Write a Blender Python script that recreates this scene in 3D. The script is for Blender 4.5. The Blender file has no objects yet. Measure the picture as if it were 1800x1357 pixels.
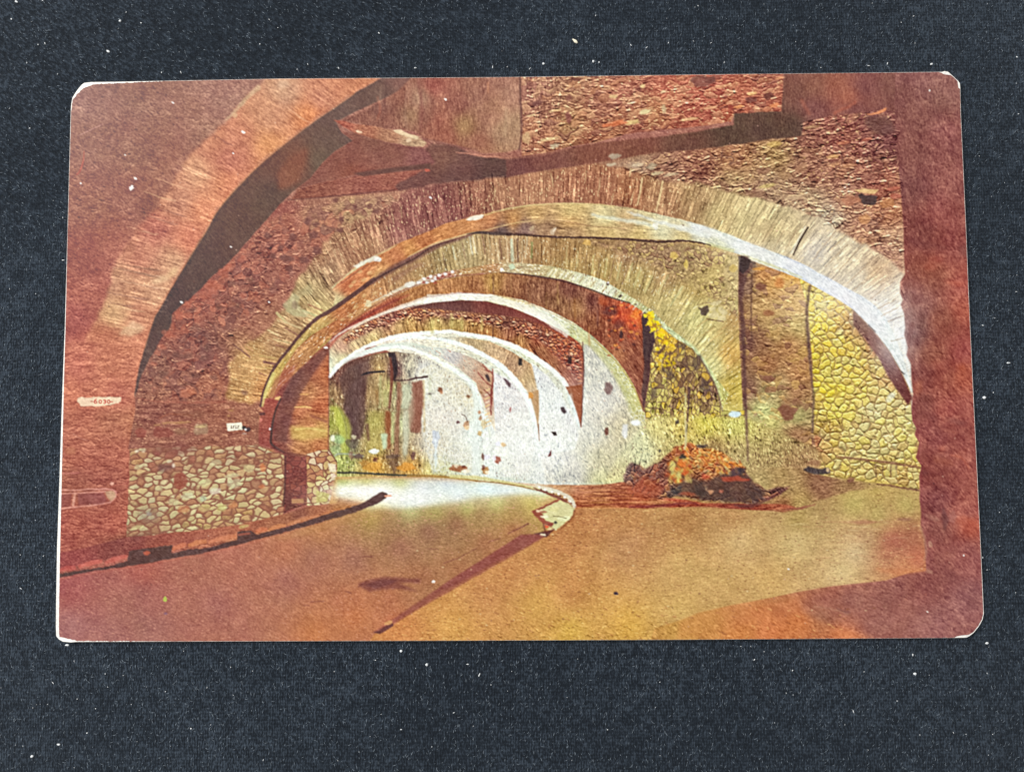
import bpy, math, random
import numpy as np
from mathutils import Matrix, Vector
# ---------------------------------------------------------------- camera
sc = bpy.context.scene
F_PX = 1400.0                      # focal length in units of a 1800 wide frame
_r = np.array([-0.06018531, 0.01182973, -0.00920455]); _t = np.array([0.00050002, -0.00514668, 0.12301542])
def _rod(r):
    t = np.linalg.norm(r); k = r/t; K = np.array([[0, -k[2], k[1]], [k[2], 0, -k[0]], [-k[1], k[0], 0]])
    return np.eye(3)+math.sin(t)*K+(1-math.cos(t))*K@K
RCV = _rod(_r)@np.diag([1, -1, -1]); CPOS = -RCV.T@_t
CARD_Z = 0.0006                    # height of the card's face over the cloth
CPOS = CPOS+np.array([0, 0, CARD_Z])
cd = bpy.data.cameras.new('camera'); cam = bpy.data.objects.new('camera', cd); sc.collection.objects.link(cam)
cd.sensor_width = 36.0; cd.lens = F_PX/1800*36; cd.clip_start = 0.005; cd.clip_end = 50
Mr = RCV.T@np.diag([1, -1, -1])
cam.matrix_world = Matrix([[*Mr[0], CPOS[0]], [*Mr[1], CPOS[1]], [*Mr[2], CPOS[2]], [0, 0, 0, 1]])
sc.camera = cam
sc.render.resolution_x = 1024; sc.render.resolution_y = 771
# ---------------------------------------------------------------- light
w = bpy.data.worlds.new('World'); sc.world = w; w.use_nodes = True
bg = w.node_tree.nodes['Background']; bg.inputs[0].default_value = (0.97, 0.985, 1.0, 1); bg.inputs[1].default_value = 0.50
def area(name, loc, target, size, power, col):
    l = bpy.data.lights.new(name, 'AREA'); l.shape = 'RECTANGLE'; l.size, l.size_y = size; l.energy = power; l.color = col
    o = bpy.data.objects.new(name, l); sc.collection.objects.link(o); o.location = loc
    o.rotation_euler = (Vector(target)-Vector(loc)).to_track_quat('-Z', 'Y').to_euler(); return o
area('window_light', (-0.42, 0.30, 0.50), (0.0, 0, 0), (0.42, 0.36), 6.7, (1.0, 0.99, 0.97))
sc.view_settings.view_transform = 'Standard'; sc.view_settings.look = 'None'
sc.view_settings.exposure = 0; sc.view_settings.gamma = 1; sc.view_settings.use_curve_mapping = False
# ---------------------------------------------------------------- helpers
def on_plane(px, py, z=0.0):
    """point of the plane at height z that lies at print coordinate (px, py) of the card's face (z measured from the face)"""
    px = np.asarray(px, float); py = np.asarray(py, float)
    d = np.stack([(px-900)/F_PX, (py-678.5)/F_PX, np.ones_like(px)], -1)@RCV
    s = (CARD_Z-CPOS[2])/d[..., 2]
    P = CPOS+d*s[..., None]; P[..., 2] = CARD_Z+z
    return P
MM = 0.0000879                     # one print unit in metres
def link(name, me, mat=None, parent=None, loc=None):
    o = bpy.data.objects.new(name, me); sc.collection.objects.link(o)
    if mat: me.materials.append(mat)
    if parent: o.parent = parent
    if loc is not None: o.location = loc
    return o
def tag(o, label=None, cat=None, group=None, kind=None):
    for k, v in (('label', label), ('category', cat), ('group', group), ('kind', kind)):
        if v: o[k] = v
    return o
def newmat(name, rough=.6, spec=.3, col=(.5, .5, .5)):
    m = bpy.data.materials.new(name); m.use_nodes = True; b = m.node_tree.nodes['Principled BSDF']
    b.inputs['Roughness'].default_value = rough; b.inputs['Specular IOR Level'].default_value = spec
    b.inputs['Base Color'].default_value = (*col, 1); return m, m.node_tree, b
# ---- a small procedural painter for the picture printed on the card ----
# coordinates are the card's own print coordinates (units of the card plane, origin top left)
X0, Y0, W, H = 88, 112, 1656, 1030
YY, XX = np.mgrid[0:H, 0:W].astype(np.float32)
XX += X0; YY += Y0
def hexc(h):
    return np.array([int(h[i:i+2], 16) for i in (0, 2, 4)], np.float32)
def smooth_pts(pts, n=8, closed=False):
    p = np.array(pts, float)
    if len(p) < 3: return p
    if closed: q = np.vstack([p[-1], p, p[0], p[1]])
    else: q = np.vstack([2*p[0]-p[1], p, 2*p[-1]-p[-2]])
    out = []
    for i in range(1, len(q)-2):
        a, b, c, d = q[i-1], q[i], q[i+1], q[i+2]
        for t in np.arange(n)/n:
            out.append(.5*((2*b)+(-a+c)*t+(2*a-5*b+4*c-d)*t*t+(-a+3*b-3*c+d)*t**3))
    if not closed: out.append(q[-2])
    return np.array(out)
def roughen(p, amp, seed, step=4.0, scale=9.0):
    p = np.vstack([p, p[:1]]); out = []
    for a, b in zip(p[:-1], p[1:]):
        d = math.hypot(*(b-a)); n = max(1, int(d/step))
        for k in range(n): out.append(a+(b-a)*k/n)
    out = np.array(out)
    x = out[:, 0].astype(np.float32); y = out[:, 1].astype(np.float32)
    dx = vn(x/scale, y/scale, seed)+.6*vn(x/scale*2.7, y/scale*2.7, seed+3)
    dy = vn(x/scale, y/scale, seed+7)+.6*vn(x/scale*2.7, y/scale*2.7, seed+5)
    return out+amp*np.stack([dx, dy], 1)
def fillmask(pts, rough=0, seed=0, soft=.7):
    p = np.array(pts, float)
    if rough: p = roughen(p, rough, seed)
    p = p-[X0, Y0]
    m = np.zeros((H, W+1), np.float32)
    y0 = max(0, int(p[:, 1].min())-1); y1 = min(H, int(p[:, 1].max())+2)
    a = p; b = np.roll(p, -1, 0); SUB = 2
    for y in range(y0, y1):
        for s in range(SUB):
            yy = y+(s+.5)/SUB-.5
            c = ((a[:, 1] <= yy) & (b[:, 1] > yy)) | ((b[:, 1] <= yy) & (a[:, 1] > yy))
            if not c.any(): continue
            A = a[c]; B = b[c]
            xs = np.sort(A[:, 0]+(yy-A[:, 1])*(B[:, 0]-A[:, 0])/(B[:, 1]-A[:, 1]))+.5
            for k in range(0, len(xs)-1, 2):
                l = min(max(xs[k], 0), W); r = min(max(xs[k+1], 0), W)
                if r <= l: continue
                il = int(l); ir = int(r)
                if il == ir: m[y, il] += (r-l)/SUB
                else:
                    m[y, il] += (il+1-l)/SUB; m[y, il+1:ir] += 1./SUB
                    if ir < W: m[y, ir] += (r-ir)/SUB
    m = m[:, :W]
    return blur(m, soft) if soft else m
def blur(a, s):
    if s <= 0: return a
    if s > 5:   # work small for wide blurs
        k = int(s/2.5); h, w = a.shape[0]//k*k, a.shape[1]//k*k
        sm = a[:h, :w].reshape(h//k, k, w//k, k).mean((1, 3))
        sm = blur(sm, s/k)
        return upsample(sm, a.shape[0], a.shape[1], k)
    r = max(1, int(s*2.6+.5)); kx = np.exp(-.5*(np.arange(-r, r+1)/s)**2); kx /= kx.sum()
    out = np.zeros_like(a); q = np.pad(a, ((r, r), (0, 0)), 'edge')
    for i, w_ in enumerate(kx): out += w_*q[i:i+a.shape[0]]
    q = np.pad(out, ((0, 0), (r, r)), 'edge'); out = np.zeros_like(a)
    for i, w_ in enumerate(kx): out += w_*q[:, i:i+a.shape[1]]
    return out.astype(np.float32)
def upsample(sm, h, w, k):
    yy = np.clip((np.arange(h)+.5)/k-.5, 0, sm.shape[0]-1.001); xx = np.clip((np.arange(w)+.5)/k-.5, 0, sm.shape[1]-1.001)
    yi = yy.astype(int); xi = xx.astype(int); fy = (yy-yi)[:, None]; fx = (xx-xi)[None]
    if sm.ndim == 3: fy = fy[..., None]; fx = fx[..., None]
    A = sm[yi][:, xi]; B = sm[yi][:, xi+1]; C = sm[yi+1][:, xi]; D = sm[yi+1][:, xi+1]
    return ((A*(1-fx)+B*fx)*(1-fy)+(C*(1-fx)+D*fx)*fy).astype(np.float32)
_tab = {}
def vn(x, y, seed):
    t = _tab.get(seed)
    if t is None:
        t = _tab[seed] = np.random.RandomState(seed+11).uniform(-1, 1, (256, 256)).astype(np.float32)
    xf = np.floor(x); yf = np.floor(y); xi = xf.astype(np.int32) & 255; yi = yf.astype(np.int32) & 255
    fx = x-xf; fy = y-yf; fx = fx*fx*(3-2*fx); fy = fy*fy*(3-2*fy)
    x1 = (xi+1) & 255; y1 = (yi+1) & 255
    return (t[yi, xi]*(1-fx)+t[yi, x1]*fx)*(1-fy)+(t[y1, xi]*(1-fx)+t[y1, x1]*fx)*fy
def fbm(x, y, seed, o=4):
    s = 0; a = 1
    for i in range(o):
        s = s+a*vn(x*2**i+i*17.3, y*2**i+i*9.1, seed+i); a *= .6
    return s
def idw(pts, vals, pw=3.0, k=6):
    h = (H+k-1)//k+1; w = (W+k-1)//k+1
    yy, xx = np.mgrid[0:h, 0:w]*float(k); xx = xx+X0; yy = yy+Y0
    num = 0; den = 0
    for (x, y), v in zip(pts, vals):
        d = ((xx-x)**2+(yy-y)**2+60.)**(-pw/2)
        num = num+d[..., None]*v; den = den+d
    return upsample((num/den[..., None]).astype(np.float32), H, W, k)
# directional noise: white noise averaged along a field of angles
def lic(ang, grain, length, seed, curv=True):
    r = np.random.RandomState(seed)
    n = r.normal(0, 1, (H+8, W+8)).astype(np.float32)
    n = blur(n, grain) if grain > .3 else n
    n = n[4:-4, 4:-4]; n = (n-n.mean())/n.std()
    dx = np.cos(ang); dy = np.sin(ang)
    st = max(1.2, grain*1.3); N = max(1, int(length/2/st))
    acc = n.copy(); ws = 1.
    for sgn in (1, -1):
        px = XX-X0; py = YY-Y0; sx = dx; sy = dy
        for i in range(N):
            px = px+sgn*st*sx; py = py+sgn*st*sy
            ix = np.clip(px+.5, 0, W-1).astype(np.int32); iy = np.clip(py+.5, 0, H-1).astype(np.int32)
            w_ = .5+.5*math.cos(math.pi*(i+1)/(N+1)); acc += w_*n[iy, ix]; ws += w_
            if curv:
                sx = dx[iy, ix]; sy = dy[iy, ix]
                # keep the heading continuous
                f = np.where(sx*dx+sy*dy < 0, -1, 1); sx = sx*f; sy = sy*f
    return ((acc-acc.mean())/acc.std()).astype(np.float32)
def voro(sx, sy, ang, seed, jit=.85, warp=0, bbox=None):
    y0, y1, x0, x1 = bbox; x = XX[y0:y1, x0:x1]; y = YY[y0:y1, x0:x1]
    if warp:
        x2 = x+warp*vn(x/14, y/14, seed+1)+.32*warp*vn(x/4.5, y/4.5, seed+4); y = y+warp*vn(x/14, y/14, seed+2)+.32*warp*vn(x/4.5, y/4.5, seed+5); x = x2
    c = math.cos(ang); s = math.sin(ang)
    u = (x*c+y*s)/sx; v = (-x*s+y*c)/sy
    v = v+0; row = np.floor(v)
    iu0 = np.floor(u).astype(np.int32); iv0 = row.astype(np.int32)
    r = np.random.RandomState(seed); T = r.uniform(0, 1, (4, 128, 128)).astype(np.float32)
    F1 = np.full(u.shape, 9., np.float32); F2 = F1.copy(); cid = np.zeros(u.shape, np.float32); cid2 = cid.copy()
    px = np.zeros(u.shape, np.float32); py = px.copy()
    for j in (-1, 0, 1):
        for i in (-1, 0, 1):
            a = iu0+i; b = iv0+j; A = a & 127; B = b & 127
            cx = a+.5+jit*(T[0, B, A]-.5)+.5*(b & 1); cx = cx-(b & 1)*0.0
            cy = b+.5+jit*(T[1, B, A]-.5)
            dx = u-cx; dy = v-cy; d = np.sqrt(dx*dx+dy*dy)
            n1 = d < F1; F2 = np.where(n1, F1, np.minimum(F2, d)); F1 = np.where(n1, d, F1)
            cid = np.where(n1, T[2, B, A], cid); cid2 = np.where(n1, T[3, B, A], cid2)
            px = np.where(n1, dx, px); py = np.where(n1, dy, py)
    return F2-F1, cid, cid2, px, py
def bricks(m, base_ang, line, t, l, seed, sg=.1):
    """courses of bricks on end: position along the arch line, traced back along the field of joints, and distance from it"""
    ys, xs = np.where(m > .02); c = smooth_pts(line, 5)
    seg = np.hypot(*np.diff(c, axis=0).T); s = np.concatenate([[0], np.cumsum(seg)]); tg = np.gradient(c, axis=0); tg /= np.maximum(np.hypot(tg[:, 0], tg[:, 1]), 1e-6)[:, None]
    out = np.zeros(m.shape, np.float32); jl = np.zeros(m.shape, np.float32); cc = c.astype(np.float32)
    for i0 in range(0, len(ys), 20000):
        y = ys[i0:i0+20000]; x = xs[i0:i0+20000]; a = base_ang[y, x]; dx = np.cos(a); dy = np.sin(a); X = x+X0; Y = y+Y0
        qx = cc[None, :, 0]-X[:, None]; qy = cc[None, :, 1]-Y[:, None]
        cr = np.abs(qx*dy[:, None]-qy*dx[:, None]); ds = np.hypot(qx, qy); k = (cr+.12*ds).argmin(1); ii = np.arange(len(k))
        crs = qx[ii, k]*dy-qy[ii, k]*dx; den = tg[k, 0]*dy-tg[k, 1]*dx; den = np.where(np.abs(den) < .3, np.where(den < 0, -.3, .3), den)
        S = s[k]-crs/den; Rr = ds[ii, k]
        S = S+.9*vn(X/11, Y/11, seed)+.5*vn(X/4, Y/4, seed+1)
        ci = np.floor(S/t).astype(int); fr = S/t-ci; T = np.random.RandomState(seed).uniform(0, 1, (5, 1024)).astype(np.float32); cI = ci & 1023
        ll = l*(.7+.7*T[1, cI]); ri = np.floor((Rr+T[0, cI]*l)/ll).astype(int); rf = (Rr+T[0, cI]*l)/ll-ri
        h = T[2, (cI*31+ri*17) & 1023]; wd = .14+.16*T[3, (cI*7+ri*3) & 1023]
        on = T[4, (cI*13+ri*5) & 1023]
        e = np.exp(-(np.minimum(fr, 1-fr)/wd)**2)*(on > .3); e2 = np.exp(-(np.minimum(rf, 1-rf)*ll/1.3)**2)*.6
        out[y, x] = (h-.5)*2; jl[y, x] = np.maximum(e, e2)*np.where(T[3, (cI*3+ri*11) & 1023] > .5-.5*sg, 1, -1)
    return out, jl
class Region: pass
REG = []
def region(pts, cols, ang=None, curve=False, **k):
    r = Region(); r.pts = smooth_pts(pts, closed=True) if curve else np.array(pts, float)
    r.cols = cols; r.ang = ang; r.k = k; REG.append(r); return r
def curve(*pts): return [tuple(p) for p in smooth_pts(pts)]
STROKES = []; GLOW = []; FLECKS = []
def flecks(pts, n, L, Wd, dl, jit=8, shadow=0, a=.75, ang=None, soft=.8):
    FLECKS.append((pts, n, L, Wd, dl, jit, shadow, a, ang, soft))
def draw_flecks(img, ang0):
    for fi, (pts, n, L, Wd, dl, jit, shadow, a, ang, soft) in enumerate(FLECKS):
        r = np.random.RandomState(4000+fi); p = np.array(pts, float); lo = p.min(0); hi = p.max(0); A = p; B = np.roll(p, -1, 0)
        q = r.uniform(0, 1, (n*6, 2))*(hi-lo)+lo; ins = np.zeros(len(q), bool)
        for u, v in zip(A, B):
            if u[1] != v[1]: ins ^= ((u[1] <= q[:, 1]) != (v[1] <= q[:, 1])) & (q[:, 0] < (v[0]-u[0])*(q[:, 1]-u[1])/(v[1]-u[1])+u[0])
        q = q[ins][:n]
        for x, y in q:
            l = r.uniform(*L)/2; w = r.uniform(*Wd)/2; d = r.uniform(*dl); x -= X0; y -= Y0
            ix = int(x); iy = int(y); R = int(l+w+3)
            if ix-R < 0 or iy-R < 0 or ix+R+1 >= W or iy+R+1 >= H: continue
            th = (ang0[iy, ix] if ang is None else math.radians(ang))+math.radians(r.normal(0, jit)); c = math.cos(th); s = math.sin(th)
            gy, gx = np.mgrid[iy-R:iy+R+1, ix-R:ix+R+1]; gx = gx-x; gy = gy-y; taper = r.uniform(.2, .9) if jit > 5 else .12
            for (oy, dd) in (((w*1.3+.8, -shadow),) if shadow and d > 0 else ())+((0, d),):
                u = gx*c+(gy-oy)*s; v = -gx*s+(gy-oy)*c; ww = w*(1-taper*(u/(l+.01))**2*.8)
                m = np.clip((l-np.abs(u))/soft+.5, 0, 1)*np.clip((ww-np.abs(v))/soft+.5, 0, 1)*a
                img[iy-R:iy+R+1, ix-R:ix+R+1] += (m*dd)[..., None]*TINT
def stroke(pts, w, col, a=1., soft=.6, rough=0., sm=True):
    """w: one width or (start, end) or list per point"""
    STROKES.append(('s', pts, w, col, a, soft, rough, sm))
def blob(x, y, rx, ry, col, a=1., ang=0, soft=.7, rough=.25):
    STROKES.append(('b', (x, y, rx, ry, ang), None, col, a, soft, rough, None))
def poly(pts, col, a=1., soft=.7, rough=0):
    STROKES.append(('p', pts, None, col, a, soft, rough, None))
def strokepoly(pts, w, sm):
    n0 = len(pts); p = smooth_pts(pts, 6) if sm and n0 > 2 else np.array(pts, float)
    if np.isscalar(w): ws = np.full(len(p), float(w))
    else: ws = np.interp(np.linspace(0, 1, len(p)), np.linspace(0, 1, len(w)), w)
    t = np.gradient(p, axis=0); t /= np.maximum(np.hypot(t[:, 0], t[:, 1]), 1e-6)[:, None]
    n = np.stack([-t[:, 1], t[:, 0]], 1)*ws[:, None]/2
    return np.vstack([p+n, (p-n)[::-1]])
STN = None
TINT = np.array([1.05, 1., .8], np.float32)
def comp_local(img, pts, col, a, soft, rough, seed):
    p = np.array(pts, float)
    if rough: p = roughen(p, rough, seed, step=2.0, scale=5.0)
    pad = int(soft*3+3)
    x0 = max(0, int(p[:, 0].min()-X0)-pad); x1 = min(W, int(p[:, 0].max()-X0)+pad+2)
    y0 = max(0, int(p[:, 1].min()-Y0)-pad); y1 = min(H, int(p[:, 1].max()-Y0)+pad+2)
    if x1 <= x0 or y1 <= y0: return
    h, w = y1-y0, x1-x0; q = p-[X0+x0, Y0+y0]; m = np.zeros((h, w), np.float32)
    A = q; B = np.roll(q, -1, 0); S = 3; xc = np.arange(w, dtype=np.float32)
    for y in range(h):
        for s in range(S):
            yy = y+(s+.5)/S-.5
            c = ((A[:, 1] <= yy) & (B[:, 1] > yy)) | ((B[:, 1] <= yy) & (A[:, 1] > yy))
            if not c.any(): continue
            xs = np.sort(A[c][:, 0]+(yy-A[c][:, 1])*(B[c][:, 0]-A[c][:, 0])/(B[c][:, 1]-A[c][:, 1]))
            for k in range(0, len(xs)-1, 2):
                m[y] += np.clip(np.minimum(xc+.5, xs[k+1])-np.maximum(xc-.5, xs[k]), 0, 1)/S
    m = blur(np.clip(m, 0, 1), soft)*a
    v = img[y0:y1, x0:x1]; img[y0:y1, x0:x1] = v+(hexc(col)+STN[y0:y1, x0:x1, None]-v)*m[..., None]
def paint():
    global STN
    # 1 masks and angles
    A2x = np.ones((H, W), np.float32); A2y = np.zeros((H, W), np.float32)
    for i, r in enumerate(REG):
        r.m = fillmask(r.pts, r.k.get('rough', 0), 100+i, r.k.get('soft', .8))
        if r.ang is not None:
            if isinstance(r.ang, (int, float)):
                cx, cy = math.cos(2*math.radians(r.ang)), math.sin(2*math.radians(r.ang)); f = np.array([cx, cy])
                A2x += (f[0]-A2x)*(r.m > .5); A2y += (f[1]-A2y)*(r.m > .5)
            else:
                f = idw([(a[0], a[1]) for a in r.ang], [np.array([math.cos(2*math.radians(a[2])), math.sin(2*math.radians(a[2]))]) for a in r.ang])
                A2x = np.where(r.m > .5, f[..., 0], A2x); A2y = np.where(r.m > .5, f[..., 1], A2y)
    wob = .10*fbm(XX/40, YY/40, 31, 2)
    ang0 = (.5*np.arctan2(A2y, A2x)).astype(np.float32)
    calm = np.zeros((H, W), np.float32)
    for r in REG: calm = calm*(1-r.m)+r.m*(.25 if 'br' in r.k else 1.)
    ang = (ang0+wob*calm).astype(np.float32)
    LA = lic(ang, .6, 6, 1); LB = lic(ang, .95, 15, 2); LC = lic(ang, 1.35, 30, 3)
    LC = np.tanh(LC*1.6)*1.25; LB = np.tanh(LB*1.1)*1.2
    G = blur(np.random.RandomState(9).normal(0, 1, (H, W)).astype(np.float32), .75); G /= G.std()
    M1 = fbm(XX/28, YY/28, 41, 4); M2 = fbm(XX/9, YY/9, 51, 3); M3 = fbm(XX/70, YY/70, 61, 3)
    img = np.zeros((H, W, 3), np.float32); STN = 5*LA+6*M2
    for i, r in enumerate(REG):
        ys, xs = np.where(r.m > .003)
        if len(ys) == 0: continue
        y0, y1, x0, x1 = ys.min(), ys.max()+1, xs.min(), xs.max()+1
        sl = (slice(y0, y1), slice(x0, x1)); k = r.k
        if len(r.cols) == 1: base = np.zeros((y1-y0, x1-x0, 3), np.float32)+hexc(r.cols[0][2])
        else: base = idw([(c[0], c[1]) for c in r.cols], [hexc(c[2]) for c in r.cols], k.get('pw', 3.0))[sl]
        if 'sh' in k: base = base+np.array(k['sh'], np.float32)
        d = k.get('A', 7)*LA[sl]+k.get('B', 6)*LB[sl]+k.get('C', 0)*LC[sl]+k.get('M', 4)*M1[sl]+k.get('M2', 3)*M2[sl]+k.get('G', 5)*G[sl]
        t = TINT*np.ones(3, np.float32) if 'tint' not in k else np.array(k['tint'], np.float32)
        col = base+d[..., None]*t
        if 'br' in k:
            q = k['br']; cell, jl = bricks(r.m, ang0, q['line'], q['t'], q['l'], q.get('seed', 5), q.get('sg', .1)); f = q.get('f')
            am = 1.0 if f is None else np.clip((f(XX[sl], YY[sl])), 0, 1)
            brk = .75+.5*M2[sl]
            col = col+(am*(q.get('a', 9)*cell[sl]+q.get('j', 14)*jl[sl]*brk))[..., None]*t
        if 'spk' in k:   # bright flecks along the direction: (colour, amount, threshold)
            for (c, am, th, which) in k['spk']:
                f = {'A': LA, 'B': LB, 'C': LC, 'G': G, 'M': M1, 'N': M2, 'L': M3}[which][sl]
                f = np.clip((f if th > 0 else -f)-abs(th), 0, 1.)
                f = np.minimum(f*1.6, 1)*am
                col = col+(hexc(c)-col)*f[..., None]
        if 'v' in k:
            for vk in (k['v'] if isinstance(k['v'], list) else [k['v']]):
                e, c1, c2, px, py = voro(vk['s'][0], vk['s'][1], math.radians(vk.get('ang', 0)), vk.get('seed', 5), vk.get('jit', .85), vk.get('warp', 4), (y0, y1, x0, x1))
                wd = vk.get('w', .16); edge = np.clip(1-e/wd, 0, 1); edge = edge*edge*(3-2*edge)
                part = vk.get('part', 1.0); a = 1.0
                if part < 1: a = np.clip((M1[sl]*.5+.5-(1-part))*3, 0, 1)[..., None]
                new = col+((c1-.5)*2*vk.get('cell', 12))[..., None]*t
                if 'pal' in vk:
                    pal = vk['pal']; idx = np.clip((c2*len(pal)).astype(int), 0, len(pal)-1)
                    pc = np.stack([hexc(h) for h in pal])[idx]
                    on = (vk.get('pmix', .5)*(np.abs(c1-.5)*2 > vk.get('pth', 0)))
                    new = new+(pc-new)*on[..., None]
                if 'emb' in vk:   # a lit rim and a dark rim on each stone
                    hgt = np.clip(e/wd, 0, 1); gy, gx = np.gradient(blur(hgt.astype(np.float32), .6))
                    la = math.radians(vk.get('lang', 90)); sh = np.clip(gx*math.cos(la)+gy*math.sin(la), -.25, .25)
                    new = new+(sh*vk['emb']*4)[..., None]*t
                if 'mc' in vk: new = new+(hexc(vk['mc'])-new)*(edge*vk.get('ma', .8))[..., None]
                col = col+(new-col)*a
        img[sl] += (col-img[sl])*r.m[sl][..., None]
    for (x, y, rx, ry, col, a) in GLOW:      # the lit walls burn out in the old print
        g = a*np.exp(-(((XX-x)/rx)**2+((YY-y)/ry)**2)); img += (hexc(col)+7*LA[..., None]+6*M2[..., None]-img)*g[..., None]
    draw_flecks(img, ang0)
    for i, s in enumerate(STROKES):
        kind, p, w, col, a, soft, rough, sm = s
        if kind == 's': comp_local(img, strokepoly(p, w, sm), col, a, soft, rough, 300+i)
        elif kind == 'p': comp_local(img, p, col, a, soft, rough, 300+i)
        else:
            x, y, rx, ry, an = p; th = np.linspace(0, 2*np.pi, 15)[:-1]; an = math.radians(an)
            rr = 1+rough*np.random.RandomState(i).uniform(-1, 1, 14)
            u = np.cos(th)*rx*rr; v = np.sin(th)*ry*rr
            comp_local(img, np.stack([x+u*math.cos(an)-v*math.sin(an), y+u*math.sin(an)+v*math.cos(an)], 1), col, a, soft, 0, 0)
    # halftone grain of the old print and a soft ink spread
    for c in range(3):
        img[..., c] += 1.2*fbm(XX/46, YY/46, 81+9*c, 4)
        ch = blur(img[..., c], .5); img[..., c] = ch+.9*(ch-blur(ch, 1.5))+.26*(ch-blur(ch, 4.5))
    n = blur(np.random.RandomState(77).normal(0, 1, (H, W)).astype(np.float32), .8); n /= n.std()
    n2 = blur(np.random.RandomState(78).normal(0, 1, (H, W)).astype(np.float32), 1.5); n2 /= n2.std()
    img += 2.2*n[..., None]+.7*n2[..., None]
    return np.clip(img, 0, 255)
def build_picture():
    R = region
    card = [(85, 110), (1745, 110), (1745, 1140), (85, 1140)]
    # --- plaster and wall at the left
    R(card, [(135, 160, 'A4786C'), (170, 165, '9E7064'), (250, 150, '9C6C5C'), (380, 150, 'A57566'), (150, 250, 'A06E60'), (250, 260, '9A6858'), (330, 200, 'A0705E'),
             (140, 350, '9A6252'), (240, 340, '9B6253'), (300, 290, 'A26A58'), (140, 450, '9C564A'), (200, 440, 'AC6656'), (130, 560, 'A4564D'), (170, 520, 'B06454'), (150, 600, 'B2604F')],
      ang=25, A=6, B=4, M=7, M2=6, G=5, v=dict(s=(17, 11), ang=-30, seed=84, cell=5, w=.35, emb=14, lang=110, warp=6, part=.6), spk=[('CC9A86', .45, 1.3, 'B'), ('84524A', .3, -1.4, 'B')])
    # --- outer arch ring
    inner1 = [(674, 136), (623, 165), (590, 188), (557, 210), (522, 236), (490, 261), (468, 279), (446, 299), (426, 320), (408, 339), (381, 372), (361, 408), (341, 440), (319, 476),
              (299, 509), (286, 533), (272, 556), (261, 589), (254, 613), (246, 640), (240, 668), (236, 700)]
    R([(500, 100), (454, 152), (437, 170), (408, 200), (385, 226), (361, 245), (330, 278), (308, 313), (285, 350), (262, 380), (240, 402), (215, 440), (201, 467), (192, 505), (181, 538), (165, 569), (148, 593), (140, 640), (140, 700)] + inner1[::-1] + [(720, 100)],
      [(500, 160, 'CB9A7A'), (600, 150, 'C98360'), (470, 200, 'C98C6C'), (540, 200, 'DB8C5C'), (560, 170, 'C07E62'), (420, 240, 'C88064'), (470, 255, 'E09A68'), (400, 280, 'C47861'), (370, 250, 'C27C60'),
       (340, 300, 'D59A76'), (400, 320, 'D98A66'), (310, 350, 'CC8E70'), (360, 370, 'DC8E68'), (270, 400, 'BC705E'), (330, 420, 'CF7F62'), (240, 450, 'C48066'), (300, 460, 'CF9A78'), (210, 490, 'C79070'), (270, 510, 'D6A27C'),
       (200, 550, 'CF9F74'), (250, 550, 'CB8A6A'), (180, 590, 'C07458'), (240, 600, 'C47A5E'), (200, 640, 'BC6A58'), (180, 690, 'BC6654')],
      ang=[(600, 150, 38), (500, 200, 32), (430, 280, 30), (340, 330, 24), (280, 420, 16), (230, 500, 14), (200, 600, 12), (200, 680, 8)], soft=3.2, rough=3,
      A=6, B=6, C=3, M=7, M2=7, br=dict(line=inner1, t=10, l=46, a=8, j=18, seed=61, f=lambda x, y: np.clip((y-230)/160, .25, 1)), spk=[('F0C49A', .4, 1.2, 'B'), ('9A5C50', .4, -1.35, 'B')])
    # --- lower left wall
    R([(85, 610), (130, 600), (160, 600), (200, 606), (255, 610), (300, 600), (480, 640), (480, 1000), (225, 945), (85, 985)],
      [(130, 640, 'B9655A'), (200, 640, 'BC6C5A'), (110, 690, 'C06A5A'), (200, 690, 'B8645A'), (130, 740, 'A7594F'), (200, 740, 'AC6354'), (130, 800, 'A9584F'), (200, 800, 'AC5C52'), (130, 840, '98504A'), (200, 840, '9A4F49'),
       (130, 920, 'A04D49'), (200, 920, 'A5504A'), (130, 970, '9E4C4A'), (215, 960, '84483F'), (300, 740, 'A66050'), (260, 755, 'AA6450'), (340, 762, 'A25A4C'), (400, 772, 'A05648'), (400, 740, 'B47C55'), (440, 700, 'BC8458'), (445, 660, 'C08E62'), (460, 770, 'AE6E4C')],
      sh=(8, 13, 2), ang=4, soft=4, A=6, B=5, C=4, M=5, M2=5, v=dict(s=(27, 11), ang=2, seed=83, cell=8, w=.3, emb=13, lang=90, warp=5, part=.85), spk=[('D89078', .35, 1.4, 'B'), ('84443E', .35, -1.4, 'B')])
    # --- inner wall (spandrel of the second arch)
    spand = [(238, 690), (246, 667), (259, 640), (281, 600), (301, 573), (303, 551), (330, 529), (352, 509), (370, 489), (394, 469), (419, 444), (437, 422), (457, 400), (490, 359), (512, 352), (560, 347), (623, 343), (697, 334),
             (760, 326), (830, 317), (890, 310), (957, 299), (1046, 286), (1157, 266), (1290, 254), (1357, 243), (1410, 237), (1440, 180), (1600, 170), (1620, 720), (1300, 760), (1300, 500), (1100, 420), (900, 440), (700, 520), (560, 680), (480, 790), (225, 790), (238, 720)]
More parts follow.
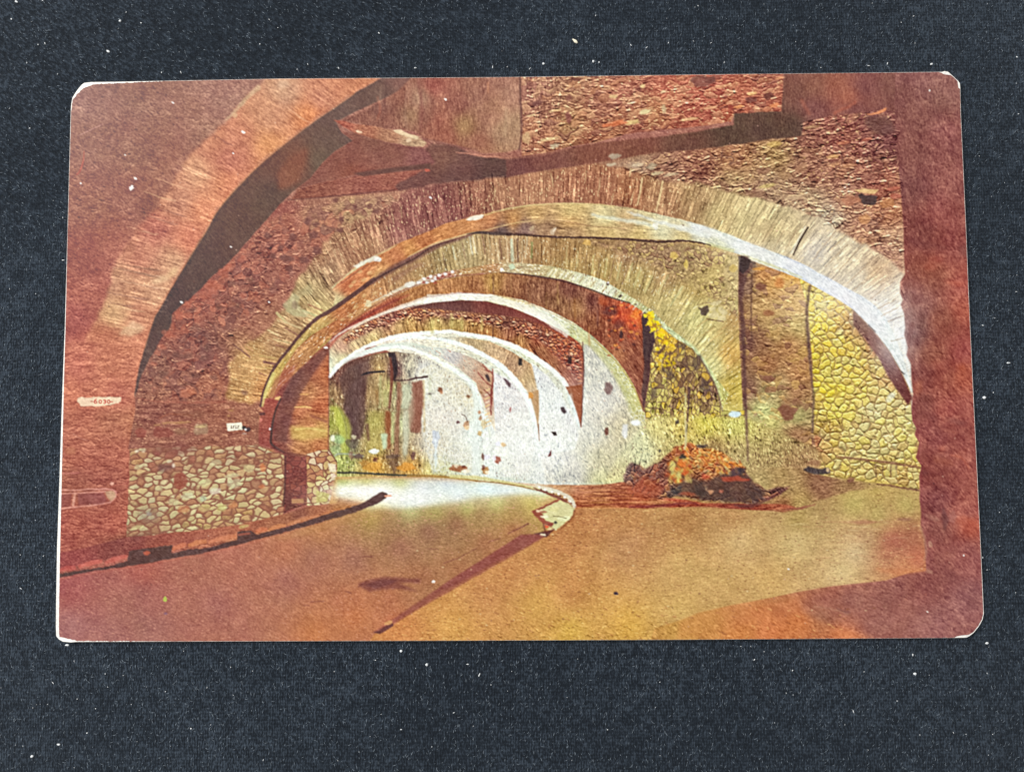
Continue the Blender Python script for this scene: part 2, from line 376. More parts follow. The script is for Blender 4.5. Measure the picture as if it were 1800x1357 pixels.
    R(spand, [(270, 650, '8E5648'), (300, 690, '93594A'), (320, 580, '9A5A4C'), (370, 520, 'A8594C'), (350, 600, '85503F'), (300, 630, '86524A'), (340, 660, 'A0604E'), (400, 600, '9E6A52'), (420, 540, '9C5E50'), (440, 480, '9C5C4E'), (470, 430, 'A05F50'), (380, 680, 'A46450'),
              (400, 640, '9A6450'), (500, 390, '9E5C50'), (560, 380, 'A4705A'), (620, 370, 'B58A66'), (690, 350, 'AA7660'), (660, 400, 'AC7C62'), (560, 440, '9E6656'), (500, 480, 'A66A56'), (580, 500, 'A67A5E'), (620, 460, 'A57962'), (470, 560, 'A87058'), (420, 620, 'B08258'),
              (720, 380, '986458'), (760, 350, '8C584E'), (820, 350, '93644F'), (880, 340, '9A6A56'), (950, 330, 'A5735A'), (1040, 320, 'A06E54'), (1100, 300, 'A87E64'), (1160, 310, '9C7058'), (1200, 290, '8E5E4C'), (1290, 280, '9A6650'), (1130, 350, '9C6A52'), (1220, 360, 'B08C62'),
              (1300, 330, 'BA9870'), (1350, 280, 'A07456'), (1420, 260, '8C5A4E'), (1500, 260, '94584C'), (1560, 280, '8C544C'), (1480, 200, '8A5248'), (1560, 200, '82504A'), (1400, 330, 'BC9070'), (1480, 330, 'B98468'), (1560, 340, 'B4705C'), (1330, 390, 'CDBE96'), (1400, 400, 'D4CBB0'),
              (1450, 400, 'D2BE9E'), (1520, 410, 'CB9A7A'), (1570, 430, 'D0A284'), (1260, 400, 'BFAF7E'), (1460, 470, 'D9CDB2'), (1560, 480, 'DFCBA8'), (1530, 520, 'E0D8C0'), (1580, 560, 'F0EEE0')],
      ang=[(300, 600, 5), (350, 500, 10), (600, 400, 70), (760, 350, 86), (900, 350, 88), (1000, 330, 90), (1150, 350, 100), (1290, 400, 118), (1400, 440, 132), (1540, 540, 155), (1400, 300, 172), (1550, 300, 172), (1450, 240, 160)],
      A=6, B=6, M=4, M2=4, spk=[('E0B088', .35, 1.4, 'A')])
    # dark-red rubble at the left of the spandrel
    R([(238, 690), (250, 655), (262, 635), (284, 597), (304, 570), (306, 549), (333, 527), (355, 507), (374, 487), (398, 467), (423, 442), (441, 420), (460, 398), (500, 375), (620, 350), (700, 340), (700, 390), (640, 400), (560, 440), (520, 480), (480, 520), (430, 560), (400, 600), (395, 700), (240, 712)],
      [(270, 650, '93594C'), (300, 690, 'A0604E'), (320, 560, 'B0604E'), (350, 600, '86504A'), (370, 520, 'A85A4C'), (400, 600, '965C4C'), (420, 540, '985849'), (440, 480, '9C5A4E'), (470, 430, 'A25C4E'), (500, 400, 'A6604F'), (560, 390, 'AA745A'), (620, 370, 'B88E68'), (680, 350, 'B07E64'), (540, 440, 'A46452'), (370, 680, 'B06A52')],
      sh=(2, 8, 6), ang=14, A=6, B=6, soft=3,
      v=[dict(s=(17, 13), ang=-18, seed=3, cell=9, w=.22, mc='7C4A42', ma=.45, pal=['C4765E', '7A4A44', 'A8604E', '86504A'], pmix=.45, pth=.3, warp=5, part=.85),
         dict(s=(9, 7), ang=-10, seed=33, cell=7, w=.3, emb=9, lang=70, warp=4, part=.5)],
      spk=[('E0A880', .5, 1.5, 'A'), ('6E4440', .4, -1.6, 'A')])
    # rubble wall, upper right
    rub = [(1075, 296), (1157, 268), (1290, 254), (1357, 243), (1410, 237), (1412, 205), (1460, 200), (1500, 190), (1545, 192), (1575, 195), (1590, 300), (1592, 500), (1560, 470), (1500, 430), (1440, 400), (1380, 370), (1300, 345), (1230, 330), (1150, 320), (1110, 305)]
    R(rub, [(1100, 300, 'B4947A'), (1160, 305, '9E7058'), (1230, 290, '9A644E'), (1290, 275, 'A87250'), (1290, 320, 'B59268'), (1360, 270, 'B08A5C'), (1350, 330, 'B69474'), (1420, 250, '98604F'), (1430, 300, 'A4705A'), (1420, 350, 'C2A480'), (1480, 240, '98584A'), (1480, 290, 'A2664F'),
            (1490, 340, 'B8846A'), (1550, 220, '87504A'), (1560, 260, '84504A'), (1550, 320, 'AC6A54'), (1560, 370, 'B87C5C'), (1450, 385, 'D0C0A0'), (1520, 400, 'C89474'), (1575, 420, 'CFA080'), (1470, 205, '9A5A4E'), (1530, 205, '8A524A')],
      ang=170, soft=4, A=7, B=4,
      v=[dict(s=(15, 8), ang=-13, seed=11, cell=12, w=.4, emb=26, lang=100, warp=6, jit=1.0), dict(s=(27, 13), ang=-16, seed=13, cell=9, w=.22, mc='6E4438', ma=.6, emb=26, lang=95, warp=8, jit=1., part=.6, pal=['C89870', '8A584A'], pmix=.35, pth=.5)],
      spk=[('F0D090', .55, 1.35, 'B'), ('6E4238', .5, -1.35, 'B'), ('E8C080', .5, 1.5, 'A')])
    # second arch ring, bricks on end
    f2 = curve((463, 700), (474, 672), (500, 628), (530, 590), (557, 563), (583, 545), (605, 524), (590, 505), (600, 490), (628, 467), (657, 453), (694, 431), (739, 413), (786, 393), (819, 384), (854, 375), (890, 369), (934, 361), (1001, 358), (1081, 362), (1146, 374), (1212, 390), (1268, 408), (1326, 431), (1392, 456), (1444, 482), (1489, 507), (1533, 533), (1556, 560), (1580, 600), (1604, 690))
    ring2o = [(1596, 610), (1593, 560), (1590, 480), (1560, 455), (1510, 425), (1450, 390), (1400, 368), (1340, 350), (1280, 336), (1225, 322), (1170, 316), (1130, 306), (1075, 292), (1046, 287), (957, 300), (890, 311), (830, 318), (760, 328), (705, 338), (700, 352), (640, 385), (600, 400), (565, 430), (545, 465), (520, 500), (500, 540), (470, 580), (430, 610), (405, 640), (398, 700), (440, 712)]
    R(f2+ring2o, [(720, 370, '8E5C54'), (700, 400, '94625A'), (760, 350, '88564E'), (800, 370, '8A584F'), (840, 340, '8E5E4C'), (880, 340, 'A07258'), (930, 330, 'A87A5C'), (1000, 330, '9A684F'), (1060, 330, 'A27054'), (1100, 340, 'A2704F'), (1160, 350, 'A67E5C'), (1220, 350, 'AE9066'),
            (1260, 380, 'C0AE7C'), (1310, 380, 'CEC08E'), (1350, 410, 'C8B888'), (1390, 420, 'CCBC90'), (1430, 440, 'DCD6C2'), (1480, 450, 'D8CCAE'), (1500, 480, 'DCD0B0'), (1540, 480, 'D8BC92'), (1570, 520, 'E4DAC2'), (1560, 550, 'F2F0E6'), (1590, 600, 'F6F8F2'),
            (650, 430, 'A68060'), (660, 400, 'A57A62'), (620, 440, 'A67C5E'), (580, 470, 'A08062'), (560, 450, 'A27A5C'), (610, 470, 'A88260'), (550, 510, 'B09A70'), (520, 520, 'B09A6C'), (520, 560, 'AC8C64'), (560, 545, 'C4B27C'), (500, 580, 'B8966C'), (480, 600, 'AE8A62'), (500, 610, 'A8845C'), (450, 620, 'B89460'), (480, 640, 'B08A5A'), (430, 670, 'BC9460'), (460, 680, 'C08C58')],
      ang=[(440, 690, 6), (450, 640, 12), (490, 600, 20), (520, 560, 28), (545, 510, 48), (560, 470, 60), (600, 440, 65), (680, 400, 76), (760, 370, 80), (850, 350, 86), (950, 340, 89), (1050, 330, 94), (1120, 350, 97), (1200, 360, 108), (1280, 380, 117), (1350, 420, 122), (1430, 440, 130), (1500, 470, 137), (1560, 520, 146), (1590, 580, 155)],
      rough=3.5, soft=2.6, sh=(8, 2, 0), A=5, B=3, C=1, M=6, M2=8, br=dict(line=[(463, 700), (500, 628), (557, 563), (628, 467), (739, 413), (854, 375), (1001, 358), (1146, 374), (1268, 408), (1392, 456), (1489, 507), (1556, 560), (1600, 650)], t=8.6, l=34, a=12, j=34, sg=-.3, seed=62), spk=[('F2DCA8', .45, 1.3, 'A'), ('6A423E', .45, -1.35, 'B')])
    # --- underside of the near arch in shadow
    R([(620, 100)]+inner1+[(240, 690), (246, 667), (259, 640), (281, 600), (301, 573), (303, 551), (330, 529), (352, 509), (370, 489), (394, 469), (419, 444), (437, 422), (457, 400), (492, 359), (519, 334), (546, 314), (568, 286), (590, 266), (621, 248), (600, 232), (590, 215), (640, 190), (690, 168), (730, 150), (760, 100)],
      [(260, 600, '604540'), (350, 480, '5E453F'), (420, 400, '66483F'), (500, 300, '71483E'), (520, 280, '80503F'), (570, 240, '6A5146'), (600, 215, '6E524A'), (650, 180, '6C4E46'), (720, 140, '80574D'), (480, 340, '63493F'), (300, 540, '5A4340'), (560, 280, '6A5344')],
      ang=50, soft=1.0, rough=.8, A=3, B=2, M=3, M2=2, G=3, spk=[('8A5A4C', .3, 1.2, 'N')])
    R([(535, 262), (541, 264), (527, 318), (505, 331), (490, 334), (488, 305), (500, 285)], [(510, 300, '87513F')], ang=70, soft=4, A=3, B=2, M=4, G=3)
    # --- vault surface over the ledge
    R([(640, 196), (700, 160), (760, 100), (916, 100), (916, 262), (890, 268), (850, 270), (800, 255), (748, 245), (730, 232), (700, 228), (660, 226), (600, 212)],
      [(660, 190, '84544A'), (700, 170, '96604F'), (720, 200, '9C7458'), (680, 210, '8E5A4A'), (640, 208, '8C584A'), (760, 150, 'A25C50'), (800, 180, '8E5448'), (770, 210, 'A0604E'), (745, 200, '8A5648'), (735, 170, 'A37C64'), (815, 220, 'A27A52'), (840, 160, 'A06C5A'), (860, 200, 'A06E58'), (900, 160, 'B0806A'), (880, 230, 'A57F62'), (905, 220, 'B08A6C'), (840, 250, 'A06A52'), (780, 235, '9A5A48')],
      ang=84, soft=1.4, A=5, B=6, M=6, M2=3, G=5, spk=[('C89070', .35, 1.5, 'B')])
    R([(585, 211), (600, 213), (640, 220), (690, 228), (735, 240), (750, 252), (744, 259), (720, 258), (680, 250), (650, 243), (622, 234), (605, 224)], [(600, 220, 'A65A48'), (640, 232, 'A5664F'), (680, 240, 'AC785C'), (720, 250, 'BE9A78')], ang=12, soft=1, rough=1, A=8, B=6, M2=6)
    R([(600, 232), (622, 234), (650, 243), (690, 253), (748, 262), (790, 256), (800, 262), (780, 280), (757, 290), (700, 296), (632, 306), (560, 322), (519, 334), (546, 314), (568, 286), (590, 266), (621, 248)],
      [(560, 310, '8A5446'), (620, 270, '855044'), (680, 275, '8A5648'), (740, 280, '85504A'), (620, 300, '8C503F'), (650, 255, '855446')], ang=168, soft=1.2, A=4, B=3, M=4, G=4)
    R([(512, 352), (522, 335), (560, 322), (610, 312), (680, 303), (757, 298), (760, 308), (720, 330), (697, 335), (640, 342), (600, 346)], [(540, 336, '8C503F'), (620, 325, '96594A'), (700, 315, '9A5A4A')], ang=170, soft=.9, rough=.8, A=7, B=4, M2=4)
    R([(748, 262), (760, 252), (800, 257), (830, 272), (850, 277), (892, 281), (892, 311), (830, 317), (760, 325), (700, 337), (694, 326), (720, 312), (757, 292), (765, 285)], [(770, 275, '7C5044'), (800, 300, '6C4640'), (860, 295, '5E3F3A'), (730, 320, '744A42')], ang=0, soft=1.6, rough=1.5, A=4, B=3, M=5, G=3)
    R([(620, 305), (660, 299), (757, 287), (757, 297), (700, 302), (640, 311)], [(700, 298, '6C463C')], soft=1.3, A=2, B=2, G=2)
    # --- long dark beam on the right of the vault
    R([(890, 280), (912, 276), (968, 268), (1046, 252), (1157, 241), (1223, 232), (1290, 220), (1290, 196), (1340, 196), (1372, 190), (1380, 100), (1600, 100), (1600, 200), (1545, 195), (1500, 200), (1460, 205), (1412, 215), (1410, 239), (1357, 245), (1290, 255), (1223, 264), (1157, 268), (1046, 287), (957, 300), (890, 312)],
      [(900, 295, '744640'), (960, 285, '7E4C42'), (1040, 270, '84503F'), (1120, 258, '834F3F'), (1200, 250, '6E483A'), (1290, 235, '5E4436'), (1390, 220, '5F4438'), (1350, 225, '5F4437'), (1395, 160, '7E5044'), (1430, 150, '8E5A4A'), (1465, 150, '9E5E4C'), (1490, 170, 'A4604C'), (1520, 150, '84504A'), (1560, 150, '86544A'), (1500, 190, '84504A'), (1430, 190, '84504A')],
      ang=85, soft=1.2, rough=.8, A=4, B=4, M=4, G=4)
    # --- rubble panel, top centre
    R([(916, 100), (1375, 100), (1376, 150), (1374, 196), (1340, 197), (1290, 200), (1285, 214), (1220, 224), (1150, 230), (1100, 236), (1046, 252), (1000, 258), (968, 268), (917, 275)],
      [(930, 150, 'A87260'), (960, 200, '9E6A54'), (1000, 150, 'AC7C60'), (1000, 220, 'A87C54'), (950, 245, 'A86E54'), (1050, 180, 'A66C56'), (1080, 220, 'A86E4E'), (1100, 160, 'B0705A'), (1040, 250, '93583F'), (1150, 200, 'B07452'), (1180, 160, 'B0604C'), (1230, 200, 'AC5C48'), (1250, 150, 'B4604E'),
       (1200, 230, '9A503F'), (1280, 190, 'A8583F'), (1300, 160, 'B86C52'), (1340, 180, 'B0644E'), (1350, 140, 'A86450'), (1120, 240, '935442')],
      ang=[(950, 200, 88), (1000, 240, 0), (1050, 200, 170), (1100, 160, 172), (1250, 180, 166), (1350, 160, 168)], soft=1.0, rough=.8, A=8, B=6, C=3, M=5, M2=6,
      v=dict(s=(19, 8), ang=-10, seed=21, cell=11, w=.35, emb=20, lang=95, warp=6, jit=1.0, pal=['DDB083', '7A463C', 'C48862'], pmix=.4, pth=.55),
      spk=[('EFC98C', .65, 1.15, 'B'), ('6C3E38', .6, -1.25, 'B'), ('F2D8A0', .5, 1.5, 'A'), ('7A4038', .45, -1.25, 'N')])
    # --- underside of arch two (orange strip, then pale strip)
    top2 = [(600, 490), (628, 467), (657, 453), (694, 431), (739, 413), (786, 393), (819, 384), (854, 375), (890, 369), (934, 361), (1001, 358), (1081, 362), (1146, 374), (1212, 390), (1268, 408), (1326, 431), (1392, 456), (1444, 482), (1489, 507), (1533, 533), (1560, 565), (1588, 630), (1605, 692)]
    bot2 = [(1598, 682), (1584, 653), (1564, 618), (1542, 589), (1526, 571), (1499, 544), (1477, 529), (1437, 507), (1403, 489), (1354, 471), (1303, 449), (1246, 431), (1210, 424), (1099, 420), (1032, 417), (977, 416), (899, 411), (843, 409), (828, 411), (761, 431), (717, 453), (672, 482), (623, 516), (600, 534), (583, 547), (590, 520), (585, 508)]
    R(curve(*top2)+bot2,
      [(610, 500, 'C07048'), (640, 480, 'C4784C'), (660, 490, 'D0A468'), (700, 450, 'BC744C'), (740, 425, 'BC7448'), (720, 440, 'CC9054'), (780, 410, 'C68450'), (820, 395, 'C88A58'), (860, 385, 'C8885A'), (900, 385, 'C8925A'), (940, 375, 'CCA46C'), (1000, 370, 'D0B478'), (1060, 380, 'D6C896'), (1100, 390, 'C8A878'), (1000, 388, 'C89A60'), (1130, 380, 'CDBE90'), (1160, 392, 'DED8B4'),
       (960, 402, 'A07C5E'), (920, 400, '80605A'), (880, 405, '5E4A48'), (1000, 405, 'A88460'), (1060, 405, 'C4A46C'), (1120, 410, 'CCB074'), (1200, 415, 'CCB880'), (1220, 400, 'DCE0D4'), (1270, 425, 'DCDEC0'), (1300, 430, 'E4E8E0'), (1340, 450, 'E0E2D4'), (1390, 475, 'DDE2E8'), (1430, 490, 'E0E4EA'), (1480, 520, 'E4E8EC'), (1520, 550, 'EAF0F0'), (1560, 600, 'E6EEE8'), (1590, 650, 'E8EAE0'), (590, 530, 'CDBE8C')],
      ang=[(620, 490, 145), (700, 445, 153), (800, 395, 160), (900, 375, 172), (1000, 370, 2), (1100, 385, 8), (1250, 420, 20), (1400, 480, 28), (1520, 550, 40), (1590, 650, 62)],
      soft=.8, rough=.8, A=7, B=7, M=4, M2=8, C=3, spk=[('FFFFF0', .35, 1.5, 'B'), ('A06848', .4, -1.5, 'B')])
    # --- arch three wall and ring
    R([(843, 409), (899, 411), (977, 416), (1032, 417), (1099, 420), (1210, 424), (1246, 431), (1303, 449), (1315, 500), (1320, 800), (1240, 800), (1100, 560), (1000, 490), (850, 480), (700, 530), (600, 590), (455, 740), (463, 689), (481, 649), (506, 616), (532, 584), (557, 560), (583, 547), (623, 518), (672, 484), (728, 453), (761, 433)],
      [(860, 430, 'B49A72'), (820, 440, 'B0A078'), (780, 450, 'A89468'), (740, 470, 'AE9066'), (900, 440, 'B09470'), (950, 440, 'A07E58'), (1000, 440, '9E7C54'), (1040, 440, 'A4875A'), (1100, 440, 'A08060'), (1160, 440, 'A48260'), (1220, 450, 'B89A62'), (1060, 470, 'B09A64'), (1120, 490, 'BAA870'), (1170, 480, 'AC9068'), (1230, 490, 'C4A868'), (1280, 460, 'C8AC7C'),
       (1000, 465, 'B49C68'), (1180, 530, 'C4B880'), (1220, 560, 'CCC88C'), (1260, 550, 'CCC084'), (1290, 560, 'C0A068'), (1240, 610, 'CDC58C'), (1280, 620, 'CCA860'), (1290, 680, 'C8B45C'), (1270, 740, 'C4C072'), (1230, 740, 'C0B868'), (1250, 640, 'CCCC92'),
       (700, 500, 'A88460'), (660, 510, 'B08058'), (640, 540, 'B87C50'), (600, 570, 'B88858'), (570, 575, 'C0A468'), (600, 550, 'B8744C'), (540, 600, 'BCA468'), (515, 630, 'BC9E62'), (490, 650, 'C8AC66'), (475, 680, 'CCB46C'), (465, 710, 'C8A868')],
      sh=(12, 6, 0), ang=[(560, 580, 125), (620, 540, 140), (700, 500, 75), (780, 450, 78), (860, 440, 86), (940, 440, 90), (1020, 450, 94), (1100, 480, 100), (1160, 500, 112), (1220, 540, 122), (1280, 590, 135), (1300, 680, 150), (1280, 740, 10)],
      soft=.8, A=4, B=2, C=1, M=6, M2=8, br=dict(line=[(480, 700), (520, 630), (583, 568), (672, 522), (750, 487), (850, 467), (934, 464), (1050, 489), (1143, 544), (1210, 602), (1262, 668), (1290, 740)], t=8, l=36, a=11, j=38, sg=-1, seed=63), spk=[('F0ECCC', .45, 1.3, 'A'), ('5E403A', .35, -1.5, 'B')])
    # rubble in the third spandrel
    R([(1000, 420), (1099, 423), (1210, 427), (1246, 434), (1300, 452), (1300, 560), (1260, 530), (1220, 510), (1180, 480), (1140, 460), (1080, 440)],
      [(1060, 430, '9A7450'), (1100, 440, '9C7858'), (1160, 440, '9C7858'), (1200, 460, 'A08258'), (1260, 450, 'C0A060'), (1240, 500, 'BA9E64'), (1290, 480, 'C6AC7A'), (1290, 540, 'C0A870')],
      sh=(8, 10, 6), ang=120, soft=2.5, A=7, B=5, M2=6, v=dict(s=(8, 6.5), ang=10, seed=8, cell=10, w=.35, mc='74503E', ma=.5, emb=16, part=.75, pal=['D8BC70', '8A5E44', 'CDB078'], pmix=.5, pth=.4, warp=4),
      spk=[('E8C878', .5, 1.3, 'N'), ('6A4438', .5, -1.2, 'N')])
    # soffit of arch three
    s3t = curve((498, 648), (520, 616), (545, 592), (583, 568), (610, 554), (646, 536), (672, 522), (717, 502), (750, 487), (794, 476), (850, 467), (888, 462), (934, 464), (983, 471), (1050, 489), (1099, 516), (1143, 544), (1177, 576), (1210, 602), (1240, 634), (1262, 668), (1282, 692))
    s3b = [(1268, 722), (1266, 700), (1254, 671), (1237, 640), (1217, 613), (1188, 594), (1157, 571), (1130, 549), (1108, 533), (1077, 524), (1032, 507), (994, 493), (921, 482), (877, 478), (850, 481), (783, 489), (728, 504), (683, 524), (639, 551), (583, 590), (560, 612), (520, 660), (495, 680), (480, 700)]
    R(s3t+s3b, [(510, 640, 'BC8052'), (540, 620, 'C08A5A'), (560, 600, 'B47848'), (600, 575, 'B87044'), (640, 550, 'C08A5A'), (660, 535, 'C89A6C'), (700, 520, 'CCA47C'), (740, 500, 'D4C0A8'), (780, 488, 'B8826A'), (820, 480, 'BC9664'), (860, 475, 'B88A5E'), (900, 470, 'C4B48C'), (940, 475, 'C8B488'), (980, 482, 'CCC090'), (1020, 492, 'DCDAB4'),
          (1060, 505, 'E0E2C4'), (1100, 525, 'CFCC98'), (1140, 555, 'BCB87E'), (1180, 580, 'C8CE9A'), (1220, 610, 'CACE96'), (1250, 650, 'CCCC8A'), (1272, 700, 'C6C070')],
      ang=[(560, 600, 140), (650, 545, 150), (750, 495, 160), (850, 475, 172), (920, 470, 2), (1000, 485, 110), (1060, 505, 115), (1120, 540, 120), (1200, 600, 45), (1260, 680, 68)], soft=.8, rough=.5, A=9, B=8, M2=6, spk=[('FFFFF4', .5, 1.2, 'A'), ('8A4C34', .45, -1.4, 'A')])
    # --- band four (orange brown bricks)
    R([(583, 592), (600, 580), (639, 552), (683, 525), (728, 505), (783, 490), (850, 482), (877, 479), (921, 483), (994, 494), (1032, 508), (1077, 525), (1108, 534), (1130, 549), (1137, 600), (1142, 660), (1134, 706), (1130, 722), (1117, 687), (1099, 656), (1077, 629), (1043, 596), (1010, 571), (966, 549), (921, 531), (866, 518), (810, 514), (750, 522), (706, 538), (661, 556), (623, 573), (575, 610)],
      [(600, 590, '9A4C3A'), (640, 560, 'A04A38'), (680, 535, 'A85C40'), (720, 525, 'B07848'), (780, 505, 'B47C4C'), (840, 500, 'A87048'), (860, 495, 'B4884E'), (900, 505, '93603F'), (940, 510, '8A5A40'), (980, 530, '8E6040'), (1010, 540, 'A07048'), (1000, 510, '85503F'), (1040, 530, '7A4438'), (1070, 545, 'A04C34'), (1095, 545, 'B85030'), (1118, 552, 'D06430'), (1060, 580, '8E4C34'),
       (1100, 600, '93503A'), (1040, 570, '945A3C'), (1120, 625, '90503A'), (1080, 620, 'A46440'), (1130, 660, '8C4C38'), (1110, 660, '985840'), (1130, 700, '8A5040')],
      ang=[(650, 550, 70), (750, 510, 82), (850, 500, 90), (950, 520, 92), (1050, 570, 88), (1110, 620, 60)], soft=.7, rough=.4, A=9, B=8, C=3, M=7, M2=8, br=dict(line=[(575, 610), (661, 556), (750, 522), (866, 518), (966, 549), (1043, 596), (1099, 656), (1130, 722)], t=9, l=60, a=6, j=10, seed=64), spk=[('C89C5C', .4, 1.4, 'B'), ('5E302C', .4, -1.5, 'B')])
    # pale field right of the inner arches
    R([(866, 518), (921, 528), (966, 546), (1010, 568), (1043, 592), (1077, 624), (1099, 652), (1117, 683), (1130, 722), (1145, 735), (1250, 770), (1290, 860), (1060, 855), (900, 865), (740, 840), (740, 640), (640, 600), (577, 620), (577, 612), (623, 575), (661, 558), (706, 540), (750, 524), (810, 516)],
      [(650, 570, 'F4E8CC'), (700, 548, 'F6EEDC'), (760, 527, 'F4F0DC'), (830, 522, 'E8E4D0'), (870, 526, 'E0D8AC'), (900, 532, 'E8DCAC'), (950, 552, 'E8E8D0'), (985, 572, 'DCDEBE'), (1000, 585, 'C4C48A'), (1020, 600, 'CDD09C'), (1050, 620, 'C4C48C'), (1080, 650, 'C0BC7C'), (1100, 680, 'C6C480'), (1120, 715, 'CCC478'), (1040, 640, 'D4D8C8'), (1050, 680, 'D4D0C4'),
       (1060, 720, 'D0D0C8'), (1030, 620, 'CCCCB8'), (1080, 740, 'CCC8B0'), (1100, 760, 'D4D8C8'), (1040, 780, 'CDC8B4'), (1000, 780, 'D8E2E4'), (960, 760, 'E8FFFA'), (930, 740, 'E0F4F4'), (900, 760, 'E0F0EE'), (860, 760, 'DCE8E0'), (830, 800, 'DCE8E0'), (800, 780, 'CCD0C8'), (980, 820, 'D4D8D8'), (1040, 830, 'C8C49C'), (900, 830, 'D4D8C8'), (780, 830, 'C8C898'),
       (1100, 800, 'CCC490'), (1080, 820, 'CCC68C'), (1150, 780, 'C4BC78'), (1150, 750, 'CCC07C'), (1200, 760, 'C0B068'), (1220, 730, 'C4BC60')],
      ang=[(700, 548, 165), (850, 522, 5), (950, 552, 25), (1050, 620, 45), (1110, 700, 65), (1000, 760, 90), (900, 780, 90)], soft=.7, rough=.6, A=10, B=6, M=4, M2=9, v=dict(s=(8, 7), seed=71, cell=8, w=.35, mc='F6FAF4', ma=.45, warp=4, part=.8), spk=[('FFFFFF', .4, 1.4, 'A'), ('94604C', .5, -1.9, 'A')])
    # rough render right of the inner arches
    R([(1026, 604), (1040, 610), (1070, 640), (1100, 700), (1110, 740), (1160, 770), (1160, 800), (1110, 830), (1090, 852), (1060, 850), (960, 850), (950, 800), (975, 780), (1022, 755), (1024, 690)],
      [(1040, 640, 'CCCABC'), (1050, 700, 'D4D0C4'), (1040, 760, 'C8C4B0'), (1080, 760, 'C4B488'), (980, 800, 'E0E0D8'), (1000, 830, 'C6C4B4'), (1060, 800, 'C6B888'), (1060, 840, 'C8C488'), (1120, 790, 'CCC89C'), (1100, 820, 'CCC68C')],
      ang=70, soft=2.5, A=11, B=11, M=5, M2=9, spk=[('FFFFFF', .45, 1.2, 'B'), ('74584E', .5, -1.35, 'B'), ('A0784A', .35, 1.0, 'N')])
    # --- arch five : dark recess, rubble, brick ring
    R([(694, 548), (740, 538), (810, 528), (854, 530), (899, 541), (943, 559), (988, 582), (1015, 600), (1024, 612), (1026, 640), (1024, 700), (1022, 752), (1003, 687), (983, 658), (954, 633), (910, 609), (866, 593), (810, 584), (783, 582), (739, 586), (694, 592), (661, 603), (637, 615), (600, 645), (578, 667), (578, 603), (592, 594), (620, 578), (661, 561)],
      [(580, 640, 'E4E2C4'), (600, 630, 'E0D8A8'), (620, 600, 'D8BC8C'), (600, 605, 'D0A084'), (650, 590, 'D4BC80'), (640, 575, 'B88870'), (700, 575, 'CDA870'), (680, 560, '9E6450'), (720, 570, 'C89C5C'), (740, 550, 'A4684C'), (760, 570, 'CDB068'), (800, 565, 'C4A860'), (830, 570, 'BC8C50'), (860, 580, 'B88048'), (790, 545, '70443C'), (830, 540, '7A4438'), (880, 545, '7A403A'), (920, 560, '8C4A38'),
       (870, 558, '8C5C48'), (900, 580, '96583F'), (910, 598, 'B07C48'), (950, 590, 'A04C34'), (980, 600, 'AC4C30'), (1010, 620, 'A85030'), (950, 615, 'A06440'), (990, 640, '96482F'), (1010, 660, '93422E'), (1016, 700, 'A0563A'), (970, 640, 'A06038')],
      ang=[(600, 620, 55), (650, 590, 62), (720, 570, 78), (800, 570, 89), (880, 580, 98), (950, 620, 60), (1000, 650, 55)], soft=.7, rough=.4, A=10, B=8, C=3, M=4, M2=7, br=dict(line=[(578, 664), (637, 615), (739, 586), (810, 584), (910, 609), (983, 658), (1021, 745)], t=7.5, l=44, a=11, j=30, sg=-.5, seed=65), spk=[('F4E4A4', .4, 1.3, 'B'), ('6A3426', .4, -1.4, 'B')])
    R([(600, 596), (640, 566), (680, 548), (740, 536), (800, 548), (870, 553), (930, 562), (980, 585), (1022, 605), (1024, 680), (990, 640), (950, 600), (900, 578), (860, 570), (780, 556), (720, 556), (660, 576), (610, 605)],
      [(620, 590, 'C09070'), (680, 558, '985848'), (740, 545, '93583F'), (800, 554, 'A06A4A'), (880, 566, '85503C'), (940, 580, '93503A'), (1000, 610, 'A84C2E'), (1010, 650, '983F2A')], ang=150, soft=2.2, A=6, B=4,
      v=dict(s=(8, 5), ang=25, seed=91, cell=14, w=.45, mc='5E2C28', ma=.65, emb=24, lang=95, warp=3, pal=['E09A60', 'C87048', 'E8C09A'], pmix=.45, pth=.45), spk=[('F0B880', .5, 1.5, 'A')])
    # recess strip (smooth dark red)
    R([(720, 541), (760, 532), (810, 528), (854, 530), (899, 541), (943, 559), (975, 577), (990, 588), (950, 570), (910, 558), (870, 553), (820, 548), (770, 543)], [(740, 538, '70443C'), (800, 538, '6C403A'), (860, 542, '7C4038'), (940, 565, '85443A')], ang=85, soft=.8, A=4, B=4, G=3)
    # band between arches five and six
    R([(783, 592), (810, 592), (861, 600), (899, 618), (934, 640), (948, 660), (946, 700), (948, 776), (943, 736), (930, 702), (910, 673), (888, 649), (854, 627), (828, 614), (783, 601), (740, 595)],
      [(780, 597, 'D8D4C0'), (830, 605, 'C4AC80'), (870, 625, 'C8A880'), (900, 640, 'BC9470'), (930, 670, 'C09C68'), (940, 700, 'CC9C68'), (945, 740, 'BC8A60')], ang=[(830, 605, 80), (880, 630, 115), (930, 680, 60)], soft=.7, A=10, B=8, C=2, M2=6, br=dict(line=[(740, 597), (828, 614), (888, 649), (930, 702), (948, 776)], t=7, l=30, a=9, j=16, seed=66), spk=[('7A4A38', .45, -1.3, 'B')])
    # pale legs of arches five and six
    R([(934, 637), (966, 664), (985, 690), (1003, 730), (1018, 765), (1010, 790), (950, 800), (948, 700)], [(960, 690, 'DEE0DC'), (980, 710, 'E8F0EC'), (970, 740, 'E0DEDC'), (960, 780, 'F0FCF4')], ang=80, soft=1.2, A=9, B=4, M=3, M2=7, spk=[('806468', .4, -1.9, 'A')])
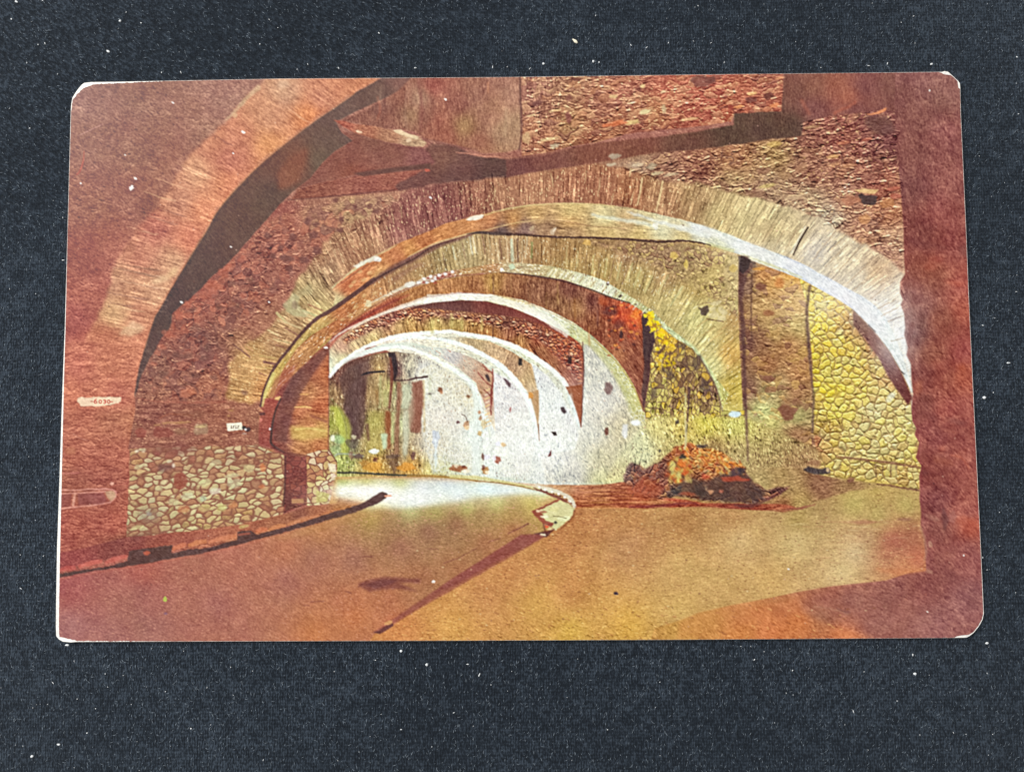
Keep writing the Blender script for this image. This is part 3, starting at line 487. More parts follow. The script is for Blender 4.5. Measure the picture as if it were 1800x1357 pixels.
    # spandrel six, brown lower part
    R([(720, 606), (783, 612), (828, 628), (850, 640), (866, 655), (868, 700), (872, 760), (850, 720), (837, 673), (806, 647), (772, 627), (734, 614), (690, 612), (650, 622), (700, 603)],
      [(700, 608, 'E0E8D8'), (760, 616, 'D4D8CC'), (790, 628, 'CCC8C4'), (820, 645, 'C8B49A'), (845, 655, 'C49878'), (850, 680, 'C08E66'), (860, 700, 'B07058'), (860, 740, 'D0B88C')], ang=45, soft=.8, A=9, B=5, M2=8, spk=[('A05840', .5, 1.3, 'A'), ('FFF0D8', .5, 1.2, 'B')])
    R([(869, 655), (900, 670), (922, 700), (935, 740), (940, 790), (930, 830), (880, 840), (872, 780), (868, 700)], [(885, 690, 'E0DCD8'), (900, 730, 'D8D0CC'), (910, 780, 'E8ECE0'), (890, 820, 'E4E4D4')], ang=80, soft=1.2, A=8, B=4, M=4, M2=7, v=dict(s=(8, 8), seed=73, cell=8, w=.35, mc='FAFCFA', ma=.5, warp=4), spk=[('FFFFFF', .3, 1.3, 'N'), ('9E6868', .4, -1.9, 'A')])
    # --- far wall through the innermost opening
    R([(574, 672), (592, 649), (610, 638), (628, 631), (661, 622), (694, 618), (728, 622), (761, 636), (794, 656), (823, 678), (840, 705), (848, 750), (850, 835), (570, 840)],
      [(580, 690, '93704C'), (600, 660, '74483E'), (620, 640, '5E3F3C'), (625, 680, '6C4640'), (620, 720, '7A5448'), (640, 650, '9A7460'), (665, 645, 'B4945E'), (655, 690, 'A07C50'), (680, 680, 'C4BC74'), (690, 650, '5E3438'), (720, 645, 'C8C4A8'), (740, 650, 'D8DCD8'), (700, 690, 'A8A07A'), (720, 690, 'C8D0B0'), (735, 690, '93604A'), (730, 730, '8C5844'),
       (750, 680, 'D0DCD8'), (790, 670, 'D2D4C4'), (820, 690, 'CDC8AA'), (770, 720, 'D0D4D0'), (800, 740, 'CCCCCC'), (760, 780, 'D0CCBC'), (840, 760, 'D4ECE0'), (800, 800, 'CCCCB8'), (660, 740, 'B4A85C'), (680, 740, '93603C'), (700, 740, 'C0C894'), (650, 780, 'B49C60'), (610, 780, '8A8468'), (590, 740, 'B8B854'), (620, 750, '6C5040'),
       (600, 810, 'B4B868'), (660, 815, 'CC9C48'), (720, 820, 'D09C48'), (760, 825, 'CCC070'), (690, 805, '93704C'), (820, 825, 'D4DCC4')],
      ang=88, soft=.7, rough=.3, A=10, B=10, C=6, M=5, M2=9, spk=[('F4F0D0', .35, 1.5, 'A'), ('5E3C38', .4, -1.5, 'A')])
    R([(735, 650), (760, 640), (794, 658), (823, 680), (838, 706), (846, 750), (848, 830), (760, 832), (742, 760)], [(750, 680, 'DCDCC8'), (790, 670, 'D8D4BC'), (820, 690, 'D2C8A8'), (770, 720, 'DAD6CA'), (800, 740, 'D8D2C4'), (760, 780, 'D8D0B8'), (835, 760, 'D4ECE0'), (800, 800, 'CCCCB8'), (790, 825, 'C8C890')],
      ang=88, soft=1.5, A=8, B=4, M=4, M2=8, v=dict(s=(8, 8), seed=72, cell=8, w=.35, mc='F8FAF2', ma=.5, warp=4), spk=[('FFFFFF', .3, 1.3, 'N'), ('A0704C', .4, -1.9, 'A')])
    # --- left pier of arch two
    R([(480, 700), (495, 680), (520, 655), (560, 615), (578, 600), (578, 790), (592, 812), (590, 884), (500, 890), (500, 795), (455, 782), (455, 740), (460, 700)],
      [(470, 740, '9A4C42'), (480, 700, 'A4503F'), (500, 690, '6C403C'), (510, 660, '74443C'), (550, 640, '8C4A3C'), (540, 690, 'B87850'), (565, 650, 'B8683F'), (520, 720, 'B86C48'), (560, 710, 'B8623F'), (500, 740, '884640'), (500, 775, '8A4C42'), (540, 745, 'B8744A'), (560, 755, 'C49A54'), (530, 760, 'C49850'), (560, 780, 'B0683F'), (520, 785, 'BC7C50'), (470, 780, '8E4640'), (480, 790, '8A4840'), (500, 800, '7A403C')],
      sh=(6, 8, 6), ang=6, soft=.9, rough=.4, A=7, B=6, C=6, M=4, M2=4, spk=[('E8BC78', .5, 1.4, 'B'), ('7A3C34', .45, -1.4, 'B')])
    # --- plinth stones (left)
    R([(228, 790), (262, 787), (330, 786), (420, 784), (452, 782), (470, 792), (502, 798), (504, 888), (496, 905), (440, 920), (360, 932), (300, 936), (260, 942), (222, 945), (226, 870)],
      [(240, 800, 'B88C60'), (270, 795, '96564A'), (330, 795, 'A06450'), (400, 795, 'A86E54'), (460, 800, 'AC7A5A'), (240, 850, 'BA9468'), (300, 850, 'B4946C'), (360, 850, 'C8B080'), (420, 850, 'C8B486'), (480, 850, 'C8B082'), (250, 910, 'A08464'), (300, 905, 'A88A60'), (280, 940, '8E5848'), (350, 900, 'BC9A64'), (420, 890, 'BC9260'), (480, 880, 'B4805A')],
      ang=160, soft=.8, rough=1.2, A=6, B=4, M=3, M2=4,
      v=dict(s=(16, 9), ang=-11, seed=17, cell=16, w=.42, mc='8E5A46', ma=.92, emb=12, warp=3.2, jit=.95, pal=['D8CC9C', 'D2C08C', 'B88A64', 'CCBC8C', 'C8A074', 'A86C54', 'D8D0A4'], pmix=.65, pth=.12))
    # recessed shaded strip between the two plinths
    R([(499, 796), (508, 800), (540, 803), (540, 820), (539, 889), (520, 893), (498, 903), (500, 860)], [(510, 820, '7A3C38'), (530, 820, '85463E'), (520, 860, '8A4C40'), (505, 880, '6C3C36'), (525, 885, '85503F')], ang=0, soft=.9, rough=.5, A=6, B=3,
      v=dict(s=(13, 9), ang=-5, seed=19, cell=8, w=.3, mc='6C3834', ma=.7, warp=4, pal=['B0685A', 'A05848', '8C463E'], pmix=.5, pth=.5))
    R([(537, 799), (560, 792), (577, 790), (584, 800), (592, 813), (592, 884), (560, 888), (540, 888), (540, 820)], [(560, 800, 'C09464'), (585, 808, 'A05A44'), (560, 850, 'C8AA72'), (585, 860, 'CCB088')], ang=0, soft=.7, rough=.4, A=6, B=3,
      v=dict(s=(13, 10), ang=-5, seed=23, cell=10, w=.3, mc='85503F', ma=.9, warp=4, pal=['E2D8A4', 'D8C080', 'E8D8B8', 'B87858'], pmix=.7, pth=.2))
    # --- right part: tall walls beyond arch two
    R([(1298, 449), (1330, 462), (1403, 489), (1425, 500), (1422, 560), (1430, 640), (1434, 720), (1440, 830), (1310, 830), (1305, 700), (1298, 560)],
      [(1310, 460, '4A3434'), (1310, 500, '70483A'), (1312, 600, '6E403A'), (1312, 680, '7C5044'), (1340, 480, 'B0703C'), (1390, 490, 'D89A48'), (1360, 500, 'CC8E48'), (1400, 530, 'C89048'), (1350, 540, 'B48448'), (1360, 580, 'AC8850'), (1400, 570, 'C0A060'), (1340, 600, '8C5A40'), (1380, 610, 'A8744A'), (1350, 640, '98603F'), (1400, 650, 'A8724A'), (1360, 670, 'A8885C'), (1350, 690, 'A89466'),
       (1400, 690, '9E6E4C'), (1340, 720, 'C0C080'), (1400, 730, 'A89A64'), (1350, 740, 'C4B870'), (1400, 760, '98684A'), (1350, 780, '9A7050'), (1410, 800, '8E5C44'), (1330, 790, 'AC9860'), (1330, 820, 'A88A5C')],
      sh=(12, 14, 8), ang=8, soft=.8, rough=.6, A=8, B=8, M=5, M2=7,
      v=dict(s=(15, 9), ang=5, seed=29, cell=9, w=.3, emb=16, lang=80, warp=6, part=.8, pal=['D8B060', '7A4838', 'C89858'], pmix=.4, pth=.5), spk=[('ECCC70', .45, 1.4, 'B'), ('603830', .45, -1.4, 'N')])
    # yellow boulder wall
    R([(1404, 489), (1437, 507), (1477, 529), (1499, 544), (1526, 571), (1542, 589), (1564, 618), (1584, 653), (1598, 682), (1602, 716), (1604, 740), (1611, 753), (1608, 764), (1616, 778), (1614, 791), (1610, 804), (1620, 819), (1616, 836), (1617, 860), (1590, 862), (1480, 850), (1440, 835), (1430, 760), (1428, 640), (1420, 540)],
      [(1430, 520, 'F0D048'), (1450, 530, 'F0D050'), (1470, 545, 'E8B83C'), (1440, 570, 'ECD248'), (1480, 570, 'BC9448'), (1500, 560, '93603F'), (1520, 580, 'A06040'), (1540, 610, '8C4C38'), (1460, 600, 'E0C850'), (1500, 610, 'D4BC60'), (1540, 640, 'C0A060'), (1440, 640, 'D8C448'), (1490, 640, 'D8C060'), (1450, 680, 'E4D048'), (1500, 680, 'DCCC68'), (1560, 660, 'BC7C50'), (1550, 690, 'D0BC80'),
       (1590, 700, 'CDB484'), (1470, 720, 'D8CC68'), (1530, 720, 'D4CC98'), (1590, 740, 'D4CC88'), (1450, 750, 'B89C54'), (1500, 760, 'CCBE80'), (1560, 770, 'D0C290'), (1600, 790, 'D4C884'), (1500, 790, 'C8B47C'), (1550, 805, 'C0AA68'), (1600, 820, 'C4A468'), (1480, 830, 'C4AC68'), (1560, 840, 'B8985C'), (1440, 600, 'DCC048'), (1432, 770, '98604A')],
      sh=(18, 12, -2), ang=10, soft=.8, A=7, B=4, M=3, M2=4,
      v=dict(s=(15, 12.5), ang=8, seed=37, cell=12, w=.34, mc='8A6A40', ma=.5, emb=52, lang=80, warp=4.5, jit=.8, pal=['ECD860', 'CCC48C', 'DCC870', 'B89458'], pmix=.42, pth=.4), spk=[('FFF0A0', .5, 1.4, 'G'), ('6C5030', .35, -1.3, 'N')])
    R([(1499, 544), (1526, 571), (1542, 589), (1564, 618), (1584, 653), (1600, 690), (1605, 700), (1596, 712), (1580, 690), (1560, 660), (1545, 630), (1520, 596), (1500, 572)], [(1510, 565, '6A3C2C'), (1540, 600, '70362C'), (1560, 630, '6C3430'), (1590, 680, '6C3430')], ang=50, soft=1.4, A=5, B=4, M2=4)
    # --- scrub under arch three (right)
    R([(1145, 560), (1157, 572), (1188, 596), (1217, 613), (1237, 640), (1254, 671), (1266, 700), (1270, 730), (1310, 720), (1312, 820), (1240, 830), (1190, 780), (1140, 770), (1132, 720), (1142, 660), (1140, 600)],
      [(1150, 570, 'DCB044'), (1160, 590, 'E8B830'), (1180, 610, 'C49A44'), (1150, 620, 'B49C6C'), (1180, 650, 'B48A3C'), (1200, 640, '7A5C48'), (1160, 680, '93804C'), (1200, 680, '8C6440'), (1240, 690, '70483F'), (1150, 720, 'A8984C'), (1200, 720, 'B89C4C'), (1240, 730, 'C4B458'), (1280, 750, 'BCA45C'), (1200, 760, 'B4A058'), (1250, 770, '93744C'), (1290, 790, 'B89C5C'), (1170, 760, 'B4A46C'), (1220, 790, '8A6448'), (1290, 720, 'C8C46C')],
      sh=(22, 24, 12), ang=80, soft=.8, rough=.6, A=11, B=7, M=5, M2=9, v=dict(s=(8, 11), ang=10, seed=43, cell=12, w=.35, mc='5E4034', ma=.6, warp=4, pal=['ECC040', 'D4C46C', '6C4838', 'CCB058'], pmix=.55, pth=.35), spk=[('F4E088', .4, 1.5, 'A')])
    R([(1128, 560), (1132, 548), (1140, 556), (1148, 575), (1152, 600), (1144, 625), (1143, 660), (1134, 706), (1131, 724), (1128, 690), (1132, 640), (1130, 600)], [(1137, 600, '4C3434'), (1138, 660, '5C3A36')], soft=1.0, rough=.8, A=3, B=2)
    # --- lower bank: pale wall base going right to the hut of straw
    R([(1140, 735), (1200, 730), (1312, 735), (1440, 790), (1440, 835), (1400, 850), (1300, 830), (1200, 820), (1110, 845), (1060, 850), (1090, 800)],
      [(1120, 770, 'C8C498'), (1130, 800, 'CCCAA0'), (1150, 750, 'CCBC78'), (1180, 790, 'B8A468'), (1200, 750, 'C0A858'), (1240, 740, 'C8B850'), (1290, 740, 'C4BC68'), (1300, 800, 'AC9464'), (1250, 790, '937048'), (1340, 820, 'A08458'), (1400, 830, 'A07854'), (1160, 820, 'A88C5C'), (1090, 835, 'C8BC80')],
      sh=(16, 18, 10), ang=75, soft=3, A=11, B=7, M=4, M2=8, spk=[('F0E8A0', .45, 1.3, 'A'), ('6C4A38', .5, -1.4, 'A')])
    # --- ground, right
    gcols = [(700, 1100, 'CE8850'), (800, 1100, 'D49C54'), (900, 1000, 'C88A54'), (850, 1040, 'C88C54'), (1000, 940, 'C28450'), (1100, 900, 'BE8650'), (1000, 900, 'B47444'), (1000, 1040, 'CC9054'), (1000, 1110, 'D8AC50'), (1100, 1100, 'DAA850'), (950, 1060, 'D6A458'), (1200, 1000, 'D0A868'), (1100, 960, 'C49060'), (1200, 1060, 'D6AE68'),
             (1300, 950, 'D6B47A'), (1400, 950, 'D8BA80'), (1500, 970, 'DCC090'), (1480, 1000, 'DCC288'), (1500, 885, 'C2AE66'), (1590, 885, 'BEAA62'), (1540, 900, 'C0AA66'), (1200, 915, 'B88450'), (1280, 905, 'BC8C58'), (1400, 910, 'BEA060'), (1600, 930, 'B87C58'), (1610, 980, 'C87858'), (1570, 945, 'B46C54'), (1560, 965, 'BC7858'), (1520, 940, 'C49C70'), (1590, 1000, 'D08A60'), (1350, 1020, 'D6AE6C'), (1280, 1050, 'CCA464'), (1440, 860, 'B08C5C'), (1360, 870, 'AC865A'), (1540, 862, 'C0A45C')]
    R([(590, 838), (740, 838), (860, 845), (960, 852), (1010, 853), (1100, 850), (1250, 850), (1400, 845), (1450, 836), (1500, 845), (1560, 852), (1620, 862), (1630, 1010), (1640, 1140), (650, 1140), (550, 1000)], gcols,
      ang=[(800, 1000, 3), (1200, 1000, 0), (1550, 950, 178), (900, 1110, 25)], pw=2.3, soft=1.2, A=4, B=3, C=2, M=5, M2=3, G=4, spk=[('8A5038', .35, -1.9, 'A'), ('ECD088', .3, 1.6, 'A'), ('B06A48', .4, 1.3, 'L')])
    # earth bank in front of boulder wall
    R([(1310, 830), (1340, 822), (1400, 822), (1450, 838), (1500, 846), (1560, 852), (1550, 858), (1500, 862), (1440, 880), (1400, 896), (1380, 900), (1330, 895), (1350, 870), (1320, 850)], [(1330, 845, 'B8A068'), (1380, 850, 'B0905C'), (1440, 850, '98684C'), (1490, 858, 'A07850'), (1400, 880, 'B8985C'), (1380, 895, 'A0623F'), (1540, 856, 'BC9C60')],
      ang=170, soft=1.6, rough=1.5, A=9, B=7, M=4, M2=7, spk=[('DCC880', .4, 1.4, 'B'), ('6C3C34', .45, -1.3, 'B')])
    # red bank and dead brush
    R([(962, 852), (1050, 853), (1100, 846), (1125, 848), (1150, 870), (1240, 884), (1380, 886), (1400, 893), (1340, 897), (1230, 890), (1140, 893), (1000, 893), (1014, 880), (1000, 866), (975, 858)],
      [(980, 856, 'B4743C'), (1020, 868, 'A85830'), (1080, 870, 'A04A2C'), (1120, 880, 'A8502F'), (1060, 886, 'B06A3C'), (1180, 880, 'A8482F'), (1300, 890, '8C3C2C'), (1160, 888, 'B4744C'), (1380, 893, 'A85A3C')], ang=3, soft=.9, rough=.5, A=9, B=8, C=7, M2=4, spk=[('DC9858', .45, 1.2, 'B'), ('743024', .45, -1.3, 'B')])
    # heap of dry brush and rubble
    R([(1172, 800), (1180, 790), (1196, 782), (1206, 778), (1216, 777), (1222, 784), (1234, 788), (1250, 788), (1268, 795), (1285, 806), (1298, 816), (1310, 822), (1312, 836), (1330, 850), (1345, 862), (1358, 860), (1375, 855), (1390, 856), (1376, 866), (1350, 878), (1330, 884), (1290, 884), (1240, 880), (1190, 872), (1160, 876), (1130, 872), (1100, 850), (1094, 836), (1102, 820), (1110, 812), (1122, 818), (1136, 824), (1150, 816), (1165, 808)],
      [(1210, 782, 'C87038'), (1250, 795, 'D88C40'), (1290, 815, 'C8803F'), (1230, 805, 'C48A48'), (1260, 820, 'B87840'), (1190, 800, 'A0502F'), (1185, 825, 'B88C4C'), (1200, 845, 'A86C3C'), (1180, 860, '503C38'), (1240, 845, '8A4830'), (1230, 862, '54403C'), (1290, 845, '98482F'), (1280, 868, '4C3634'), (1320, 865, '54383A'), (1360, 866, '6E463E'), (1105, 825, '5C3C38'), (1140, 832, '70443C'), (1160, 820, '6A3C34'), (1130, 858, 'A0503A'), (1160, 850, '84443A')],
      ang=40, rough=2, soft=1.6, A=9, B=6, M=8, M2=9, v=dict(s=(11, 8), ang=25, seed=87, cell=16, w=.5, emb=44, lang=70, warp=6, jit=1., pal=['E0A050', '6C3C30', 'C86838'], pmix=.3, pth=.6))
    # --- sidewalk, kerb and road, left
    R([(85, 975), (140, 965), (222, 944), (262, 942), (330, 935), (420, 922), (500, 903), (540, 890), (592, 884), (596, 874), (625, 880), (636, 882), (610, 903), (503, 924), (417, 943), (301, 964), (224, 976), (105, 1001), (85, 1006)],
      [(120, 985, '984A46'), (215, 960, '884840'), (300, 950, 'A05848'), (400, 932, 'A8624A'), (500, 912, 'A86A4C'), (560, 895, 'A8684A'), (610, 884, 'B07040'), (600, 876, 'A86A3C'), (520, 897, '8A503F')], ang=170, soft=1, A=6, B=3, M=4)
    R([(85, 1015), (304, 981), (396, 963), (472, 943), (567, 917), (628, 899), (660, 884), (700, 878), (760, 868), (900, 856), (975, 860), (1008, 880), (1012, 895), (985, 918), (955, 935), (660, 1112), (640, 1140), (85, 1140)],
      [(120, 1035, 'A65A56'), (120, 1100, 'A86E6A'), (250, 1000, 'A85C50'), (250, 1050, 'A2645A'), (250, 1100, 'A26A5F'), (200, 1120, 'A46A62'), (400, 975, 'B26C58'), (400, 1000, 'AE6C58'), (380, 1060, 'A4655A'), (430, 1110, 'B0705C'), (500, 960, 'B87656'), (560, 930, 'B87C54'), (550, 980, 'A86E58'), (500, 1020, 'AC6E5C'), (550, 1110, 'C2784C'), (620, 1080, 'C4794E'), (620, 1050, 'BC7652'), (680, 1050, 'B4704C'), (620, 980, 'A8705A'),
       (650, 910, 'B49454'), (700, 960, '9E6A52'), (680, 930, 'A07850'), (750, 930, '98684F'), (800, 1000, 'AE7450'), (730, 1010, 'AA704E'), (850, 950, 'AC7450'), (800, 920, '98684C'), (900, 930, 'B4784F'), (870, 985, 'B0714C'), (900, 900, 'B08C50'), (760, 895, 'B0A05C'), (820, 890, 'B8B066'), (870, 880, 'C8C070'), (720, 893, 'C4C080'), (930, 880, 'C8B45C'), (960, 890, 'BC8448'), (950, 865, 'D8D890'), (840, 905, 'A07C50'), (690, 1090, 'C07450')],
      ang=[(200, 1050, 15), (500, 1000, 30), (700, 960, 5), (850, 950, 175)], pw=2.3, soft=.9, A=4, B=2, M=5, M2=3, G=4, spk=[('CC9078', .4, 1.6, 'A')])
    # lit roadway
    R([(590, 842), (640, 840), (760, 841), (860, 846), (940, 856), (975, 862), (960, 868), (900, 868), (850, 874), (790, 882), (740, 890), (690, 894), (660, 893), (650, 900), (630, 898), (655, 884), (590, 872)],
      [(600, 860, 'F8F4E8'), (600, 845, 'B4BC64'), (640, 847, 'C0BC68'), (700, 848, 'C4C47C'), (640, 862, 'FAF8EC'), (680, 870, 'F8F8F0'), (720, 875, 'E4ECEC'), (740, 860, 'DCDCE0'), (780, 850, 'D4DCE0'), (800, 870, 'DCE8E8'), (720, 885, 'E8ECE0'), (850, 858, 'E0F8F8'), (880, 865, 'DCE0D8'), (840, 880, 'C8CC90'), (780, 882, 'CCD0A8'), (930, 862, 'E4E8D0'), (670, 893, 'E4DC98'), (640, 898, 'BCA45C')],
      ang=4, soft=4.5, pw=2.2, A=4, B=3, M=2, M2=2)
    # --- right pier in shade and the ground shadow at its foot
    pier = [(1572, 100), (1574, 150), (1572, 183), (1577, 265), (1583, 332), (1588, 400), (1589, 455), (1591, 482), (1582, 496), (1582, 515), (1587, 527), (1583, 536), (1589, 551), (1591, 576), (1589, 589), (1596, 611), (1593, 624), (1601, 640), (1602, 667), (1605, 691), (1602, 716), (1604, 740), (1611, 753), (1608, 764), (1616, 778), (1614, 791), (1610, 804), (1620, 819), (1616, 836), (1617, 858), (1616, 876), (1619, 902), (1618, 922), (1625, 947), (1627, 980), (1628, 1003)]
    R(pier+[(1597, 1007), (1557, 1020), (1500, 1026), (1457, 1031), (1403, 1040), (1357, 1050), (1283, 1064), (1230, 1076), (1195, 1090), (1150, 1104), (1140, 1140), (1760, 1140), (1760, 100)],
      [(1640, 150, '93625A'), (1600, 200, '86524A'), (1600, 260, '8C564E'), (1660, 250, '925650'), (1600, 330, '85504A'), (1620, 400, '84463F'), (1650, 380, '965048'), (1680, 300, '94564E'), (1680, 420, '8E4842'), (1640, 480, '96503F'), (1620, 540, '85483F'), (1690, 500, 'A85448'), (1650, 560, '96503F'), (1690, 540, 'AC5644'), (1610, 580, '74403A'), (1640, 620, '93503F'), (1690, 620, 'A4524A'), (1620, 660, '8C4840'), (1660, 660, '9C5244'),
       (1690, 660, 'A85440'), (1620, 710, '844640'), (1660, 720, 'A4544A'), (1700, 720, 'A4564C'), (1640, 760, '96504A'), (1690, 770, '9C544A'), (1640, 820, '904A42'), (1700, 820, 'A0564C'), (1640, 880, '8A4A46'), (1700, 900, '9E544C'), (1650, 930, '96564E'), (1705, 920, 'BC5E4A'), (1640, 960, '9C5A52'), (1700, 970, '9E5C56'), (1640, 1020, '94544E'), (1700, 1050, '9E6460'), (1560, 1040, '9C5F56'), (1500, 1050, 'A06456'), (1450, 1050, 'A86450'), (1540, 1090, 'A4685C'), (1640, 1100, 'A46A64'),
       (1440, 1080, 'AC7250'), (1380, 1060, 'C07850'), (1400, 1090, 'CC7C48'), (1300, 1080, 'CC8450'), (1300, 1110, 'D08848'), (1240, 1100, 'CC9450'), (1480, 1115, 'D07C50'), (1200, 1112, 'CE9C50'), (1350, 1115, 'D88450')],
      ang=[(1640, 500, 70), (1640, 200, 80), (1660, 700, 60), (1650, 900, 50), (1550, 1060, 20), (1300, 1100, 40)], soft=1.0, A=5, B=5, M=8, M2=5, G=4, v=dict(s=(24, 30), ang=15, seed=85, cell=7, w=.4, emb=13, lang=120, warp=12, part=.8), spk=[('C07058', .35, 1.2, 'N'), ('78403A', .35, -1.3, 'N')])
    # ======================= strokes and small marks =======================
    S = stroke; B = blob; P = poly
    GLOW.extend([(940, 765, 105, 75, 'FBFDF6', .7), (1010, 735, 75, 90, 'F2F2EA', .42), (850, 790, 90, 60, 'F4F4E8', .42), (790, 700, 50, 75, 'F0EAD8', .35), (720, 874, 120, 15, 'FBFCF6', .75), (850, 862, 110, 9, 'EAF8F8', .5),
                 (640, 862, 60, 11, 'FFFEF6', .9), (1075, 790, 60, 60, 'DEDAC0', .35), (1480, 530, 130, 50, 'F6F4F0', .45), (1570, 600, 40, 60, 'FAFFFA', .6), (1330, 445, 90, 26, 'F0F0E4', .3)])
    # broken masonry: loose light and dark marks that follow the courses
    panel = [(918, 133), (1372, 131), (1372, 194), (1290, 198), (1220, 222), (1100, 236), (1046, 250), (968, 266), (918, 272)]
    flecks(panel, 300, (5, 20), (1.6, 3.6), (18, 70), 14, 26, .8, -8); flecks(panel, 220, (4, 14), (2, 5), (-46, -14), 25, 0, .8, -8); flecks([(918, 133), (1000, 133), (1000, 262), (918, 272)], 60, (8, 26), (2, 4), (-30, 30), 8, 0, .7, 88)
    rubp = [(1100, 298), (1290, 258), (1410, 240), (1415, 210), (1570, 200), (1583, 330), (1588, 455), (1510, 420), (1400, 366), (1280, 334), (1160, 314)]
    flecks(rubp, 520, (5, 22), (1.5, 3.4), (16, 66), 16, 34, .8, -10); flecks(rubp, 380, (5, 18), (2, 5), (-48, -12), 22, 0, .8, -10); flecks(rubp, 90, (12, 28), (7, 14), (-16, 18), 18, 22, .7, -10, 1.6)
    sp = [(250, 670), (284, 600), (306, 560), (355, 510), (420, 448), (460, 402), (520, 360), (690, 345), (700, 380), (600, 420), (540, 490), (480, 540), (430, 600), (400, 640), (398, 700), (250, 705)]
    flecks(sp, 330, (5, 18), (2, 6), (-34, -8), 30, 0, .8, -10); flecks(sp, 330, (4, 16), (1.4, 3.2), (14, 48), 30, 16, .75, -12); flecks(sp, 90, (10, 20), (7, 13), (-14, 20), 30, 0, .6, -10, 1.5)
    flecks([(380, 250), (480, 240), (560, 190), (640, 145), (480, 145), (400, 215)], 70, (12, 40), (2, 5), (-16, 20), 10, 0, .6, None, 1.4)
    r1 = [(230, 410), (330, 280), (420, 290), (360, 400), (300, 500), (260, 585), (170, 590), (190, 500)]
    flecks(r1, 150, (18, 46), (2, 4), (-26, 30), 2, 0, .7); flecks([(170, 560), (265, 590), (240, 690), (130, 690), (140, 620)], 60, (14, 50), (3, 7), (-14, 22), 6, 0, .6, None, 1.5)
    r2 = [(404, 700), (405, 640), (500, 545), (560, 440), (640, 390), (760, 332), (950, 305), (1075, 294), (1225, 325), (1400, 370), (1560, 455), (1588, 490), (1588, 570), (1480, 500), (1268, 405), (1081, 360), (934, 360), (819, 382), (694, 430), (600, 488), (583, 545), (506, 614), (460, 700)]
    flecks(r2, 240, (14, 28), (2.6, 5), (8, 38), 1.2, 0, .7); flecks(r2, 200, (14, 28), (1.6, 3), (-46, -14), 1.2, 0, .7); flecks(r2, 150, (5, 10), (3, 5), (-30, 30), 12, 0, .6)
    r3 = [(500, 630), (583, 555), (672, 490), (760, 440), (860, 415), (1000, 422), (1100, 450), (1180, 480), (1260, 540), (1300, 600), (1300, 690), (1262, 664), (1210, 600), (1143, 542), (1050, 487), (934, 462), (850, 465), (750, 485), (672, 520), (583, 566), (520, 625)]
    flecks(r3, 110, (14, 30), (3, 5), (8, 36), 1.2, 0, .7); flecks(r3, 90, (14, 28), (1.4, 2.6), (-46, -14), 1.2, 0, .7); flecks(r3, 90, (5, 10), (3, 5), (-30, 30), 12, 0, .6)
    flecks([(700, 520), (860, 485), (994, 497), (1100, 535), (1128, 560), (1130, 700), (1080, 630), (966, 547), (866, 516), (750, 520)], 190, (10, 46), (2, 6), (-24, 22), 5, 0, .65, None, 1.2)
    r5 = [(580, 655), (640, 600), (740, 565), (860, 575), (950, 600), (1018, 700), (983, 658), (910, 607), (810, 582), (739, 584), (637, 612)]
    flecks(r5, 190, (8, 22), (1.4, 3), (-50, 46), 5, 0, .75)
    flecks([(610, 590), (680, 553), (740, 545), (880, 558), (980, 588), (1022, 610), (1018, 660), (960, 600), (870, 575), (740, 560)], 260, (3, 9), (2, 4), (14, 70), 30, 40, .8, -10)
    flecks([(1030, 424), (1210, 430), (1296, 455), (1296, 560), (1200, 495), (1080, 445)], 260, (4, 10), (2.5, 7), (-44, 40), 60, 14, .75, 0)
    flecks([(1028, 610), (1075, 645), (1110, 740), (1165, 790), (1090, 848), (960, 848), (960, 790), (1022, 750)], 420, (3, 11), (1.6, 3.2), (-46, 26), 24, 0, .7, 74)
    flecks([(745, 660), (840, 700), (845, 830), (745, 830)], 130, (3, 8), (2, 4), (-26, 14), 60, 0, .6, 0); flecks([(870, 665), (940, 745), (1010, 775), (1000, 845), (870, 840)], 120, (3, 8), (1.6, 3.4), (-34, 10), 60, 0, .6, 60)
    flecks([(950, 645), (1010, 740), (955, 780)], 40, (3, 8), (1.6, 3), (-30, 8), 60, 0, .6, 60)
    flecks([(1135, 720), (1150, 600), (1260, 690), (1300, 740), (1300, 820), (1200, 780), (1110, 830)], 520, (4, 12), (2, 5), (-62, 52), 28, 0, .75, 82)
    flecks([(1325, 478), (1420, 505), (1436, 830), (1325, 820)], 330, (5, 17), (2, 5), (-44, 44), 20, 14, .75, 6); flecks([(1300, 455), (1322, 462), (1322, 820), (1312, 820)], 60, (4, 12), (2, 4), (-30, 34), 20, 0, .7, 10)
    flecks([(1422, 505), (1500, 550), (1598, 720), (1612, 858), (1440, 835)], 300, (3, 9), (2.5, 5), (8, 52), 40, 22, .7, 0); flecks([(1422, 505), (1500, 550), (1598, 720), (1612, 858), (1440, 835)], 150, (4, 10), (1.6, 3.4), (-60, -20), 50, 0, .75, 10)
    flecks([(110, 620), (240, 620), (390, 710), (450, 700), (450, 780), (110, 960)], 190, (12, 46), (3, 7), (-18, 20), 6, 0, .6, 2, 1.4); flecks([(235, 700), (450, 700), (450, 780), (235, 780)], 120, (8, 26), (3, 8), (-20, 26), 10, 0, .65, 2, 1.3)
    flecks([(585, 680), (640, 640), (740, 650), (745, 825), (590, 825)], 260, (5, 22), (2, 5), (-44, 46), 6, 0, .7, 88); flecks([(590, 780), (745, 780), (745, 828), (590, 828)], 120, (3, 9), (2, 5), (-50, 50), 50, 0, .7, 0)
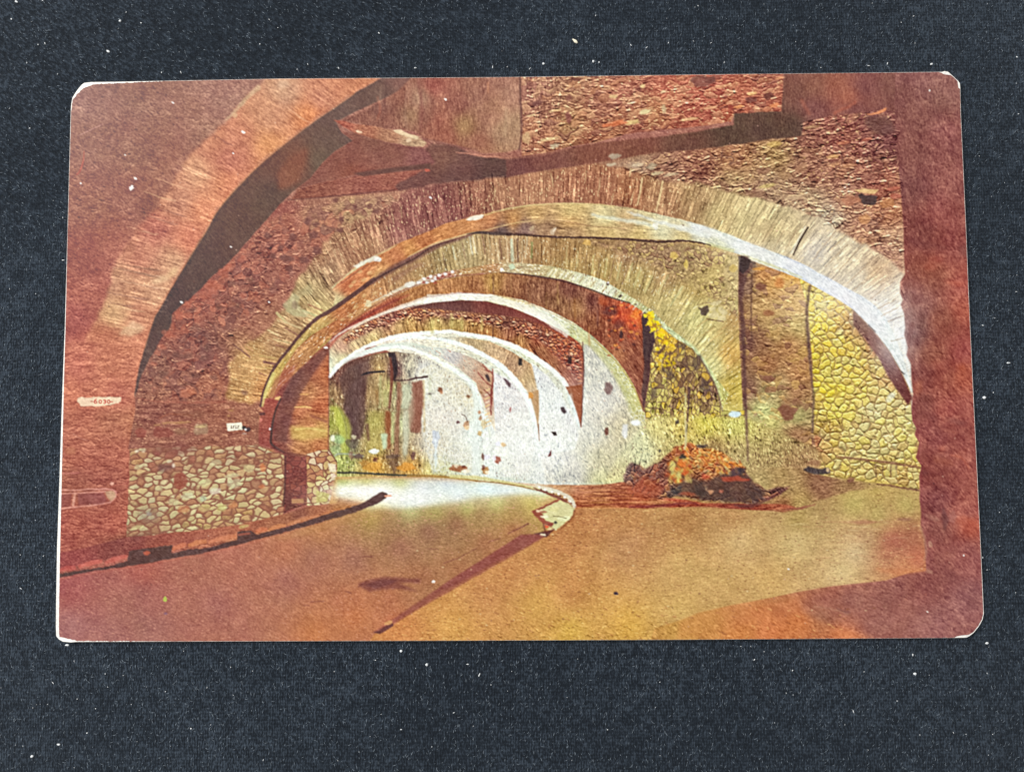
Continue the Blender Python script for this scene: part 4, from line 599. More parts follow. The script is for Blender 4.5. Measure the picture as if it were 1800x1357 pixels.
    flecks([(1592, 200), (1690, 200), (1712, 900), (1630, 980), (1605, 640)], 300, (8, 30), (3, 9), (-20, 24), 40, 0, .6, 60, 1.8); flecks([(110, 160), (430, 160), (300, 300), (190, 480), (115, 560)], 170, (6, 22), (2, 5), (-12, 18), 20, 0, .6, 25, 1.3)
    flecks([(500, 715), (575, 630), (575, 790), (508, 780)], 70, (10, 40), (2, 5), (-26, 30), 8, 0, .6, 4, 1.2); flecks([(510, 620), (680, 530), (640, 556), (583, 600)], 40, (5, 12), (3, 5), (10, 40), 20, 10, .7, -35)
    flecks([(600, 495), (740, 425), (820, 395), (760, 430), (640, 505)], 50, (6, 16), (2, 5), (-24, 34), 14, 0, .7, -28); flecks([(850, 385), (1000, 362), (1200, 395), (1200, 415), (1000, 408)], 120, (8, 34), (2, 4), (-30, 34), 6, 0, .65, 3, 1.1); flecks([(1220, 405), (1400, 470), (1540, 560), (1595, 660), (1500, 545), (1300, 445)], 110, (4, 16), (1.6, 3), (-34, 10), 50, 0, .6, 30)
    flecks([(660, 150), (905, 145), (905, 255), (760, 235), (660, 215)], 110, (10, 40), (3, 8), (-14, 16), 8, 0, .6, 86, 1.6); flecks([(900, 1090), (1500, 1090), (1460, 1121), (700, 1121)], 420, (3, 10), (1.6, 3), (-40, 30), 30, 14, .7, 20); flecks([(700, 900), (1600, 880), (1600, 1010), (1200, 1080), (800, 1060)], 360, (3, 12), (1.2, 2.4), (-22, 16), 8, 0, .7, 0)
    flecks([(110, 1030), (620, 910), (900, 930), (650, 1115), (110, 1120)], 420, (3, 12), (1.2, 2.6), (-14, 16), 12, 0, .7, 12)
    flecks([(1020, 858), (1100, 852), (1240, 886), (1380, 892), (1020, 892)], 110, (8, 34), (1.6, 3), (-34, 34), 4, 0, .7, 2)
    # edges of the near arch
    S(inner1[1:19], [1.5, 3, 3, 2.5, 2, 1.5], 'E8A070', .55, 1.2)
    S([(457, 152), (437, 170), (410, 200), (395, 212)], [9, 6, 3], 'D8B890', .6, 1.5, 1)
    B(413, 203, 5, 5, 'DCB088', .7); B(497, 148, 12, 8, 'D8B496', .5, 0, 3)
    for (x, y, l, a, c) in [(280, 345, 60, 16, 'E8B890'), (300, 322, 70, 20, 'EAB48C'), (250, 470, 75, 8, '8E6450'), (240, 478, 90, 11, 'A88068'), (225, 520, 80, 9, '9C6C5A'), (250, 405, 60, 15, 'DCA484'), (222, 542, 70, 10, 'DCB088'), (215, 535, 45, 8, '9A6854'),
                            (250, 500, 80, 10, 'E4B894'), (280, 385, 70, 17, '9E6656'), (300, 372, 60, 18, 'A06858'), (520, 200, 60, 34, 'F0B890'), (560, 170, 60, 33, 'F0B088'), (340, 300, 70, 24, 'E8B48C'), (220, 575, 60, 4, 'E0B080'), (390, 245, 50, 30, '9A5A4C')]:
        a = math.radians(a); S([(x-l/2*math.cos(a), y-l/2*math.sin(a)), (x+l/4*math.cos(a), y+l/4*math.sin(a)+1.5), (x+l/2*math.cos(a), y+l/2*math.sin(a))], [1, 3.2, 1], c, .6, .9, 1)
    P([(214, 580), (235, 565), (255, 575), (245, 588), (225, 590), (208, 588)], 'E6C49A', .6, 2.5, 2)
    B(283, 492, 18, 7, 'F0CFA0', .6, -20, 3); B(303, 480, 12, 6, 'F2CC98', .6, -40, 3)
    # red rim stones along the shadow
    for (x, y, rx, ry, an) in [(392, 480, 12, 10, 20), (377, 500, 12, 9, 30), (360, 520, 13, 10, 10), (330, 535, 9, 7, 40), (315, 555, 8, 8, 0), (305, 575, 5, 8, 0), (297, 588, 14, 7, 20), (400, 470, 10, 6, -30), (372, 505, 15, 12, 30), (425, 455, 9, 6, -40), (286, 610, 10, 5, 10), (270, 640, 8, 5, 30), (428, 520, 8, 6, 0)]:
        B(x, y, rx*.85, ry*.85, 'BC6A54', .55, an, 1.4, .35)
    for (x, y, rx, ry) in [(343, 578, 13, 9), (285, 658, 11, 8), (327, 625, 14, 7), (310, 625, 9, 6), (358, 630, 10, 6), (345, 660, 14, 7), (376, 664, 9, 6), (420, 537, 8, 6), (385, 540, 9, 7), (405, 500, 10, 7), (440, 492, 9, 6), (365, 610, 8, 10), (340, 545, 9, 6), (430, 690, 8, 5)]:
        B(x, y, rx*.8, ry*.8, '6E463E', .5, 0, 1.6, .4)
    for (x, y, rx, ry) in [(650, 363, 6, 6), (624, 364, 5, 5), (662, 373, 6, 5), (515, 416, 8, 9), (552, 413, 9, 9), (557, 440, 10, 10), (535, 457, 10, 8), (509, 472, 8, 7), (505, 455, 16, 6), (470, 415, 8, 7), (540, 390, 7, 6), (590, 352, 6, 5), (600, 385, 6, 5), (555, 395, 8, 5), (480, 450, 7, 6), (495, 435, 7, 6), (598, 405, 9, 5)]:
        B(x, y, rx*.85, ry*.9, '74463F', .75, 0, 1.2, .35)
    S([(365, 565), (378, 578), (382, 605), (392, 618)], 3, '744840', .6, 1.2)
    S([(285, 660), (300, 675), (320, 690), (345, 697)], 3, '7A4A40', .6, 1)
    S([(316, 678), (330, 675), (345, 682), (348, 692)], 3, '7A4A40', .7, 1); P([(318, 685), (340, 683), (346, 692), (330, 699), (316, 697)], 'CC7C5C', .6, 1.5, 1)
    # loose ring bricks at the left haunch
    for (x0, y0, x1, y1, c, w) in [(415, 597, 437, 622, 'E0A880', 2.2), (408, 604, 440, 628, '74463C', 2.4), (420, 575, 432, 570, 'C07A60', 2), (412, 590, 445, 618, 'D8A078', 1.5), (425, 560, 440, 572, 'D08C70', 1.6), (388, 590, 402, 600, 'E0A080', 2),
                                   (485, 549, 503, 567, 'D8C890', 4), (487, 563, 505, 568, 'DCC090', 3), (500, 566, 530, 578, 'D0B888', 3), (470, 580, 490, 590, 'E0CC98', 2.5), (520, 552, 556, 560, 'DCC894', 3), (530, 545, 562, 558, 'C8C48C', 4), (540, 535, 570, 548, '9E6C4E', 2.5),
                                   (500, 576, 530, 592, '8A5A4A', 2.5), (480, 596, 515, 604, 'C8B07C', 3), (484, 606, 505, 612, '8C5A48', 2.5), (455, 625, 485, 630, 'CDAE70', 3), (462, 636, 484, 640, '6E403C', 4), (450, 645, 480, 648, 'CDAA6C', 3), (455, 656, 470, 660, '8A5440', 2)]:
        S([(x0, y0), (x1, y1)], w, c, .75, .8, .8)
    P([(507, 527), (515, 515), (528, 520), (524, 535), (533, 545), (545, 550), (535, 557), (518, 556), (503, 548), (497, 535)], 'BEB488', .75, 1.5, 1)
    P([(513, 533), (518, 527), (524, 535), (521, 545), (513, 541)], '8E745C', .6, 1.2); P([(520, 515), (545, 500), (550, 515), (540, 520), (525, 520)], 'B4A478', .5, 2, 1)
    for (x, y, a) in [(555, 470, 68), (560, 468, 66), (570, 480, 66), (548, 490, 62), (600, 450, 70), (640, 420, 74), (665, 400, 76), (560, 495, 62), (585, 440, 66), (650, 390, 78), (690, 380, 80), (705, 370, 82)]:
        a = math.radians(a); S([(x-14*math.cos(a), y-14*math.sin(a)), (x+14*math.cos(a), y+14*math.sin(a))], [1, 2.2, 1.5], 'D4B488', .7, .7, .6)
    # long light mortar joints in ring two
    for (x0, y0, x1, y1, w, a) in [(1129, 312, 1120, 362, 2.6, .8), (1165, 318, 1153, 374, 2.8, .8), (1108, 296, 1106, 312, 2, .7), (1112, 340, 1108, 360, 2, .7), (1055, 312, 1050, 345, 1.6, .6), (1078, 340, 1074, 360, 1.6, .6), (968, 305, 972, 330, 1.8, .5), (870, 330, 868, 350, 2, .5), (735, 345, 738, 370, 2, .4), (1030, 300, 1028, 322, 1.6, .5)]:
        S([(x0, y0), ((x0+x1)/2+1, (y0+y1)/2), (x1, y1)], [w, w*1.3, w*.8], 'EBCF9A', a, .7, .5)
    S([(1421, 399), (1408, 420), (1394, 449)], [3, 3.5, 2], '3E2C28', .9, .7); S([(1416, 398), (1400, 428), (1390, 447)], 2.5, 'F0EAD8', .6, .8)
    for (x0, y0, x1, y1) in [(1450, 470, 1490, 430), (1488, 500, 1530, 460), (1500, 510, 1545, 470), (1515, 500, 1575, 450), (1530, 525, 1570, 495), (1540, 545, 1575, 525), (1548, 556, 1580, 540), (1560, 566, 1588, 555), (1430, 455, 1470, 405), (1460, 440, 1500, 400), (1475, 475, 1520, 425), (1566, 600, 1590, 594), (1380, 440, 1400, 405), (1340, 425, 1362, 395), (1360, 440, 1378, 405), (1310, 418, 1330, 385)]:
        S([(x0, y0), (x1, y1)], [1, 2, 1], '8E6C50', .55, .8, .8)
    for (x0, y0, x1, y1) in [(1540, 440, 1565, 455), (1565, 455, 1588, 458), (1570, 465, 1588, 470), (1545, 420, 1590, 428), (1560, 440, 1575, 452), (1500, 418, 1545, 415)]:
        S([(x0, y0), (x1, y1)], [1, 3, 1.5], '6E4438', .7, .8, 1)
    S([(1526, 571), (1540, 584)], 2, '54403C', .8, .7); S([(1584, 653), (1590, 658)], 2, '54403C', .7, .6)
    # rubble holes and lit stones upper right
    P([(1508, 343), (1515, 340), (1520, 345), (1535, 343), (1543, 346), (1540, 356), (1536, 361), (1518, 360), (1512, 352)], '55403C', .95, .8, .8)
    P([(1500, 335), (1515, 332), (1545, 333), (1538, 341), (1522, 341), (1512, 339)], 'E8C488', .9, .9, 1)
    P([(1522, 201), (1540, 198), (1555, 191), (1560, 190), (1556, 196), (1545, 201), (1530, 203)], 'E89868', .9, .8, .6)
    P([(1525, 204), (1560, 206), (1572, 220), (1575, 235), (1550, 240), (1530, 230), (1520, 218)], '6E4840', .8, 3, 1)
    S([(1408, 175), (1416, 190), (1424, 203)], 5, 'A8604C', .6, 2, 1); S([(1465, 200), (1490, 188), (1505, 178)], 5, 'B0604A', .6, 1.6, 1.5)
    for (x, y, rx, ry, c) in [(1363, 254, 13, 5, 'D8B468'), (1425, 224, 13, 3, 'A88058'), (1465, 275, 11, 3.5, 'E0B070'), (1350, 327, 14, 3.5, 'E0C880'), (1495, 353, 16, 10, 'C08060'), (1560, 358, 15, 8, 'C88858'), (1520, 385, 10, 8, 'D09460'), (1480, 252, 12, 3, 'D88C68'), (1525, 245, 10, 3, 'C87458'), (1490, 293, 14, 3, 'D49C70'), (1410, 295, 12, 8, 'B08060'), (1380, 310, 10, 7, 'A8805C'), (1525, 312, 14, 6, 'A8705C'), (1400, 347, 18, 5, 'C8A884'), (1570, 332, 12, 3, 'C87058'), (1465, 290, 10, 3, 'E0A878'), (1330, 340, 18, 7, '9A7058'), (1340, 300, 12, 5, '9A6C54'), (1575, 345, 9, 5, 'B86450')]:
        B(x, y, rx, ry, c, .65, -8, 1.0, .3)
    for (x, y, rx, ry, c) in [(945, 182, 9, 4, '7A4C44'), (1000, 208, 5, 9, '8A5048'), (1165, 162, 6, 2.5, 'F0D8A8'), (1130, 152, 5, 3.5, 'F0D898'), (1078, 170, 7, 4, 'E8C890'), (1134, 197, 12, 4, 'EADFA8'), (1112, 215, 14, 4, 'E8CC88'), (1082, 218, 20, 5, 'DC7C50'), (1167, 192, 4, 9, 'D0B890'), (1000, 172, 6, 5, '8A5448'), (975, 195, 12, 2, 'E8C890'), (935, 203, 9, 2, 'E8CC98'), (965, 245, 14, 2.5, 'F0D8A0'), (975, 257, 9, 4, 'C8B898'), (925, 245, 9, 10, 'C8A478'), (1270, 152, 14, 3, 'E8B080'), (1210, 210, 16, 3, 'F0C890'), (1250, 190, 12, 3, 'F0B888'),
                              (1100, 118, 14, 2, 'D0A080'), (1235, 143, 22, 9, '7A4A42'), (1285, 190, 6, 5, 'A04838'), (1350, 170, 10, 5, '6C3830'), (1320, 176, 12, 5, '744038'), (1322, 165, 8, 3, 'F0C080'), (1300, 188, 9, 3, 'F4A868'), (1360, 186, 9, 4, 'F09C68'), (1370, 138, 9, 2, 'F0B080'), (1080, 275, 10, 5, 'B8A890'), (1145, 293, 9, 6, 'B8A488'), (1075, 290, 8, 3, 'D8C8A8'), (1120, 290, 10, 3, 'D8C0A0'), (1180, 307, 12, 3, 'E0C8A0'), (1155, 305, 10, 3, 'E0CCA0')]:
        B(x, y, rx, ry, c, .75, -10, 1.0, .35)
    S([(914, 130), (915, 180), (917, 230), (912, 265)], [3, 4, 3, 2], '6A443C', .75, 1.0, .8)
    S([(918, 262), (940, 252), (968, 262)], 2, 'D8A880', .3, 1)
    S([(890, 279), (930, 276), (968, 270), (1000, 262)], 2, 'B87C60', .4, 1, .6)
    for (x, y, w) in [(925, 150, 3), (931, 148, 3), (950, 215, 2)]: S([(x, y-22), (x+1, y+5)], w, '7C4C44', .5, 1)
    # ledge lights
    P([(690, 229), (703, 228), (720, 236), (738, 241), (741, 246), (730, 245), (712, 240), (695, 234)], 'E8D0A8', .85, .8, .8)
    B(718, 247, 5, 4, 'E8CCA8', .8); B(631, 232, 7, 2, 'F0D0B0', .85, 15); S([(737, 250), (747, 251)], 2, 'E8C8A0', .8); B(739, 243, 3, 3, 'C89878', .8)
    S([(800, 268), (825, 271), (850, 275), (880, 277)], [1, 3, 1.5], 'CC8C74', .8, .8, .8); B(751, 300, 5, 3, 'C4604C', .8); S([(600, 320), (640, 311), (690, 306), (740, 300)], 1.5, 'B07058', .5, .8, .8)
    S([(735, 242), (770, 250), (800, 258), (840, 264)], [2, 3, 2], '7A4A42', .5, 1.4)
    S([(735, 140), (741, 180), (740, 232)], [4, 6, 4], '8A5048', .5, 2); S([(715, 160), (712, 200), (716, 230)], [2, 3, 2], 'B08870', .45, 1.5)
    S([(664, 170), (668, 195), (662, 215)], [2, 4, 2], 'B87058', .5, 1.5, 1); S([(858, 145), (858, 165)], [4, 2], 'D0906C', .6, 1.2); S([(890, 190), (888, 240)], [3, 6], 'C8A884', .4, 2)
    S([(505, 352), (560, 348), (620, 342), (697, 334)], [1.5, 2.5, 2], '6E463E', .6, .8, .5)
    # arch two edge lights
    S([(583, 507), (612, 482), (635, 466), (657, 452)], [2, 3.5, 5, 3], 'D8CC9C', .85, .9, .8)
    P([(620, 468), (634, 461), (648, 455), (660, 449), (670, 454), (668, 460), (655, 459), (640, 465), (628, 472)], 'E8E4D0', .85, .9, 1); B(664, 456, 6, 4, 'F0E8DC', .9)
    S([(660, 450), (680, 440), (698, 430)], [3, 2.5, 1.5], 'D0B888', .8, .8, .6); S([(584, 510), (606, 494), (625, 480), (650, 464)], [1, 2, 1.5], '7E4A38', .6, .8)
    P([(818, 387), (826, 381), (842, 378), (852, 377), (848, 384), (838, 387), (826, 388)], 'F2EBDA', .9, .8, .5)
    S([(850, 379), (880, 370), (934, 361), (1000, 358), (1050, 360), (1081, 363)], [2, 3, 2.5, 2.5, 2], 'DCC488', .75, .8, .8)
    S([(717, 452), (761, 430), (800, 418), (828, 410), (843, 408)], [1.5, 3, 2.5, 1.5], 'ECD49C', .8, .8)
    S([(846, 408), (880, 398), (920, 390), (960, 387), (1020, 389)], [2, 2, 1.5], 'E0C088', .7, .9, .5)
    S([(940, 388), (985, 388), (1040, 398), (1100, 402)], [1, 1.5, 1], '8A5C44', .5, .8, .5)
    S([(1040, 378), (1080, 385), (1130, 392), (1150, 400)], [4, 7, 5], 'E4E8D4', .7, 1.6, 1.5); S([(1100, 372), (1150, 388), (1200, 402), (1250, 416)], [3, 5, 8, 9], 'E8ECE4', .7, 1.5, 1.5); B(1152, 398, 5, 6, 'F4F2E4', .8)
    S([(1215, 398), (1250, 408), (1300, 430), (1350, 450), (1400, 472), (1450, 498), (1500, 530), (1530, 560), (1560, 595)], [6, 14, 16, 18, 20, 22, 22, 20, 16], 'F2F3F2', .6, 2.5, 2)
    S([(1303, 447), (1340, 461), (1380, 476), (1410, 489)], [2, 4, 3], 'D8D094', .6, 1.2, .8); S([(1240, 428), (1260, 434), (1290, 442)], 6, 'CCC888', .6, 1.5, 1)
    S([(820, 412), (843, 409), (870, 411), (899, 412)], [1, 5, 6, 4], '4A3836', .85, .8); S([(890, 412), (930, 414), (977, 417), (1032, 418), (1099, 421), (1160, 425), (1210, 424), (1250, 432)], [5, 4, 3.2, 4, 3, 4, 3.5, 1.5], '4A2E28', .9, .6, .9)
    B(935, 402, 6, 3, 'D0B890', .6, -50); B(972, 407, 4, 7, 'D8C4A8', .6, 20); S([(972, 408), (978, 400)], 2, 'F0E0C8', .7)
    # dark gap between arch two and three
    S([(458, 716), (463, 689), (481, 649), (506, 616), (532, 584), (557, 560), (583, 545), (623, 517), (660, 490)], [4, 4, 5, 5, 6, 6.5, 7, 8, 8], '5E3A36', .92, .7, .5)
    S([(650, 498), (690, 473), (728, 454), (760, 437), (790, 425), (830, 414)], [8, 12, 11, 9, 7, 3], '734A42', .75, 1.8, .8)
    S([(640, 505), (672, 484), (728, 455), (761, 434), (800, 422)], [3, 3, 2.5, 2, 1], '54342F', .85, .8)
    S([(690, 492), (730, 468), (745, 466)], [10, 8, 4], '8A5C4C', .55, 3)
    for (x, y, l, a, c, w) in [(828, 432, 34, 80, 'E8E4CC', 3), (834, 430, 30, 78, 'F0ECD8', 2.5), (850, 430, 36, 82, '70483A', 3), (880, 438, 40, 84, '704A3C', 3), (900, 440, 42, 88, 'C8D0B4', 8), (925, 435, 38, 95, 'F0E4C0', 2.5), (910, 440, 44, 90, '5E3E38', 2.5), (935, 440, 30, 92, '8A9058', 5), (875, 440, 40, 83, 'ECDCB4', 2), (918, 445, 40, 90, 'EEDCB0', 2), (815, 440, 30, 78, '7A5644', 2.5), (798, 445, 26, 78, 'D8D8B8', 4), (892, 440, 44, 86, 'ECDDB8', 2), (860, 425, 30, 80, 'E4D4A8', 2), (945, 445, 30, 92, '93704A', 3), (780, 455, 26, 78, '7C5A44', 2),
                                (1042, 465, 34, 96, 'D4C888', 4), (1052, 470, 32, 98, '70503C', 2), (1065, 470, 36, 98, 'CFC080', 4), (1075, 475, 34, 102, '74503C', 2), (1088, 478, 34, 104, 'CFC488', 4), (1098, 485, 32, 106, '7A5840', 2), (1107, 478, 34, 108, 'D4C88C', 4), (1120, 490, 34, 110, 'C8BC80', 5), (1130, 495, 30, 112, '7C5C40', 2), (1140, 500, 34, 114, 'CEC488', 4), (1152, 505, 30, 118, '80603F', 2), (1165, 500, 38, 120, 'D0C68C', 4), (1178, 512, 36, 122, '846A48', 2), (1190, 520, 40, 124, 'CCC890', 4), (1205, 530, 40, 126, '8A7450', 1.6), (1030, 460, 30, 94, '74543C', 2), (1015, 455, 30, 92, 'CDBE84', 3), (996, 450, 36, 92, 'C8B480', 3), (988, 455, 40, 91, '80603F', 2)]:
        a = math.radians(a); S([(x-l/2*math.cos(a), y-l/2*math.sin(a)), (x+l/2*math.cos(a), y+l/2*math.sin(a))], [w*.6, w, w*.7], c, .7, .8, .7)
    # arch three soffit details
    for i, t in enumerate(np.linspace(0, 1, 26)):
        x = 960+t*170; y = 478+t*20+t*t*50; S([(x-4, y+6), (x+5, y-5)], 2, 'F4F2DC' if i % 3 else 'B8A070', .7, .7)
    S([(583, 589), (639, 550), (683, 523), (728, 503), (783, 488), (850, 481)], [2, 2, 1.5, 2], '8A4434', .7, .8); S([(877, 479), (921, 483), (980, 492), (1032, 507), (1077, 524), (1108, 533)], [1, 3, 2.5, 2.5, 2], '4E302C', .85, .7)
    S([(646, 536), (672, 522), (717, 502), (730, 497)], [1, 3, 5, 3], 'E4D8C0', .8, 1, 1); B(720, 500, 9, 5, 'EEE8DC', .85, -25, .9)
    for x, y in [(745, 490), (757, 486), (765, 490), (772, 484), (783, 482), (760, 494), (795, 478), (750, 497), (736, 497)]: B(x, y, 3.2, 2.6, 'F2F0EA', .85, 0, .6)
    for x, y in [(752, 489), (770, 489), (778, 486), (745, 496), (790, 483), (765, 497)]: B(x, y, 3, 2.2, 'A0483C', .6, 0, .6)
    B(882, 474, 3.5, 3.5, 'FAF6EC', .95, 0, .6); B(900, 469, 6, 5, 'C8DCBC', .7); B(648, 533, 6, 6, 'E8D8B0', .8, -30)
    for x, y in [(640, 520), (625, 540), (660, 515), (615, 555), (602, 562), (688, 505), (650, 480), (640, 492), (617, 503), (633, 478), (622, 496)]: B(x, y, 5, 3, 'E0B880', .6, -30, 1)
    B(1090, 521, 4, 2.5, '4E382C', .8, -35); B(1068, 499, 3, 2.5, '5E402C', .8); B(1069, 497, 2, 2, 'FFFFFF', .9)
    S([(1182, 590), (1215, 606), (1240, 640), (1258, 672), (1268, 705)], [2, 5, 5, 4, 2], 'D8E4B0', .55, 1.5); S([(1216, 612), (1237, 640), (1254, 671), (1264, 700), (1270, 724)], [1, 3, 3, 3, 2], '5E4038', .75, 1.2, .5)
    for (x, y) in [(1235, 590), (1248, 600), (1260, 585), (1270, 612), (1280, 600), (1262, 625), (1283, 640), (1225, 575)]: S([(x, y), (x+22, y-16)], [1, 2.2, 1], 'B07840', .5, .9, .6)
    # little opening with loose stones
    P([(1226, 538), (1233, 541), (1244, 537), (1246, 548), (1240, 556), (1233, 553), (1231, 545)], '54403A', .85, .9, 1)
    for (x, y, rx, ry) in [(1254, 553, 9, 6), (1268, 560, 9, 5), (1252, 543, 7, 4), (1268, 545, 5, 7), (1258, 533, 10, 4), (1273, 550, 5, 6)]: B(x, y, rx, ry, 'E0D0A0', .7, -10, .8, .3)
    S([(1242, 560), (1256, 563), (1272, 566)], 1.6, '6A4A34', .8, .6, .8); S([(1226, 537), (1238, 533), (1250, 532)], 1.5, '8A6C4C', .7, .6)
    B(1032, 427, 8, 5, 'D8AC60', .85, 5, .8, .2); B(1185, 449, 8, 6, 'DCBC68', .85, 0, 1); B(1206, 466, 4, 8, 'E0C468', .8); B(1288, 472, 7, 7, 'D8BC70', .8)
    # arch four and orange glow
    S([(577, 612), (600, 585), (640, 560), (683, 534), (720, 518)], [5, 7, 6, 4, 2], 'A23C30', .6, 1.6)
    S([(576, 604), (600, 583), (623, 567), (661, 545), (700, 526)], [1, 2, 2, 1.5], '743A32', .75, 1)
    S([(577, 603), (600, 585), (625, 572), (661, 556), (706, 539), (750, 524)], [1.5, 3, 4, 5, 6, 7], 'F4E8D4', .8, 1, .6)
    for (x, y, c, w, l) in [(867, 500, '5E3A30', 3, 34), (898, 500, 'C89C68', 3, 36), (862, 498, 'C0984C', 4, 30), (980, 515, 'B08850', 4, 40), (930, 520, 'A87850', 3, 30), (928, 515, '754C38', 3, 40), (1010, 545, 'A8703C', 5, 40), (1000, 530, '6C4030', 4, 34), (1050, 560, '603030', 5, 30), (780, 510, 'C09058', 2.5, 25), (820, 500, 'BC8450', 3, 28), (840, 500, '8A5438', 3, 26), (1035, 590, 'B87C48', 4, 36), (960, 530, 'A07848', 3, 30)]:
        S([(x, y-l/2), (x+1, y+l/2)], [w*.5, w, w*.6], c, .65, 1.2, .8)
    for (x, y, rx, ry, c, a) in [(1098, 545, 14, 10, 'D05430', .4), (1110, 560, 12, 10, 'E06430', .6), (1120, 552, 8, 8, 'F08830', .7), (1090, 560, 14, 12, 'C44028', .4), (1072, 548, 12, 8, '5E3434', .6), (1088, 570, 10, 8, '5E302E', .5), (1060, 530, 10, 7, 'C05830', .6), (1113, 572, 10, 8, 'D05030', .6), (1110, 590, 12, 12, 'A8482E', .3), (1082, 590, 10, 8, '80402C', .4)]:
        B(x, y, rx, ry, c, a, 20, 2, .35)
    for k in range(40):
        rr = np.random.RandomState(500+k); x = rr.uniform(1070, 1126); y = rr.uniform(535, 620)+max(0, (1090-x))*.3
        B(x, y, 2.5+2*rr.rand(), 1.5+rr.rand(), ['F08048', 'F8A850', '5A2C28', 'A03C28'][k % 4], .6, rr.uniform(-40, 40), .7)
    B(1092, 588, 3.5, 8, '4A2C2C', .85); S([(1086, 580), (1100, 582)], 2, 'D88A50', .6)
    for k in range(46):
        rr = np.random.RandomState(700+k); t = rr.rand(); x = 1136+t*38+rr.uniform(-4, 8); y = 552+t*50+rr.uniform(-6, 14)
        B(x, y, 3+3*rr.rand(), 2+2*rr.rand(), ['F8D818', 'F0C428', 'F4E030', 'B88830'][k % 4], .85, rr.uniform(-60, 60), .7, .4)
    for k in range(30):
        rr = np.random.RandomState(760+k); x = 1165+rr.uniform(-12, 22); y = 622+rr.uniform(-14, 26)
        B(x, y, 3+2*rr.rand(), 2+2*rr.rand(), ['ECCC28', 'D8B038', '6C4C34'][k % 3], .75, rr.uniform(-60, 60), .8, .4)
    for (x, y, rx, ry) in [(1178, 660, 10, 8), (1200, 610, 8, 6), (1225, 640, 8, 14), (1240, 680, 10, 14), (1150, 690, 5, 14), (1166, 650, 5, 5)]: B(x, y, rx, ry, '54403C', .65, 15, 2, .4)
    # arch five to seven: white edges and dark slots
    S([(750, 522), (810, 520), (854, 523), (899, 534), (943, 552), (977, 572), (1000, 590)], [7, 11, 11, 12, 12, 13, 10], 'F4F1E4', .7, 1.0, 1.2)
    S([(866, 518), (921, 531), (966, 549), (1010, 571)], 1.5, 'B08050', .5, .8)
    S([(1020, 590), (1050, 618), (1080, 655), (1100, 690), (1118, 725)], [8, 10, 10, 10, 8], 'C8C888', .5, 2); S([(1030, 606), (1055, 636), (1072, 668), (1090, 710)], [2, 4, 3], 'F0F0E0', .5, 1.2); S([(1043, 596), (1077, 629), (1099, 656), (1117, 687), (1130, 720)], [2, 2.5, 2], 'B89848', .7, 1)
    S([(578, 664), (606, 634), (637, 613), (661, 603), (694, 592), (739, 586), (783, 583), (810, 586), (866, 596), (910, 612), (954, 638), (983, 662), (1003, 692), (1020, 750)], [2, 5, 7, 7, 7, 7, 6, 6, 8, 9, 9, 9, 8, 2], 'F8FCF4', .92, .9, 1)
    S([(694, 600), (720, 593), (750, 594), (783, 598), (828, 613), (850, 624), (870, 636), (890, 652), (912, 676), (930, 704), (943, 738), (948, 770)], [4, 5, 5, 6, 8, 8, 8, 9, 10, 10, 9, 2], 'F8FFFA', .92, .9, 1)
    S([(579, 664), (592, 645), (610, 633), (628, 625), (661, 614), (694, 609), (728, 615), (761, 629), (794, 648), (823, 669), (838, 690), (848, 714)], [4, 8, 8, 9, 9, 8, 6, 6, 7, 7, 6, 3], 'F6FCF4', .92, .9, 1)
    S([(640, 618), (680, 606), (720, 604), (750, 610)], [2, 5, 5, 3], 'D8E4D4', .7, 1.4)
    S([(834, 690), (838, 720), (836, 770), (837, 833)], [9, 11, 13, 16], 'E8EFE6', .85, 1.8, 1.2); S([(841, 690), (850, 712), (857, 740), (862, 768)], [4, 4, 4, 3], 'ECF0E0', .85, .9)
    for k in range(10): S([(852, 688+k*7), (862+2*math.sin(k), 683+k*7)], 2.4, ['E8C890', 'F0DCC0'][k % 2], .8, .6)
    S([(866, 648), (867, 670), (864, 690), (863, 730)], [2, 3, 4, 2], '8A4038', .85, .8, 1.2)
    for (x0, y0, x1, y1) in [(848, 640, 860, 655), (852, 650, 866, 655), (845, 662, 858, 676), (840, 655, 850, 668), (856, 674, 866, 680), (850, 685, 862, 695)]: S([(x0, y0), (x1, y1)], 2, '8A443A', .75, .7, .8)
    P([(853, 657), (859, 658), (861, 665), (862, 672), (857, 668), (853, 663)], '3C2A2C', .85, .9, .9); P([(884, 665), (890, 667), (897, 674), (898, 681), (892, 678), (888, 672)], '503238', .8, 1, 1)
    P([(912, 629), (918, 630), (918, 643), (911, 642)], '2E2628', .88, .8, .5); P([(998, 628), (1005, 627), (1005, 640), (998, 640)], '3A2424', .9, .8); S([(992, 622), (1000, 630)], 3, '4A2C28', .6, 1)
    P([(985, 715), (992, 716), (996, 723), (992, 728), (987, 723)], '3E2A2E', .85, .9, .9); P([(969, 759), (977, 759), (979, 765), (974, 766)], '3C2024', .95, .6); P([(964, 800), (969, 790), (969, 801), (963, 803)], '6A2C2C', .9, .7)
    P([(1063, 672), (1072, 671), (1077, 680), (1074, 692), (1067, 694), (1062, 686)], '6C4A48', .7, 1.3, 1.5); P([(1064, 752), (1069, 751), (1070, 763), (1065, 766), (1062, 758)], '6A3C30', .85, .9)
    P([(994, 680), (1023, 676), (1024, 720), (1021, 753), (1014, 726), (1006, 704)], '98502F', .8, .8, .4); S([(1024, 600), (1026, 650), (1024, 700), (1021, 750)], [2, 2.5, 2, 1], '5A2C2A', .7, .8, .6)
    P([(930, 690), (947, 685), (948, 720), (946, 752), (940, 725)], 'BC9468', .8, .8); S([(946, 745), (948, 776)], [2.5, 1], '9A6C50', .8, .6); B(933, 695, 5, 6, 'DC9848', .7); S([(867, 570), (866, 594)], 2, '5E3428', .7, .7)
